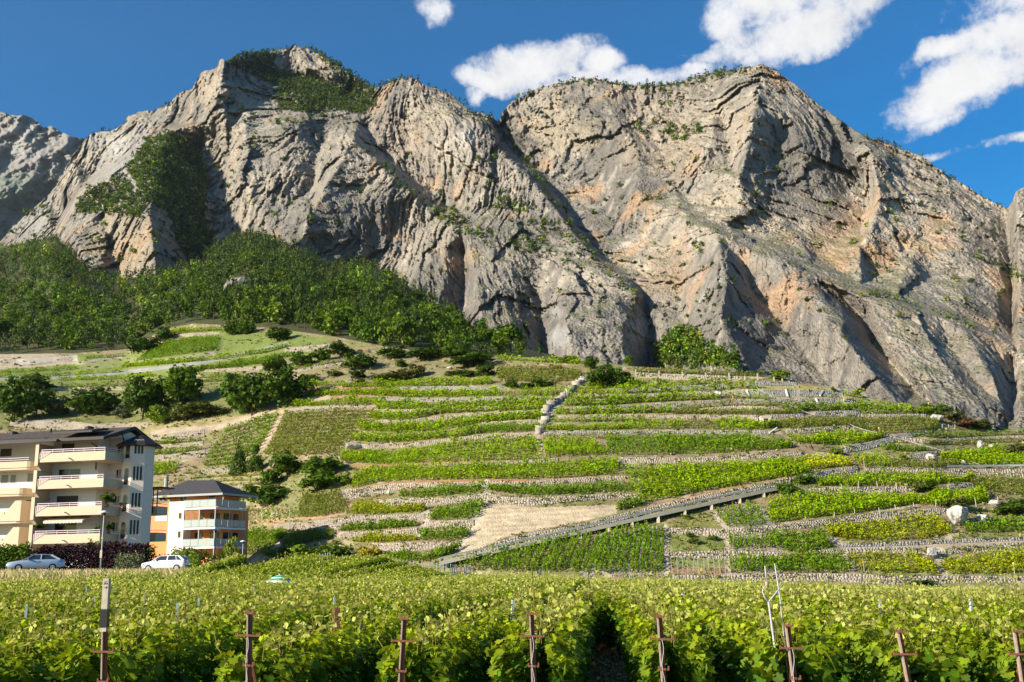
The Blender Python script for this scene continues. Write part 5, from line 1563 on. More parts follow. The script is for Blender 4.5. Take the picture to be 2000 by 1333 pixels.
order = np.argsort(-vis)
BIG = {}
for shape, nv in (('round', 5), ('pine', 4)):
    for v in range(nv):
        RR = np.random.default_rng(40 + v + (20 if shape == 'pine' else 0))
        Q, br = crown_cloud(RR, 30, 12, 0.11, shape, 0.15)
        colr = np.array(LEAFC[['mid', 'dark', 'mid', 'light', 'mid'][v]] if shape == 'round' else LEAFC['pine']) * RR.uniform(.8, 1.35)
        V, F = quads_pack(Q)
        c = np.repeat(colr[None] * br[:, None], 4, 0)
        tk = MB().tube([(0, 0, -.05), (0, 0, .5)], [.03, .015], 5, cap=False)
        V2 = np.array(tk.v)
        F2 = np.array(tk.f) + len(V)
        me = mesh_np('forest_tree', np.concatenate([V, V2]), [F, F2], [M_LEAF, M_BARK], False, np.concatenate([c, np.full((len(V2), 3), .06)]), link=False, matidx=[0] * len(F) + [1] * len(F2))
        BIG[(shape, v)] = me
NBIG = 290
for i in order[:NBIG]:
    sh = 'pine' if con[i] else 'round'
    o = obj('forest_tree', BIG[(sh, int(R.integers(4 if sh == 'pine' else 5)))], None, fpos[i], (0, 0, R.uniform(0, 6.28)), (wd[i], wd[i], hgt[i]))
    tag(o, 'dark narrow pine in the wood between cliff and vineyards' if con[i] else 'rounded broadleaf tree in the wood between cliff and vineyards', 'tree', 'pines in the wood below the cliff' if con[i] else 'broadleaf trees in the wood below the cliff')


def scatter_wood(name, pos, w, h, pine, dens, label, seed, leaf=0.17, bl=9, per=6, tones=('mid', 'dark', 'light', 'mid')):
    R = np.random.default_rng(seed)
    lib = {}
    for s in ('round', 'pine', 'bush'):
        lib[s] = [crown_cloud(np.random.default_rng(seed + 7 + v), bl, per, leaf, s, 0.2) for v in range(5)]
    Qs, Cs = [], []
    for i in range(len(pos)):
        s = 'pine' if pine[i] == 1 else 'bush' if pine[i] == 2 else 'round'
        Q, br = lib[s][R.integers(5)]
        a = R.uniform(0, 6.28)
        M = np.array([[math.cos(a), -math.sin(a), 0], [math.sin(a), math.cos(a), 0], [0, 0, 1]])
        Qs.append((Q @ M.T) * np.array([w[i], w[i], h[i]]) + pos[i])
        c = np.array(LEAFC['pine'] if s == 'pine' else LEAFC[tones[R.integers(len(tones))]]) * R.uniform(.55, 1.6) * np.array([R.uniform(.85, 1.3), 1, 1])
        Cs.append(np.repeat(c[None] * br[:, None], 4, 0))
    V, F = quads_pack(np.concatenate(Qs))
    o = mesh_np(name, V, F, M_LEAF, False, np.concatenate(Cs))
    tag(o, label, kind='stuff')
    return o


rest = order[NBIG:]
print('forest', len(tp))
scatter_wood('woodland', fpos[rest], wd[rest], hgt[rest], con[rest].astype(int), 1, 'dense wood climbing to the foot of the cliff', 21, 0.15, 13, 7)


def fill(poly, step, seed, frac=1.0):
    R = np.random.default_rng(seed)
    xs = [p[0] for p in poly]
    ys = [p[1] for p in poly]
    gx_, gy__ = np.meshgrid(np.arange(min(xs), max(xs), step), np.arange(min(ys), max(ys), step * .6))
    X, Y = (gx_ + R.uniform(-.5, .5, gx_.shape) * step).ravel(), (gy__ + R.uniform(-.5, .5, gx_.shape) * step * .6).ravel()
    k = inside(poly, X, Y) & (R.random(X.shape) < frac)
    return np.stack([X[k], Y[k]], 1)


def on_line(pts, step, seed, jit=3):
    R = np.random.default_rng(seed)
    L_ = sum(math.hypot(b[0] - a[0], b[1] - a[1]) for a, b in zip(pts[:-1], pts[1:]))
    x, y = path_pts(pts, max(2, int(L_ / step)))
    return np.stack([x + R.normal(size=len(x)) * jit, y + R.uniform(0, 1, len(x)) * jit], 1)


# summit wood
SW = [fill([(440, 122), (470, 112), (520, 104), (545, 112), (530, 132), (548, 146), (600, 150), (650, 160), (690, 160), (720, 170), (736, 185), (736, 212), (700, 226), (650, 216), (600, 224), (545, 216), (540, 196), (548, 172), (510, 160), (478, 140)], 4.6, 1),
      fill([(604, 98), (640, 116), (690, 150), (716, 166), (700, 178), (664, 160), (640, 130)], 6.5, 2),
      on_line([(448, 122), (520, 104), (560, 97)], 6, 3, 2), on_line([(600, 96), (640, 115), (690, 149), (720, 167)], 5, 4, 2), on_line([(730, 176), (756, 166), (780, 157), (812, 154)], 6, 5, 2),
      on_line([(836, 171), (880, 187), (905, 207)], 9, 6, 2), on_line([(915, 222), (950, 226), (975, 240)], 5, 7, 3), on_line([(930, 236), (965, 246)], 6, 8, 3),
      on_line([(1000, 203), (1040, 181), (1060, 174)], 7, 9, 2), on_line([(1085, 170), (1130, 160), (1180, 162), (1220, 168)], 7, 10, 2), on_line([(1190, 164), (1260, 172), (1330, 164), (1380, 148), (1440, 140), (1462, 136)], 5, 11, 4),
      on_line([(1340, 168), (1390, 152), (1450, 142)], 6, 12, 5), on_line([(1690, 268), (1740, 284), (1760, 292)], 8, 13, 2), on_line([(1800, 310), (1850, 345), (1900, 376), (1940, 400), (1970, 412)], 12, 14, 2), on_line([(320, 212), (336, 208)], 5, 15, 2), on_line([(200, 260), (226, 256)], 8, 16, 1)]
SW = np.concatenate(SW)
sp = on_mtn(SW[:, 0], np.maximum(SW[:, 1], tab(SW[:, 0], SKYL) + 1.5))
R = np.random.default_rng(31)
hh = R.uniform(4.5, 9.5, len(SW)) * sp[:, 1] / 1000
scatter_wood('summit_wood', sp - np.array([0, 0, .6]), hh * R.uniform(.5, .85, len(SW)), hh, (R.random(len(SW)) < .6).astype(int), 1, 'dark pines and shrubs along the summit ridges', 32, 0.22, 8, 5, ('dark', 'mid', 'dark'))

# wood on the spur, scrub on the ledges, the grove on the scree cone
SC_ = [fill([(290, 272), (330, 262), (388, 292), (400, 330), (398, 400), (408, 470), (404, 520), (372, 520), (345, 470), (330, 420), (286, 392), (246, 330)], 5.6, 1, .9), fill([(150, 392), (236, 344), (288, 392), (280, 432), (200, 418), (150, 420)], 6.0, 2, .75),
       fill([(180, 420), (340, 420), (360, 500), (250, 520), (170, 500)], 20, 3, .5), fill([(0, 400), (44, 420), (52, 450), (30, 470), (0, 440)], 9, 4, .6), fill([(60, 400), (110, 410), (90, 430), (50, 425)], 10, 5, .5),
       fill([(402, 440), (420, 460), (414, 520), (398, 520)], 8, 6, .9), fill([(480, 215), (560, 225), (560, 290), (470, 300), (430, 260)], 20, 7, .5), fill([(410, 290), (470, 300), (470, 400), (410, 430)], 20, 8, .45),
       fill([(860, 410), (886, 408), (912, 438), (880, 444), (856, 430)], 9, 9, .9), fill([(940, 396), (1000, 384), (1060, 404), (1040, 418), (960, 412)], 12, 10, .7), fill([(1000, 476), (1030, 462), (1060, 480), (1054, 506), (1010, 500)], 10, 11, .8),
       fill([(1030, 430), (1140, 440), (1150, 520), (1080, 530), (1040, 500)], 17, 12, .45), fill([(880, 440), (960, 455), (950, 476), (890, 458)], 11, 13, .7), fill([(1030, 425), (1100, 432), (1098, 444), (1036, 440)], 10, 14, .7),
       on_line([(985, 258), (1030, 326), (1085, 402)], 7, 15, 4), on_line([(706, 290), (760, 336), (846, 416)], 12, 16, 4), on_line([(1100, 410), (1170, 512), (1244, 582)], 12, 17, 4),
       fill([(1232, 244), (1290, 230), (1296, 262), (1240, 262)], 11, 18, .6), fill([(1304, 246), (1370, 240), (1376, 262), (1330, 282), (1300, 276)], 10, 19, .75), fill([(1280, 200), (1330, 200), (1320, 226), (1284, 222)], 16, 20, .5), fill([(1190, 160), (1330, 166), (1320, 186), (1230, 190)], 13, 21, .6),
       on_line([(1908, 500), (1940, 516), (1990, 545)], 6, 22, 4), fill([(1970, 510), (1992, 520), (1994, 560), (1974, 550)], 8, 23, .8), on_line([(1680, 578), (1740, 582), (1800, 598), (1900, 640)], 16, 24, 3), fill([(1350, 470), (1380, 470), (1386, 500), (1350, 496)], 12, 25, .5),
       fill([(1340, 560), (1400, 560), (1410, 640), (1350, 640)], 20, 26, .5), fill([(1220, 440), (1300, 430), (1300, 480), (1220, 480)], 26, 27, .4), fill([(820, 420), (845, 424), (840, 436), (822, 434)], 8, 28, .6), on_line([(500, 225), (560, 240), (640, 225), (700, 232)], 14, 29, 7),
       fill([(560, 470), (640, 500), (660, 530), (580, 520)], 14, 30, .5), fill([(420, 200), (470, 180), (480, 230), (430, 240)], 18, 31, .45), fill([(1280, 690), (1300, 660), (1330, 650), (1360, 664), (1400, 690), (1440, 716), (1440, 724), (1280, 722)], 9, 32, 1.0), fill([(1300, 700), (1330, 640), (1350, 650), (1380, 690)], 9, 33, .8),
       fill([(0, 300), (1990, 300), (1990, 700), (0, 600)], 36, 34, .33)]
SC_ = np.concatenate(SC_)
k = SC_[:, 1] > tab(SC_[:, 0], SKYL) + 3
SC_ = SC_[k]
sp = on_mtn(SC_[:, 0], SC_[:, 1])
R = np.random.default_rng(33)
hh = R.uniform(3.0, 7.5, len(SC_)) * sp[:, 1] / 800
grove = (SC_[:, 0] > 1275) & (SC_[:, 0] < 1445) & (SC_[:, 1] > 645)
hh[grove] = R.uniform(4.5, 8.5, grove.sum())
kinds = np.where(R.random(len(SC_)) < .35, 1, 2)
kinds[grove] = np.where(R.random(grove.sum()) < .3, 1, 0)
scatter_wood('cliff_scrub', sp + np.array([0, -1.0, -.5]), hh * np.where(kinds == 1, .7, 1.15), hh, kinds, 1, 'trees and shrubs clinging to the spur, gullies and ledges of the cliff', 34, 0.2, 11, 6, ('mid', 'dark', 'mid', 'light', 'dark'))

# rough grass and weeds on the open ground of the slope
R = np.random.default_rng(72)
n = 11000
gxx = R.uniform(-20, 2020, n)
tq_ = R.random(n) ** .8
gyy = tab(gxx, HC_Y) * (1 - tq_) + tab(gxx, HB_Y) * tq_
k = ~inside(G_PAINT[0][0], gxx, gyy) & ~inside(G_PAINT[5][0], gxx, gyy)
for pts, hw, c in G_LINES:
    k &= seg_dist(gxx, gyy, pts) > hw
k &= perlin(np.stack([gxx / 40, gyy / 18, 0 * gxx + .7], 1)) > -.22
gxx, gyy = gxx[k], gyy[k]
gp_ = np.repeat(on_hill(gxx, gyy), 4, 0)
nq = len(gp_)
gp_ = gp_ + R.normal(size=(nq, 3)) * np.array([.35, .25, 0]) + np.array([0, -.15, .16])
Q = rand_quads(R, gp_, R.uniform(.3, .62, nq) * gp_[:, 1] / 210, np.stack([R.normal(size=nq), -np.abs(R.normal(size=nq)), .4 + 0 * gp_[:, 0]], 1), .4, .8)
cc = np.where((np.repeat(perlin(np.stack([gxx / 70, gyy / 30, 0 * gxx], 1)), 4) + R.normal(size=nq) * .25 > 0)[:, None], np.array((.105, .145, .022)), np.array((.24, .22, .075)))
V, F = quads_pack(Q)
tag(mesh_np('rough_grass', V, F, M_LEAF, False, np.repeat(cc * R.uniform(.7, 1.3, (nq, 1)), 4, 0)), 'rough grass and weeds on walls, paths and banks of the slope', kind='stuff')
# ------------------------------------------------------------------ vine leaves and the rows of the front field
LEAF_OUT = np.array([(0.0, -0.10), (0.20, -0.30), (0.46, -0.18), (0.40, 0.06), (0.56, 0.26), (0.30, 0.36), (0.22, 0.66), (0.0, 0.52)])


def lobed_leaves(R, P, nrm, size, jitter=0.6):
    """Five-lobed vine leaves, folded along the midrib: triangles fans of 15 outline points."""
    out = np.concatenate([LEAF_OUT, (LEAF_OUT[1:-1] * np.array([-1, 1]))[::-1]])
    out = np.concatenate([out, out[:1]])[:-1]
    n, k = len(P), len(out)
    v = nrm + R.normal(size=(n, 3)) * jitter
    v /= np.linalg.norm(v, axis=1)[:, None]
    dn = np.array([0, 0, -1.0]) + R.normal(size=(n, 3)) * 0.45            # leaf tips hang down
    b = dn - v * (dn * v).sum(1)[:, None]
    b /= np.linalg.norm(b, axis=1)[:, None] + 1e-9
    a = np.cross(b, v)
    s = size[:, None]
    fold = R.uniform(-0.1, 0.42, n)
    droop = R.uniform(0.0, 0.5, n)
    V = np.empty((n, k + 1, 3))
    V[:, 0] = P + b * s * 0.12
    for j in range(k):
        x, y = out[j] * R.uniform(0.92, 1.08)
        off = fold * abs(x) - droop * max(y, 0) ** 2
        V[:, j + 1] = P + a * s * x + b * s * y + v * (s[:, 0] * off)[:, None]
    F = np.array([(0, 1 + j, 1 + (j + 1) % k) for j in range(k)])
    Fa = (F[None] + (k + 1) * np.arange(n)[:, None, None]).reshape(-1, 3)
    return V.reshape(-1, 3), Fa, k + 1


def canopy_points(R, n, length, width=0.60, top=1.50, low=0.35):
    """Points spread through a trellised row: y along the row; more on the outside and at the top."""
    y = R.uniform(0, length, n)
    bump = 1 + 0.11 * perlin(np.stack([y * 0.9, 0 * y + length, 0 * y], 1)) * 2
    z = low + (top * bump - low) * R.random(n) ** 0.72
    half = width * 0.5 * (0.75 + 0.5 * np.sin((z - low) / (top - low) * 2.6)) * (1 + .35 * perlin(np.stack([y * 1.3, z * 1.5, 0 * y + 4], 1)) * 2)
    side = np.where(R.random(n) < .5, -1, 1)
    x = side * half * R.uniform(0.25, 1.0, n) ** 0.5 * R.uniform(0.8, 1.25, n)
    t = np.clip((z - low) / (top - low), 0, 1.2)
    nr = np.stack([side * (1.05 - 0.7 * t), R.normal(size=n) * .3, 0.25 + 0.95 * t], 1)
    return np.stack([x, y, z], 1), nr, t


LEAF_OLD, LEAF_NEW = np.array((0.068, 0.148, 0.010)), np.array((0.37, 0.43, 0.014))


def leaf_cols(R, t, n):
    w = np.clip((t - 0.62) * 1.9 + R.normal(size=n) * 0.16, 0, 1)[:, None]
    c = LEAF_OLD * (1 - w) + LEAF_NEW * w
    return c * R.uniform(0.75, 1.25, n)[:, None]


def cane_mesh(R, n, length, top):
    """Young shoots standing out above the wires, each with small pale leaves and a tip."""
    m = MB()
    P, S = [], []
    for _ in range(n):
        y = R.uniform(0, length)
        x = R.normal() * 0.16
        h = R.uniform(0.06, 0.30) * (1.0 if R.random() < .88 else R.uniform(1.6, 2.6))
        a = np.array([x, y, top - 0.15])
        b = a + np.array([R.normal() * .14, R.normal() * .14, h + 0.15])
        c = (a + b) / 2 + np.array([R.normal() * .05, R.normal() * .05, 0.02])
        m.tube([a, c, b], [.006, .005, .003], 3, cap=False)
        for q in range(R.integers(2, 5) + int(h * 6)):
            u = R.uniform(.4, 1.0)
            P.append(a + (b - a) * u + R.normal(size=3) * .035)
            S.append(R.uniform(.035, .075))
    return m, np.array(P), np.array(S)


def row_section(seed, length, n_leaf, lsize, detail):
    R = np.random.default_rng(seed)
    P, nr, t = canopy_points(R, n_leaf, length)
    sz = lsize * R.uniform(0.65, 1.25, n_leaf) * np.where(t > .85, .72, 1.0)
    if detail == 2:
        V, F, k = lobed_leaves(R, P, nr, sz)
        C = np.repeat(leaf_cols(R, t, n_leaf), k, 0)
    else:
        Q = rand_quads(R, P, sz * 1.15, nr, 0.7, 0.95)
        V, F = quads_pack(Q)
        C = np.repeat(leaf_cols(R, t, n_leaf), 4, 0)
    cm, cp, cs = cane_mesh(R, int(length * (8 if detail == 2 else 4)), length, 1.50)
    Vt = np.array(cm.v)
    Q = rand_quads(R, cp, cs * (1.4 if detail == 2 else 1.9), np.tile([0, 0, .7], (len(cp), 1)), 1.0, .8)
    V3, F3 = quads_pack(Q)
    tip = np.array((0.42, 0.43, 0.10))
    C3 = np.repeat(tip[None] * R.uniform(.7, 1.35, len(cp))[:, None], 4, 0)
    Ct = np.tile((0.24, 0.22, 0.05), (len(Vt), 1))
    if detail == 2:
        faces = [F, np.array(cm.f) + len(V), F3 + len(V) + len(Vt)]
        VV, CC = np.concatenate([V, Vt, V3]), np.concatenate([C, Ct, C3])
    else:
        faces = [np.concatenate([F, F3 + len(V)])]
        VV, CC = np.concatenate([V, V3]), np.concatenate([C, C3])
    return mesh_np('foliage', VV, faces, M_FIELD, False, CC, link=False)


M_FIELD = leaf_mat('field_vine_leaves', 0.38, 0.16, 0.28)
NEAR = [row_section(700 + i, 8.0, 5600, 0.122, 2) for i in range(4)]
MIDS = [row_section(720 + i, 16.0, 5600, 0.135, 1) for i in range(4)]
FARS = [row_section(740 + i, 32.0, 6500, 0.19, 1) for i in range(3)]
RTR = np.random.default_rng(88)
stm = MB()
for i in range(10):
    y = 0.4 + 0.8 * i
    stm.tube([(RTR.normal() * .03, y, -.08), (RTR.normal() * .05, y + RTR.normal() * .05, .35), (RTR.normal() * .06, y + RTR.normal() * .08, .72)], [.024, .02, .016], 6)
STEM8 = stm.mesh('vine_trunks', plain('vine_bark', (0.075, 0.055, 0.04), 0.95, 0.1, 0.4, 14.0), True)
HEAD = math.radians(4.7)
dirx, diry = math.sin(HEAD), math.cos(HEAD)
POST_PX = [205, 488, 790, 1038, 1290, 1540, 1765, 1990]
front = {}
x_near = [(px - 1000) / 2000.0 * 11.0 for px in POST_PX]
x_rows = list(x_near)
while x_rows[0] > -72:
    x_rows.insert(0, x_rows[0] - 1.45)
while x_rows[-1] < 84:
    x_rows.append(x_rows[-1] + 1.42)
FR = np.random.default_rng(91)


def far_end(x):
    return float(np.interp(x, [-70, -27, -24, -21, -12, 0, 20, 70], [58, 58, 74, 100, 112, 126, 127, 124]))


n_f = 0
for x0 in x_rows:
    # where the row starts in view: skip the stretch that lies outside the picture
    s0 = 0.0
    while s0 < 110:
        X, Y = x0 + dirx * s0, 11.0 + diry * s0
        if abs(X / Y) < 0.56:
            break
        s0 += 2.0
    s0 = max(0.0, s0 - 6)
    end = far_end(x0 + dirx * 80) - 11.0
    if s0 >= end - 11:
        continue
    X, Y = x0 + dirx * s0, 11.0 + diry * s0
    row = empty('vine_row', (X, Y, float(field_z(X, Y))))
    d_ = 'left' if x0 < 0 else 'right'
    if x0 in x_near:
        k = x_near.index(x0)
        lab = 'leafy front field vine row behind the ' + ['wooden stake wrapped in black tape', 'rusty post second from the left', 'rusty post half hidden left of the middle', 'tall rusty post left of the bare gap', 'rusty post right of the bare gap', 'rusty post beside the forked pole', 'leaning rusty post right of the forked pole', 'rusty post at the right edge'][k]
    else:
        lab = f'long leafy vine row of the front field, out to the {d_} side'
    tag(row, lab, 'vine row', 'vine rows of the front field')
    s = s0
    while s < end:
        Yc = 11.0 + diry * s
        lib, ln = (NEAR, 8.0) if Yc < 34 else (MIDS, 16.0) if Yc < 66 else (FARS, 32.0)
        xa, ya = x0 + dirx * s, 11.0 + diry * s
        xb, yb = xa + dirx * ln, ya + diry * ln
        fit = min(1.0, (end - s) / ln)
        if fit < .25 and s > s0:
            break
        ln *= max(fit, .25)
        za, zb = float(field_z(xa, ya)), float(field_z(xb, yb))
        me = lib[FR.integers(len(lib))]
        full = 8.0 if lib is NEAR else 16.0 if lib is MIDS else 32.0
        o = bpy.data.objects.new('foliage', me)
        COL.objects.link(o)
        o.parent = row
        jit = FR.normal() * (.04 if Yc < 20 else .13)
        if x0 in x_near[3:5] and Yc > 22:
            jit = .30 if x0 == x_near[3] else -.30
        elif x0 in x_near[3:5]:
            jit = -.06 if x0 == x_near[3] else .06
        o.location = (xa - X + jit, ya - Y, za - row.location.z)
        o.rotation_euler = (math.atan2(zb - za, ln), 0, -HEAD)
        o.scale = (FR.uniform(.9, 1.12) * FR.choice([-1, 1]), ln / full, FR.uniform(.94, 1.06))
        if lib is NEAR:
            o2 = bpy.data.objects.new('trunk', STEM8)
            COL.objects.link(o2)
            o2['kind'] = 'stuff'
            o2.parent = row
            o2.location = o.location
            o2.rotation_euler = o.rotation_euler
        s += ln
        n_f += 1
print('field sections', n_f)

# pale dry leaves and clippings added to brighten the shaded floor of the lane between two rows
R = np.random.default_rng(17)
n = 6500
yy = R.uniform(11, 46, n)
xx = (x_near[3] + x_near[4]) / 2 + (yy - 11) * math.tan(HEAD) + R.normal(size=n) * .5
P_ = np.stack([xx, yy, field_z(xx, yy) + R.uniform(.03, .09, n)], 1)
Q = rand_quads(R, P_, R.uniform(.05, .16, n), np.tile([0, 0, 1.], (n, 1)), .5, .6)
V, F = quads_pack(Q)
c = np.where(R.random((n, 1)) < .35, np.array((.50, .28, .17)), np.where(R.random((n, 1)) < .5, np.array((.66, .50, .38)), np.array((.17, .20, .04)))) * R.uniform(.6, 1.3, (n, 1))
tag(mesh_np('dry_leaves', V, F, M_FIELD, False, np.repeat(c, 4, 0)), 'pale dry leaves and prunings added to brighten the floor of the open lane', kind='stuff')
# ------------------------------------------------------------------ materials of built things
M_CONC = plain('concrete', (0.56, 0.49, 0.40), 0.9, 0.2, 0.22, 1.2, bump=0.3)
M_CONCD = plain('dark_concrete', (0.17, 0.155, 0.135), 0.95, 0.15, 0.3, 0.8, bump=0.3)  # darker concrete for the wall behind the ramp pillars
M_ASPH = plain('asphalt', (0.16, 0.16, 0.16), 0.95, 0.15, 0.25, 1.5)
M_GALV = plain('galvanised_steel', (0.31, 0.33, 0.33), 0.6, 0.3, 0.15, 4.0)
M_RUST = plain('rusty_iron', (0.20, 0.085, 0.05), 0.85, 0.25, 0.45, 22.0, metal=0.15, bump=0.4)
M_RUSTL = plain('worn_iron', (0.36, 0.27, 0.22), 0.75, 0.3, 0.45, 18.0, metal=0.2, bump=0.3)
M_WOODG = plain('weathered_wood', (0.42, 0.37, 0.30), 0.9, 0.15, 0.35, 14.0, bump=0.4)
M_TAPE = plain('black_tape', (0.012, 0.012, 0.014), 0.4, 0.5, 0.3, 20.0)
M_WHITEP = plain('white_paint', (0.72, 0.70, 0.66), 0.6, 0.3, 0.10, 6.0)
M_PALEBLUE = plain('pale_stake_paint', (0.42, 0.50, 0.52), 0.65, 0.3, 0.2, 8.0)
M_ORANGEP = plain('orange_marker', (0.80, 0.16, 0.04), 0.6, 0.3, 0.1, 6.0)
M_POLE = plain('grey_pole', (0.36, 0.36, 0.37), 0.6, 0.35, 0.25, 12.0)
M_YELLOWP = plain('yellow_marker', (0.80, 0.50, 0.05), 0.6, 0.3, 0.1, 6.0)


def glass(name, col=(0.014, 0.017, 0.021), rough=0.16):
    m, nt = new_mat(name)
    bsdf_out(nt, col, rough, 0.35)
    return m


M_GLASS = glass('window_glass')
M_CARGLASS = glass('car_glass', (0.03, 0.045, 0.06), 0.05)

# ------------------------------------------------------------------ concrete ramp across the slope
RP = [(858, 1097), (900, 1087), (958, 1075), (1019, 1061.5), (1080, 1048), (1133, 1036), (1187, 1023.5), (1234, 1013), (1285, 1002), (1337, 990.5), (1389, 979), (1444, 967), (1491, 956.5), (1524, 950)]
rpx = np.array([p[0] for p in RP], float)
rpy = np.array([p[1] for p in RP], float)
RY = hill_depth(rpx, rpy + 7) - 1.9
RY = np.polyval(np.polyfit(rpx, RY, 2), rpx)
print('ramp', RY[0], RY[-1])
RT = place(rpx, rpy, RY)                          # front upper edge of the beam
ramp_o = empty('concrete_ramp', RT[0])
tag(ramp_o, 'long sloping concrete ramp on posts climbing the vineyard to the right', 'ramp')
off = RT[0].copy()
back_w = 2.5
deck, beam, rwall = MB(), MB(), MB()
for i in range(len(RP) - 1):
    a, b = RT[i] - off, RT[i + 1] - off
    v = lambda p, dy, dz: (p[0], p[1] + dy, p[2] + dz)
    beam.hexa([v(a, 0, -.52), v(b, 0, -.52), v(b, .35, -.52), v(a, .35, -.52)], [v(a, 0, 0), v(b, 0, 0), v(b, .35, 0), v(a, .35, 0)])
    deck.hexa([v(a, .352, -.35), v(b, .352, -.35), v(b, back_w, -.35), v(a, back_w, -.35)], [v(a, .352, -.08), v(b, .352, -.08), v(b, back_w, -.08), v(a, back_w, -.08)])
    if i >= 3:
        h0, h1 = 2.1, 2.1
        rwall.hexa([v(a, 1.5, -h0), v(b, 1.5, -h1), v(b, 1.9, -h1), v(a, 1.9, -h0)], [v(a, 1.5, -.353), v(b, 1.5, -.353), v(b, 1.9, -.353), v(a, 1.9, -.353)])
beam.build('beam', M_CONC, ramp_o)
deck.build('deck', M_ASPH, ramp_o)
rwall.build('retaining_wall', M_CONCD, ramp_o)
PIL = {958: 1086, 1019: 1080, 1080: 1067, 1133: 1056, 1187: 1052, 1234: 1043, 1285: 1032, 1337: 1010, 1389: 1006, 1444: 983, 1491: 981}
pil_me = MB().box(-.22, .22, 0, .4, -1, 0).mesh('pillar', M_CONC)
for i, (x, y) in enumerate(RP):
    if x in PIL:
        p = RT[i] - off
        bot = place(np.array([float(x)]), np.array([float(PIL[x])]), RY[i:i + 1])[0] - off
        obj('pillar', pil_me, ramp_o, (p[0], p[1] + .03, p[2] - .522), None, (1, 1, max(p[2] - .52 - bot[2] + .4, .5)))
rail = MB()
for i in range(len(RP) - 1):
    a, b = RT[i] - off, RT[i + 1] - off
    rail.bar((a[0], a[1] + .6, a[2] + .42), (b[0], b[1] + .6, b[2] + .42), .06, .22)
obj('guard_rail', rail.mesh('guard_rail', M_GALV), ramp_o)
rp_me = MB().box(-.05, .05, -.05, .05, -.08, .55).mesh('rail_post', M_GALV)
for t in np.linspace(0.06, 0.99, 16):
    q = np.array([np.interp(t, np.linspace(0, 1, len(RP)), RT[:, k]) for k in range(3)]) - off
    obj('rail_post', rp_me, ramp_o, (q[0], q[1] + .68, q[2]))

# ------------------------------------------------------------------ boulders and the stone staircase
import bmesh


def hull_rock(seed, n=22, tone=(0.50, 0.48, 0.45)):
    R = np.random.default_rng(seed)
    P = R.normal(size=(n, 3))
    P /= np.linalg.norm(P, axis=1)[:, None]
    P *= R.uniform(.78, 1.05, n)[:, None] * np.array([.5, .5, .5])
    P[:, 2] += .45
    P[:, 2] = np.maximum(P[:, 2], -.05)
    bm = bmesh.new()
    for p in P:
        bm.verts.new(p)
    r = bmesh.ops.convex_hull(bm, input=bm.verts)
    bmesh.ops.delete(bm, geom=[g for g in r['geom_interior'] if isinstance(g, bmesh.types.BMVert)], context='VERTS')
    bmesh.ops.bevel(bm, geom=list(bm.edges), offset=0.02, segments=1, affect='EDGES')
    bmesh.ops.triangulate(bm, faces=bm.faces)
    bmesh.ops.subdivide_edges(bm, edges=list(bm.edges), cuts=2, use_grid_fill=True)
    co = np.array([v.co for v in bm.verts])
    dsp = fbm(co * 3.2 + seed, 3) * .05 + (ridged(co * np.array([6, 6, 2.5]) + seed, 3) - .8) * .035
    cen = np.array([0, 0, .4])
    nr = co - cen
    nr /= np.linalg.norm(nr, axis=1)[:, None] + 1e-6
    co = co + nr * dsp[:, None]
    for v, c in zip(bm.verts, co):
        v.co = c
    me = bpy.data.meshes.new('boulder')
    bm.to_mesh(me)
    bm.free()
    at = me.attributes.new('tone', 'FLOAT_COLOR', 'POINT')
    c = np.ones((len(me.vertices), 4), np.float32)
    st_ = sstep(fbm(co * np.array([5, 5, 1.6]) + seed * .7, 4), -.1, .35)[:, None]
    c[:, :3] = np.array(tone) * (1 - .55 * st_) * R.uniform(.93, 1.05, (len(me.vertices), 1))
    at.data.foreach_set('color', c.ravel())
    me.materials.append(M_STONE)
    return me


ROCKS = [(1872, 1027, 44, 42, 'big white split boulder standing among the vines on the right'), (1820, 1091, 30, 22, 'small white boulder low on the right beside the stony path'), (1819, 899, 22, 13, 'middle white boulder under the short grey wall'),
         (1916, 879, 15, 19, 'tall pale standing rock above the plot on the right'), (1938, 875, 12, 8, 'small round pale rock right of the standing rock'), (1882, 908, 9, 9, 'small pale rock near the lower end of the white cable'),
         (1830, 824, 32, 16, 'broad white rock at the crest end below the round tree'), (1114, 792, 13, 10, 'pale boulder beside the stone staircase'), (1066, 723, 11, 5, 'flat white rock high on the dull brown plot'), (1089, 739, 9, 5, 'white stone low on the dull brown plot'),
         (684, 751, 6, 9, 'single grey block beside the topmost vine strip'), (692, 878, 46, 13, 'heap of pale rubble right of the dull curved plot'), (1403, 778, 17, 15, 'pale rock above the orange marker'), (1922, 1021, 40, 16, 'pile of pale rock right of the big white boulder'),
         (758, 968, 9, 11, 'white stone in the brown scrub'), (1942, 992, 26, 15, 'pale rock bank behind the big white boulder'), (1296, 764, 22, 8, 'flat white rock in the strips right of the staircase'), (878, 722, 12, 6, 'pale rocks on the scrubby slope'), (1136, 742, 8, 8, 'white stone at the staircase head')]
RM = [hull_rock(900 + i) for i in range(6)]
for i, (x, y, w, h, lab) in enumerate(ROCKS):
    p = on_hill(np.array([x]), np.array([y]))[0]
    sc = p[1] / 2000.0
    tag(obj('boulder', RM[i % 6], None, p, (0, 0, i * 1.3), (w * sc * 1.05, w * sc * .9, h * sc * 1.1)), lab, 'boulder', 'pale boulders on the slope')

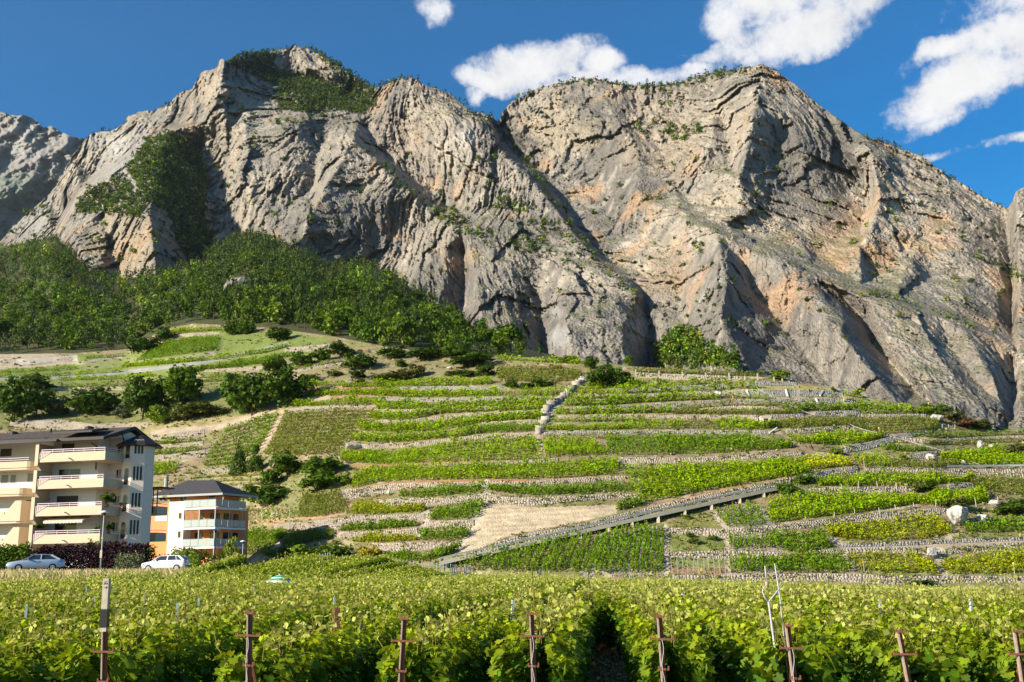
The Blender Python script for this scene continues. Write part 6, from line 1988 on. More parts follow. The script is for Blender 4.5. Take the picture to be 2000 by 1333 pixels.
SP = [(1139, 744), (1128, 752), (1112, 766), (1099, 778), (1083, 788), (1070, 797), (1063, 808), (1066, 818), (1060, 832), (1052, 846)]
sx, sy = path_pts(SP, 26)
stp = on_hill(sx, sy)
stairs = empty('stone_staircase', stp[-1])
tag(stairs, 'crooked stone staircase running down between the upper terraces', 'staircase')
R = np.random.default_rng(77)
for i in range(26):
    q = stp[i] - stp[-1]
    w, d, h = R.uniform(1.2, 2.0), R.uniform(.7, 1.1), R.uniform(.5, .9)
    V = np.array([(-w / 2, -d / 2, -.4), (w / 2, -d / 2, -.4), (w / 2, d / 2, -.4), (-w / 2, d / 2, -.4), (-w / 2, -d / 2, h), (w / 2, -d / 2, h), (w / 2, d / 2, h), (-w / 2, d / 2, h)]) * R.uniform(.88, 1.1, (8, 3))
    F = np.array([(0, 1, 5, 4), (1, 2, 6, 5), (2, 3, 7, 6), (3, 0, 4, 7), (4, 5, 6, 7)])
    o = mesh_np('step', V, F, M_STONE, False, np.tile(np.array((.36, .32, .27)) * R.uniform(.7, 1.15), (8, 1)), parent=stairs)
    o.location = (q[0], q[1] - .2, q[2])
    o.rotation_euler = (0, 0, R.uniform(-.3, .3))

# bare rock standing out of the wood
p = place(np.array([470.]), np.array([578.]), np.array([float(forest_depth(np.array([470.]), np.array([578.]))[0])]))[0]
oc = obj('rock_outcrop', hull_rock(931, 26, (0.24, 0.215, 0.19)), None, p + np.array([0, 0, -3]), (0, 0, .6), (p[1] * .038, p[1] * .03, p[1] * .034))
tag(oc, 'bare grey rock outcrop standing out of the wood under the cliff', 'rock')

# small stone hut
hp = on_hill(np.array([1497.]), np.array([826.]))[0]
hut = empty('stone_hut', hp)
tag(hut, 'tiny stone hut with dark opening in the middle of the upper terraces', 'hut')
m = MB().box(-.9, -.45, 0, 1.4, -.3, 1.05).box(.45, .9, 0, 1.4, -.3, 1.05).box(-.45, .45, .9, 1.4, -.3, 1.05).box(-.45, .45, 0, .9, .8, 1.05)
o = m.build('wall', M_CONC, hut)
MB().box(-1.0, 1.0, -.12, 1.5, 1.053, 1.2).build('roof', M_CONC, hut)

# ------------------------------------------------------------------ lines, rails, fences, stakes on the slope
def on_up(px, py, up=0.0):
    p = on_hill(np.array([px], float), np.array([py], float))[0]
    p[2] += up
    return p


for pts, lab in (([(1465, 752), (1482, 764), (1500, 775), (1522, 787), (1545, 798), (1570, 808), (1594, 818)], 'upper pale cable rail crossing the grey walls'), ([(1655, 830), (1668, 838), (1690, 845), (1724, 853), (1760, 863), (1795, 873), (1830, 882), (1866, 895), (1900, 908), (1914, 913)], 'lower long pale cable rail crossing the curved wall')):
    P = [on_up(x, y, .45) for x, y in pts]
    t = empty('cable_rail', P[0])
    tag(t, lab, 'cable rail')
    MB().tube([p - P[0] for p in P], .05, 6).build('rail', M_POLE, t, True)
    for p in P[1:-1:2]:
        MB().tube([p - P[0] + np.array([0, 0, -1.2]), p - P[0]], .04, 5).build('rail_post', M_GALV, t)
gp = [on_up(x, 917.5 - (x - 1850) * .012, .55) for x in np.linspace(1852, 2045, 9)]
g = empty('guard_rail', gp[0])
tag(g, 'grey metal guard rail along the road at the right edge', 'guard rail')
m = MB()
for a, b in zip(gp[:-1], gp[1:]):
    m.bar(a - gp[0], b - gp[0], .06, .3)
obj('rail', m.mesh('rail', M_GALV), g)
for p in gp[1::2]:
    MB().box(-.07, .07, .05, .2, -.9, .2).build('rail_post', M_GALV, g, loc=p - gp[0])

for (a, b) in (((1458, 763), (1461, 774)), ((1534, 762), (1537, 775)), ((1608, 763), (1600, 774)), ((1593, 779), (1596, 790))):
    A, B = on_up(*a), on_up(*b)
    k = {1458: 'leftmost pale brace on the first tall grey wall', 1534: 'middle pale brace on the first tall grey wall', 1608: 'slanted pale brace on the first tall grey wall', 1593: 'pale brace on the lower tall grey wall'}[a[0]]
    A = A + np.array([0, -.35, 0])
    B = B + np.array([0, -.6, 0])
    o = MB().bar((0, 0, 0), A - B, .28, .22, up=(0, 1, 0)).build('wall_brace', M_WHITEP, None, loc=B)
    tag(o, k, 'wall brace', 'pale braces on the grey walls')
A, B = on_up(1503, 850, .35), on_up(1518, 841, .5)
tag(MB().bar((0, 0, 0), B - A, .25, .12).build('plank', M_WHITEP, None, loc=A), 'white plank lying on the path corner below the stone hut', 'plank')

fpx = list(np.linspace(1242, 1455, 15)) + [1480, 1512, 1528, 1541]
f0 = on_up(fpx[0], 735)
fen = empty('wooden_fence', f0)
tag(fen, 'row of brown wooden posts with wire along the crest below the cliff', 'fence')
fm = MB().box(-.12, .12, -.12, .12, -.4, 1).mesh('post', M_WOODG)
tops = []
for i, x in enumerate(fpx):
    y = float(np.interp(x, [1240, 1340, 1400, 1450, 1545], [735, 741, 743, 742, 746]))
    p = on_up(x, y)
    h = (8 + 6 * ((i * 7) % 3 == 0)) * p[1] / 2000.0
    obj('post', fm, fen, p - f0, None, (1, 1, h))
    tops.append(p - f0 + np.array([0, 0, .75]))
MB().tube(tops, .02, 4).build('wire', M_GALV, fen)

stake_me = MB().box(-.03, .03, -.03, .03, 0, 1).mesh('vineyard_stake', M_PALEBLUE)
stake_w = MB().box(-.035, .035, -.035, .035, 0, 1).mesh('vineyard_stake', M_WOODG)


def stake(p, h, me, lab, grp, tilt=(0, 0), fat=1.0):
    o = obj('vineyard_stake', me, None, p, (tilt[0], tilt[1], 0.3), (fat, fat, h))
    return tag(o, lab, 'stake', grp)


R = np.random.default_rng(5)
for i, x in enumerate(np.linspace(1313, 1417, 11)):
    p = on_up(x, 1122)
    stake(p, 31 * p[1] / 2000, stake_me, 'thin pale stake in the weedy plot below the grass patches', 'stakes of the weedy plot', (R.normal() * .02, R.normal() * .03), .55)
for (x, y, h) in [(1645, 958, 12), (1677, 958, 18), (1714, 951, 11), (1752, 956, 14), (1631, 1014, 14), (1670, 1006, 12), (1719, 1008, 16), (1751, 1000, 14), (1786, 994, 12), (1828, 990, 14), (1907, 990, 18), (1950, 982, 12)]:
    p = on_up(x, y)
    top_ = y < 970
    stake(p, h * p[1] / 2000, stake_w, 'wooden stake on the wall ' + ('below the vines at the ramp top' if x < 1760 and top_ else 'below the large plot at the upper end of the ramp' if not (x > 1900) else 'right of the big white boulder'), 'stakes on the right hand walls', (R.normal() * .05, R.normal() * .1), 1.3)
for i in range(13):
    x = 1803 + i * 12.4
    p = on_up(x, 842)
    if i < 12 and x < 1868:
        stake(on_up(x, 838), 9 * p[1] / 2000, stake_me, 'pale end stake at the edge of the wide plot below the brown bush', 'pale end stakes below the brown bush', (0, .15))
for (x, y0, y1, mt, lab) in [(1718, 850, 838, 'y', 'yellow topped pole in the wide plot near the curved wall'), (1815, 803, 789, 'y', 'yellow topped pole on the crest left of the round tree'), (1689, 924, 899, 'o', 'orange topped pole beside the bright yellow plot'), (1432, 782, 777, 'o', 'orange marker at the corner above the dull strip'), (1155, 784, 775, 'o', 'orange marker at the staircase strips'),
                             (1688, 1119, 1101, 'o', 'orange topped pole in the plot left of the small white boulder'), (1982, 1122, 1104, 'y', 'yellow topped pole in the plot right of the small white boulder'), (588, 776, 767, 'y', 'yellow topped pole right of the big dark evergreens')]:
    p = on_up(x, y0)
    h = (y0 - y1) * p[1] / 2000
    t = empty('marker_pole', p)
    tag(t, lab, 'marker pole', 'marker poles')
    MB().box(-.03, .03, -.03, .03, -.1, h).build('pole', M_WOODG, t)
    MB().lathe([(.05, h), (.13, h + .04), (.13, h + .22), (.04, h + .28)], 8).build('marker', M_YELLOWP if mt == 'y' else M_ORANGEP, t)
up_ = on_up(565, 1040)
t = empty('utility_pole', up_)
tag(t, 'thin grey utility pole in front of the crumbling wall', 'utility pole')
MB().tube([(0, 0, -.2), (0, 0, 44 * up_[1] / 2000)], [.1, .07], 7).build('pole', M_GALV, t)
MB().bar((0.1, 0, -.2), (.9, .2, 1.9), .1).build('strut', M_WOODG, t)
lp_ = on_up(655, 1094)
t = empty('street_lamp', lp_)
tag(t, 'thin street lamp with a side arm before the dark feathery bush', 'street lamp')
hh_ = 27 * lp_[1] / 2000
MB().tube([(0, 0, -.2), (0, 0, hh_)], [.06, .04], 6).build('pole', M_GALV, t)
MB().bar((0, 0, hh_ - .05), (.45, 0, hh_), .05).build('arm', M_GALV, t)
MB().box(.35, .75, -.08, .08, hh_ - .02, hh_ + .07).build('lamp_head', M_WHITEP, t)

# flowers beside the dark shrub
for (x, y, w, c, lab) in [(1790, 961, 26, (0.75, 0.68, 0.50), 'cream flowering shrub on the right in front of the dark shrub'), (1808, 959, 13, (0.65, 0.01, 0.06), 'red flowering shrub on the right beside the cream one')]:
    p = on_up(x, y)
    sc = p[1] / 2000
    Q, br = crown_cloud(np.random.default_rng(x), 30, 14, .07, 'bush', .14)
    t = empty('flowering_shrub', p)
    tag(t, lab, 'shrub')
    obj('flowers', cloud_mesh('flowers', Q, br, c), t, scale=(w * sc, w * sc, 11 * sc))
    obj('leaves', crown_mesh('mid', 'bush', 1), t, scale=(w * sc * 1.1, w * sc * 1.1, 9 * sc))
    obj('stem', STEMS, t, scale=(w * sc, w * sc, 8 * sc))

# ------------------------------------------------------------------ posts at the near ends of the rows
def ray_at(px, py, Y):
    return place(np.array([float(px)]), np.array([float(py)]), np.array([float(Y)]))[0]


FP = [(205, 1226, 203, 1333, 'rusty row end post carrying the wooden stake', True), (488, 1195, 486, 1333, 'second rusty row end post from the left with cross arm and wire loop', False), (790, 1206, 783, 1333, 'rusty row end post half buried in leaves left of the middle', False), (1038, 1196, 1043, 1333, 'tall rusty row end post just left of the bare gap', False),
      (1288, 1202, 1297, 1333, 'rusty row end post just right of the bare gap', False), (1538, 1220, 1553, 1333, 'rusty row end post leaning beside the forked pole', False), (1756, 1231, 1776, 1333, 'leaning rusty row end post between the forked pole and the right edge', False), (1984, 1231, 1999, 1333, 'rusty row end post at the right edge', False)]
for i, (tx, ty, bx, by, lab, stk_) in enumerate(FP):
    Y = 10.95
    A, B = ray_at(tx, ty, Y), ray_at(bx, by, Y)
    d = A - B
    gz = float(field_z(B[0], Y)) - .15
    B2 = B + d * ((gz - B[2]) / d[2])
    t = empty('row_end_post', B2)
    tag(t, lab, 'post', 'rusty row end posts of the front field')
    ln = float(np.linalg.norm(A - B2))
    u = (A - B2) / ln
    m = MB()
    m.bar((-.02, 0, 0), tuple(u * ln + np.array([-.02, 0, 0])), .014, .05, up=(0, 1, 0))
    m.build('post_flange', M_RUSTL, t)
    MB().bar((.008, .012, 0), tuple(u * ln + np.array([.008, .012, 0])), .036, .010, up=(0, 1, 0)).build('post', M_RUST, t)
    for (fr, wd_, nm) in ((ln - .235, .23 if not stk_ else .20, 'cross_arm'), (ln - .012, .085, 'cross_arm'), (ln - .53, .10, 'cross_arm')):
        if stk_ and fr > ln - .1:
            continue
        c = u * fr + np.array([0, -.035, 0])
        a = MB().bar(tuple(c + np.array([-wd_ / 2, 0, .004 * (i % 3)])), tuple(c + np.array([wd_ / 2, 0, -.006])), .015, .020)
        for sgn in (-1, 1):
            a.bar(tuple(c + np.array([sgn * wd_ / 2, 0, -.01])), tuple(c + np.array([sgn * wd_ / 2, 0, .03])), .014)
        a.build(nm, M_RUST, t)
    if i in (1, 3, 4, 5):
        c = u * (ln - .24) + np.array([0, -.06, 0])
        w = [c + np.array([.012 * math.sin(k * 1.1), -.008, -.06 * k]) for k in range(9)]
        MB().tube(w, .004, 4).build('wire', M_GALV, t)
    MB().bar(tuple(u * (ln * .78) + np.array([0, .04, 0])), (.05, 1.1, .05), .03).build('brace', M_RUST, t)
# wooden stake tied to the first post
A, B = ray_at(209, 1130, 10.85), ray_at(203, 1234, 10.85)
t = empty('wooden_stake', B)
tag(t, 'tall pale square wooden stake wrapped with black tape at the lower left', 'stake')
d = A - B
MB().bar((0, 0, 0), tuple(d), .062, .062, up=(0, 1, 0)).build('stake', M_WOODG, t)
MB().bar(tuple(d * .08), tuple(d * .42), .072, .072, up=(0, 1, 0)).build('tape', M_TAPE, t)
for k in range(4):
    c = d * (.12 + .085 * k)
    MB().bar(tuple(c + np.array([0, 0, -.006])), tuple(c + np.array([.002, 0, .012])), .078, .078, up=(0, 1, 0)).build('tape_fold', M_TAPE, t)
mk = MB()
c = d * .83
for k, (x0, z0, x1, z1) in enumerate([(-.018, .03, -.004, .045), (-.004, .045, .012, .03), (.012, .03, .018, .045), (-.016, 0, .018, 0), (.018, 0, .008, .012), (.018, 0, .008, -.012), (-.02, .055, .02, .058)]):
    mk.bar(tuple(c + np.array([x0, -.0335, z0])), tuple(c + np.array([x1, -.0335, z1])), .004, .003)
mk.build('pencil_mark', M_TAPE, t)
# forked pole and slim stakes
Y = 11.5
P = lambda x, y, dy=0.0: ray_at(x, y, Y + dy)
b0 = P(1524, 1345)
t = empty('forked_pole', b0)
tag(t, 'slim grey pole with forked top standing among the vines right of centre', 'pole')
gz = float(field_z(b0[0], Y))
MB().tube([P(1530, 1390) - b0 + np.array([0, 0, -.25]), P(1521, 1321) - b0, P(1501, 1176) - b0], [.015, .013, .011], 8).build('pole', M_POLE, t, True)
MB().tube([P(1501, 1176) - b0, P(1494, 1168) - b0, P(1489, 1156) - b0, P(1492, 1148) - b0, P(1498, 1143) - b0], .008, 6).build('fork_arm', M_POLE, t, True)
MB().tube([P(1501, 1176) - b0, P(1512, 1163) - b0, P(1527, 1144) - b0], .008, 6).build('fork_arm', M_POLE, t, True)
MB().tube([P(1498, 1146) - b0, P(1497.5, 1136) - b0], .020, 8).build('cap', M_RUSTL, t, True)
MB().tube([P(1497.5, 1136) - b0, P(1494, 1106) - b0], .008, 6).build('tip', M_POLE, t, True)
b1 = P(1536, 1250, .6)
o = MB().tube([P(1540, 1330, .6) - b1, P(1524, 1172, .6) - b1, P(1513, 1101, .6) - b1], [.010, .009, .008], 6).build('pole', M_POLE, None, True, b1)
o.name = 'bean_pole'
tag(o, 'thin tilted pale pole just behind the forked pole', 'pole')


def stake_field(px, ytop, hgt, me, lab, grp, fat=1.0):
    Y = np.arange(12, 126, .5)
    p = place(np.full(Y.shape, float(px)), np.full(Y.shape, float(ytop)), Y)
    err = p[:, 2] - (field_z(p[:, 0], Y) + hgt)
    j = int(np.argmin(np.abs(err)))
    q = p[j]
    z = float(field_z(q[0], q[1]))
    return stake((q[0], q[1], z - .1), q[2] - z + .1, me, lab, grp, (0, R.normal() * .04), fat)


for (x, y) in [(52, 1180), (292, 1162), (348, 1178), (390, 1168), (492, 1146), (257, 1132), (597, 1126), (173, 1146), (655, 1167), (191, 1165), (1015, 1150), (1230, 1152), (985, 1172), (1330, 1160), (1712, 1165), (1890, 1170), (1610, 1158)]:
    stake_field(x, y, 1.68, stake_me, 'pale bluish stake sticking out of the front field foliage', 'pale stakes in the front field', .75)
stake_field(659, 1188, 1.70, MB().box(-.04, .04, -.04, .04, 0, 1).mesh('vineyard_stake', M_RUST), 'short rusty stake in the front field left of the middle', None, 1.0)
for x in list(np.linspace(620, 646, 6)) + list(np.linspace(670, 882, 30)) + list(np.linspace(866, 926, 10)) + list(np.linspace(1048, 1072, 5)) + list(np.linspace(1142, 1150, 3)) + list(np.linspace(1228, 1240, 4)) + list(np.linspace(1306, 1322, 4)):
    ytop = float(np.interp(x, [620, 646, 670, 760, 880, 926, 1060, 1146, 1234, 1320], [1083, 1079, 1087, 1092, 1102, 1106, 1117, 1120, 1123, 1126])) + R.normal() * 1.2
    Yd = float(np.interp(x, [620, 880, 1320], [100, 112, 126]))
    q = ray_at(x, ytop, Yd)
    z = float(field_z(q[0], q[1]))
    stake((q[0], q[1], z), max(q[2] - z, 1.5), stake_me, 'thin grey stake in the row of stakes at the far edge of the front field', 'stakes along the far edge of the front field', (0, R.normal() * .03), 1.2)
for x in np.linspace(1830, 1952, 12):
    q = ray_at(x, 1147 + R.normal(), 118.0)
    z = float(field_z(q[0], q[1]))
    stake((q[0], q[1], z), max(q[2] - z, 1.4), stake_me, 'short whitish stake at the far right edge of the front field', 'whitish stakes at the right far edge', (0, R.normal() * .04), 1.3)

# beach umbrella standing between the vines
q = ray_at(546, 1123, 58.0)
zg = float(field_z(q[0], q[1]))
t = empty('beach_umbrella', (q[0], q[1], zg))
tag(t, 'small green and white striped beach umbrella above the vines', 'umbrella')
H = q[2] - zg
M_GRN = plain('green_cloth', (0.02, 0.30, 0.20), 0.8, 0.2, 0.1, 5.0)
MB().tube([(0, 0, 0), (0, 0, H + .05)], .02, 6).build('pole', M_WHITEP, t)
rings = [(0.02, 0), (.20, -.04), (.38, -.12), (.48, -.18), (.64, -.30), (.74, -.40)]
for k in range(5):
    m = MB()
    r0, z0 = rings[k]
    r1, z1 = rings[k + 1]
    n = 16
    V = [((r0) * math.cos(2 * math.pi * j / n), r0 * math.sin(2 * math.pi * j / n), H + z0) for j in range(n)] + [(r1 * math.cos(2 * math.pi * j / n), r1 * math.sin(2 * math.pi * j / n), H + z1) for j in range(n)]
    m.add(V, [(j, (j + 1) % n, n + (j + 1) % n, n + j) for j in range(n)])
    m.build('canopy_panel', M_GRN if k in (1, 3) else M_WHITEP, t)
# ------------------------------------------------------------------ the two apartment houses
M_CREAM = plain('cream_render', (0.55, 0.445, 0.325), 0.85, 0.2, 0.08, 0.8)
M_WHITE = plain('white_render', (0.62, 0.61, 0.60), 0.85, 0.2, 0.07, 0.7)
M_PINK = plain('pale_pink_render', (0.74, 0.63, 0.54), 0.85, 0.2, 0.07, 0.7)
M_ORANGE = plain('orange_render', (0.66, 0.27, 0.11), 0.85, 0.2, 0.07, 0.7)
M_LILAC = plain('lilac_rail', (0.52, 0.42, 0.50), 0.5, 0.4, 0.06, 3.0)
M_FASCIA = plain('dark_fascia', (0.030, 0.025, 0.024), 0.6, 0.3, 0.2, 3.0)
M_SLATE = plain('dark_slate', (0.055, 0.052, 0.056), 0.8, 0.25, 0.25, 2.0)
M_BLIND = plain('dark_blind', (0.045, 0.038, 0.038), 0.7, 0.3, 0.1, 4.0)
M_CURTAIN = plain('grey_curtain', (0.20, 0.21, 0.22), 0.5, 0.4, 0.15, 4.0)
M_BALGLASS = plain('frosted_balustrade', (0.30, 0.36, 0.37), 0.25, 0.5, 0.06, 1.0)
M_WSLAT = plain('wood_slat', (0.48, 0.24, 0.10), 0.8, 0.2, 0.2, 6.0)
M_TERRA = plain('terracotta', (0.35, 0.12, 0.06), 0.85, 0.2, 0.15, 6.0)


def tile_mat():
    m, nt = new_mat('brown_roof_tiles')
    tc = N(nt, 'ShaderNodeTexCoord')
    br = N(nt, 'ShaderNodeTexBrick', Scale=1.0)
    br.inputs['Brick Width'].default_value = 0.3
    br.inputs['Row Height'].default_value = 0.34
    br.inputs['Mortar Size'].default_value = 0.03
    br.inputs['Color1'].default_value = (0.085, 0.066, 0.058, 1)
    br.inputs['Color2'].default_value = (0.125, 0.098, 0.083, 1)
    br.inputs['Mortar'].default_value = (0.045, 0.036, 0.033, 1)
    L(nt, tc.outputs['Object'], br.inputs['Vector'])
    bsdf_out(nt, br.outputs['Color'], 0.85, 0.2, bump_n(nt, br.outputs['Fac'], 0.6, 0.03))
    return m


M_TILE = tile_mat()


class House:
    """Local frame of a house: x along the front to the right, y into the depth, z up from the ground."""

    def __init__(s, px, Y, z0, ang, name, lab):
        d = ray_at(px, 1050, Y)
        s.o = np.array([d[0], Y, z0])
        s.a = math.radians(ang)
        s.u = np.array([math.cos(s.a), -math.sin(s.a)])
        s.v = np.array([math.sin(s.a), math.cos(s.a)])
        s.root = empty(name, s.o, -s.a)
        tag(s.root, lab, 'apartment house')

    def x_at(s, px, py, y):
        """Local x of the picture column px on the plane of local depth y."""
        d = pix_dir(np.array([float(px)]), np.array([float(py)]))[0]
        k = d[0] / d[1]
        # o.x + x u.x + y v.x = k (o.y + x u.y + y v.y)
        return (k * (s.o[1] + y * s.v[1]) - s.o[0] - y * s.v[0]) / (s.u[0] - k * s.u[1])

    def z_at(s, px, py, y):
        x = s.x_at(px, py, y)
        Y = s.o[1] + x * s.u[1] + y * s.v[1]
        return float(ray_at(px, py, Y)[2] - s.o[2])

    def rect(s, px0, px1, py0, py1, y):
        xa, xb = s.x_at(px0, (py0 + py1) / 2, y), s.x_at(px1, (py0 + py1) / 2, y)
        return xa, xb, s.z_at((px0 + px1) / 2, py1, y), s.z_at((px0 + px1) / 2, py0, y)


def window(parent, x0, x1, z0, z1, y, split=1, pane=None, fr=None, mull=0.06, rot=None):
    """Frame proud of the wall plane y, recessed panes behind it (facing -y)."""
    m = MB()
    w = mull
    m.box(x0, x1, y - .04, y + .03, z1 - w, z1).box(x0, x1, y - .04, y + .03, z0, z0 + w)
    xs = np.linspace(x0, x1, split + 1)
    for i, x in enumerate(xs):
        a = x0 if i == 0 else x1 - w if i == split else x - w / 2
        m.box(a, a + w, y - .038, y + .028, z0 + w + .001, z1 - w - .001)
    f = m.build('window', fr or M_WHITE, parent)
    for i in range(split):
        a = xs[i] + (w if i == 0 else w / 2) + .002
        b = xs[i + 1] - (w if i == split - 1 else w / 2) - .002
        MB().box(a, b, y - .012, y + .02, z0 + w + .002, z1 - w - .002).build('pane', (pane[i % len(pane)] if isinstance(pane, list) else pane) or M_GLASS, f)
    return f


def arch_poly(w, h, n=8):
    r = w / 2
    pts = [(-r, 0), (r, 0)]
    for k in range(n + 1):
        a = math.pi * k / n
        pts.append((r * math.cos(a), h - r + r * math.sin(a)))
    return pts


def arch_window(parent, c, nrm, w, h):
    """Round-headed opening on a vertical face: c is the middle of its sill, nrm the horizontal outward normal."""
    n = np.array([nrm[0], nrm[1], 0.0])
    n /= np.linalg.norm(n)
    t = np.array([-n[1], n[0], 0.0])
    up = np.array([0, 0, 1.0])

    def solid(pts, d0, d1, name, mat, par):
        a = [tuple(c + t * x + up * z + n * d0) for x, z in pts]
        b = [tuple(c + t * x + up * z + n * d1) for x, z in pts]
        m = MB()
        m.add(a + b, [tuple(range(len(pts)))[::-1], tuple(range(len(pts), 2 * len(pts)))] + [(i, (i + 1) % len(pts), len(pts) + (i + 1) % len(pts), len(pts) + i) for i in range(len(pts))])
        return m.build(name, mat, par)

    f = solid(arch_poly(w + .14, h + .09), -.02, .022, 'window', M_PINK, parent)
    solid([(x * 1.0, z + .03) for x, z in arch_poly(w, h)], -.015, .030, 'pane', M_GLASS, f)
    return f


A = House(196, 108.0, 1.6, 12.0, 'apartment_house', 'tall cream and white apartment house with stacked balconies at the left edge')
r = A.root
LV = [5.0 - 1.6, 7.87 - 1.6, 10.72 - 1.6, 13.56 - 1.6]           # undersides of the balcony slabs
ridge_z = A.z_at(257, 838, 5.0)
eave_z = A.z_at(150, 860, 0.0)
# body: main unit, recessed bay, left unit
MB().box(-7.9, -2.35, 2.2, 8.3, -1, eave_z + .5).build('wall', M_WHITE, r)
MB().box(-2.35, -.5, 4.25, 8.3, -1, eave_z + .5).build('wall', M_WHITE, r)
MB().box(-34, -8.302, 3.0, 8.3, -1, eave_z + .4).build('wall', M_WHITE, r)
g = MB()
g.hexa([(-34, 8.0, eave_z + .5), (-.51, 8.0, eave_z + .5), (-.51, 2.4, eave_z + .5), (-34, 2.4, eave_z + .5)][::-1], [(-34, 5.2, ridge_z - .35), (-.51, 5.2, ridge_z - .35), (-.51, 5.0, ridge_z - .35), (-34, 5.0, ridge_z - .35)][::-1])
g.build('gable_wall', M_PINK, r)
for z in LV:
    MB().box(-8.3, -7.902, -.25, 3.0, z - .35, z + 2.0).build('fin', M_CREAM, r)
    fb = MB()
    fb.hexa([(-8.3, .55, z - 1.0), (-7.902, .55, z - 1.0), (-7.902, 3.0, z - 1.0), (-8.3, 3.0, z - 1.0)], [(-8.3, -.1, z - .352), (-7.902, -.1, z - .352), (-7.902, 3.0, z - .352), (-8.3, 3.0, z - .352)])
    fb.build('fin', M_CREAM, r)
for i, z in enumerate(LV):
    b = MB()
    b.box(-7.9, 0, 0, 4.24, z, z + .22)                              # slab
    b.box(-7.9, 0, -.12, -.002, z, z + .95).box(-.12, .0, 0, 3.35, z + .222, z + .95)
    bal = b.build('balcony', M_CREAM, r)
    rl = MB()
    for hh in (1.12, 1.32):
        rl.bar((-7.7, -.06, z + hh), (-.06, -.06, z + hh), .07).bar((-.06, -.06, z + hh), (-.06, 4.2, z + hh - .0), .07)
    for x in np.linspace(-7.6, -.1, 7):
        rl.bar((x, -.06, z + .94), (x, -.06, z + 1.34), .04)
    rl.build('railing', M_LILAC, bal)
    lt = MB()
    lt.bar((-7.75, -.14, z + .35), (-7.75, -.14, z + 1.05), .06).bar((-7.75, -.14, z + .35), (-6.6, -.14, z + .95), .06).bar((-7.75, -.14, z + 1.02), (-6.5, -.14, z + 1.02), .06)
    for k in range(3):
        lt.bar((-7.5 + .28 * k, -.14, z + .48 + .14 * k), (-7.5 + .28 * k, -.14, z + 1.0), .04)
    lt.build('lattice', M_LILAC, bal)
    MB().tube([(-4.2, -.12, z + .32), (-4.2, -.55, z + .30)], .07, 8).build('spout', M_WHITEP, bal)
    MB().box(-.105, -.02, 3.36, 4.2, z + .0, z + 1.34).build('side_panel', M_FASCIA if i < 3 else M_LILAC, bal)
# windows in the recessed wall
for (p0, p1, q0, q1, sp, pn) in [(120, 146, 868, 887, 1, M_BLIND), (114, 157, 918, 938, 2, M_GLASS), (110, 153.5, 970, 990, 1, M_BLIND), (106, 150, 1022, 1044, 1, M_GLASS)]:
    x0, x1, z0, z1 = A.rect(p0, p1, q0, q1, 2.2)
    window(r, x0, x1, z0 - .5, z1 + .12, 2.2, sp, pn)
for i, z in enumerate(LV):
    window(r, -1.45, -.75, z + 1.2, z + 2.25, 4.25, 2, [M_GLASS, M_CURTAIN])
# left unit windows
for (p0, p1, q0, q1, sp, pn) in [(53, 79, 924, 943, 2, M_CURTAIN), (48, 75, 976, 995, 1, M_BLIND), (43, 70, 1029, 1050, 1, M_GLASS), (0, 24, 876, 893, 1, M_BLIND), (2, 17, 927, 946, 1, M_CURTAIN), (20, 32, 927, 946, 1, M_CURTAIN)]:
    x0, x1, z0, z1 = A.rect(p0, p1, q0, q1, 3.0)
    window(r, x0, x1, z0, z1, 3.0, sp, pn)
for (p1, ytop, ybot) in [(61, 901, 917), (46, 953, 969), (43, 978, 1022), (39, 1030, 1074)]:
    x1 = A.x_at(p1, ytop, 1.0)
    z0, z1 = A.z_at(p1, ybot, 1.0), A.z_at(p1, ytop, 1.0)
    b = MB()
    b.prism([(-26, 1.0), (x1 - .5, 1.0), (x1 - .15, 1.15), (x1, 1.5), (x1, 2.998), (-26, 2.998)], z0, z0 + .22)
    if ytop < 960:
        b.prism([(-26, .9), (x1 - .4, .9), (x1 - .1, 1.05), (x1 + .05, 1.4), (x1 + .05, 2.998), (x1 - .1, 2.998), (x1 - .1, 1.5), (x1 - .5, 1.1), (-26, 1.1)], z0 + .222, z1)
    else:
        # tall stepped end panel
        zz = z1 - z0
        b.hexa([(x1 - 2.6, .9, z0 + .223), (x1, .9, z0 + .223), (x1, 1.1, z0 + .223), (x1 - 2.6, 1.1, z0 + .223)], [(x1 - .75, .9, z1), (x1, .9, z1), (x1, 1.1, z1), (x1 - .75, 1.1, z1)])
        b.box(x1 - 2.6, x1 - 2.0, .902, 1.098, z0 + .224, z0 + 1.2).box(-26, x1 - 2.602, .9, 1.1, z0 + .223, z0 + 1.0).box(x1 - .2, x1 - .001, 1.101, 2.998, z0 + .223, z1)
    bal = b.build('balcony', M_CREAM, r)
    rl = MB()
    for hh in (.18, .4):
        rl.bar((-26, 1.0, (z1 if ytop < 960 else z0 + 1.1) + hh), (x1 - (.3 if ytop < 960 else 2.2), 1.0, (z1 if ytop < 960 else z0 + 1.1) + hh), .06)
    rl.build('railing', M_LILAC, bal)
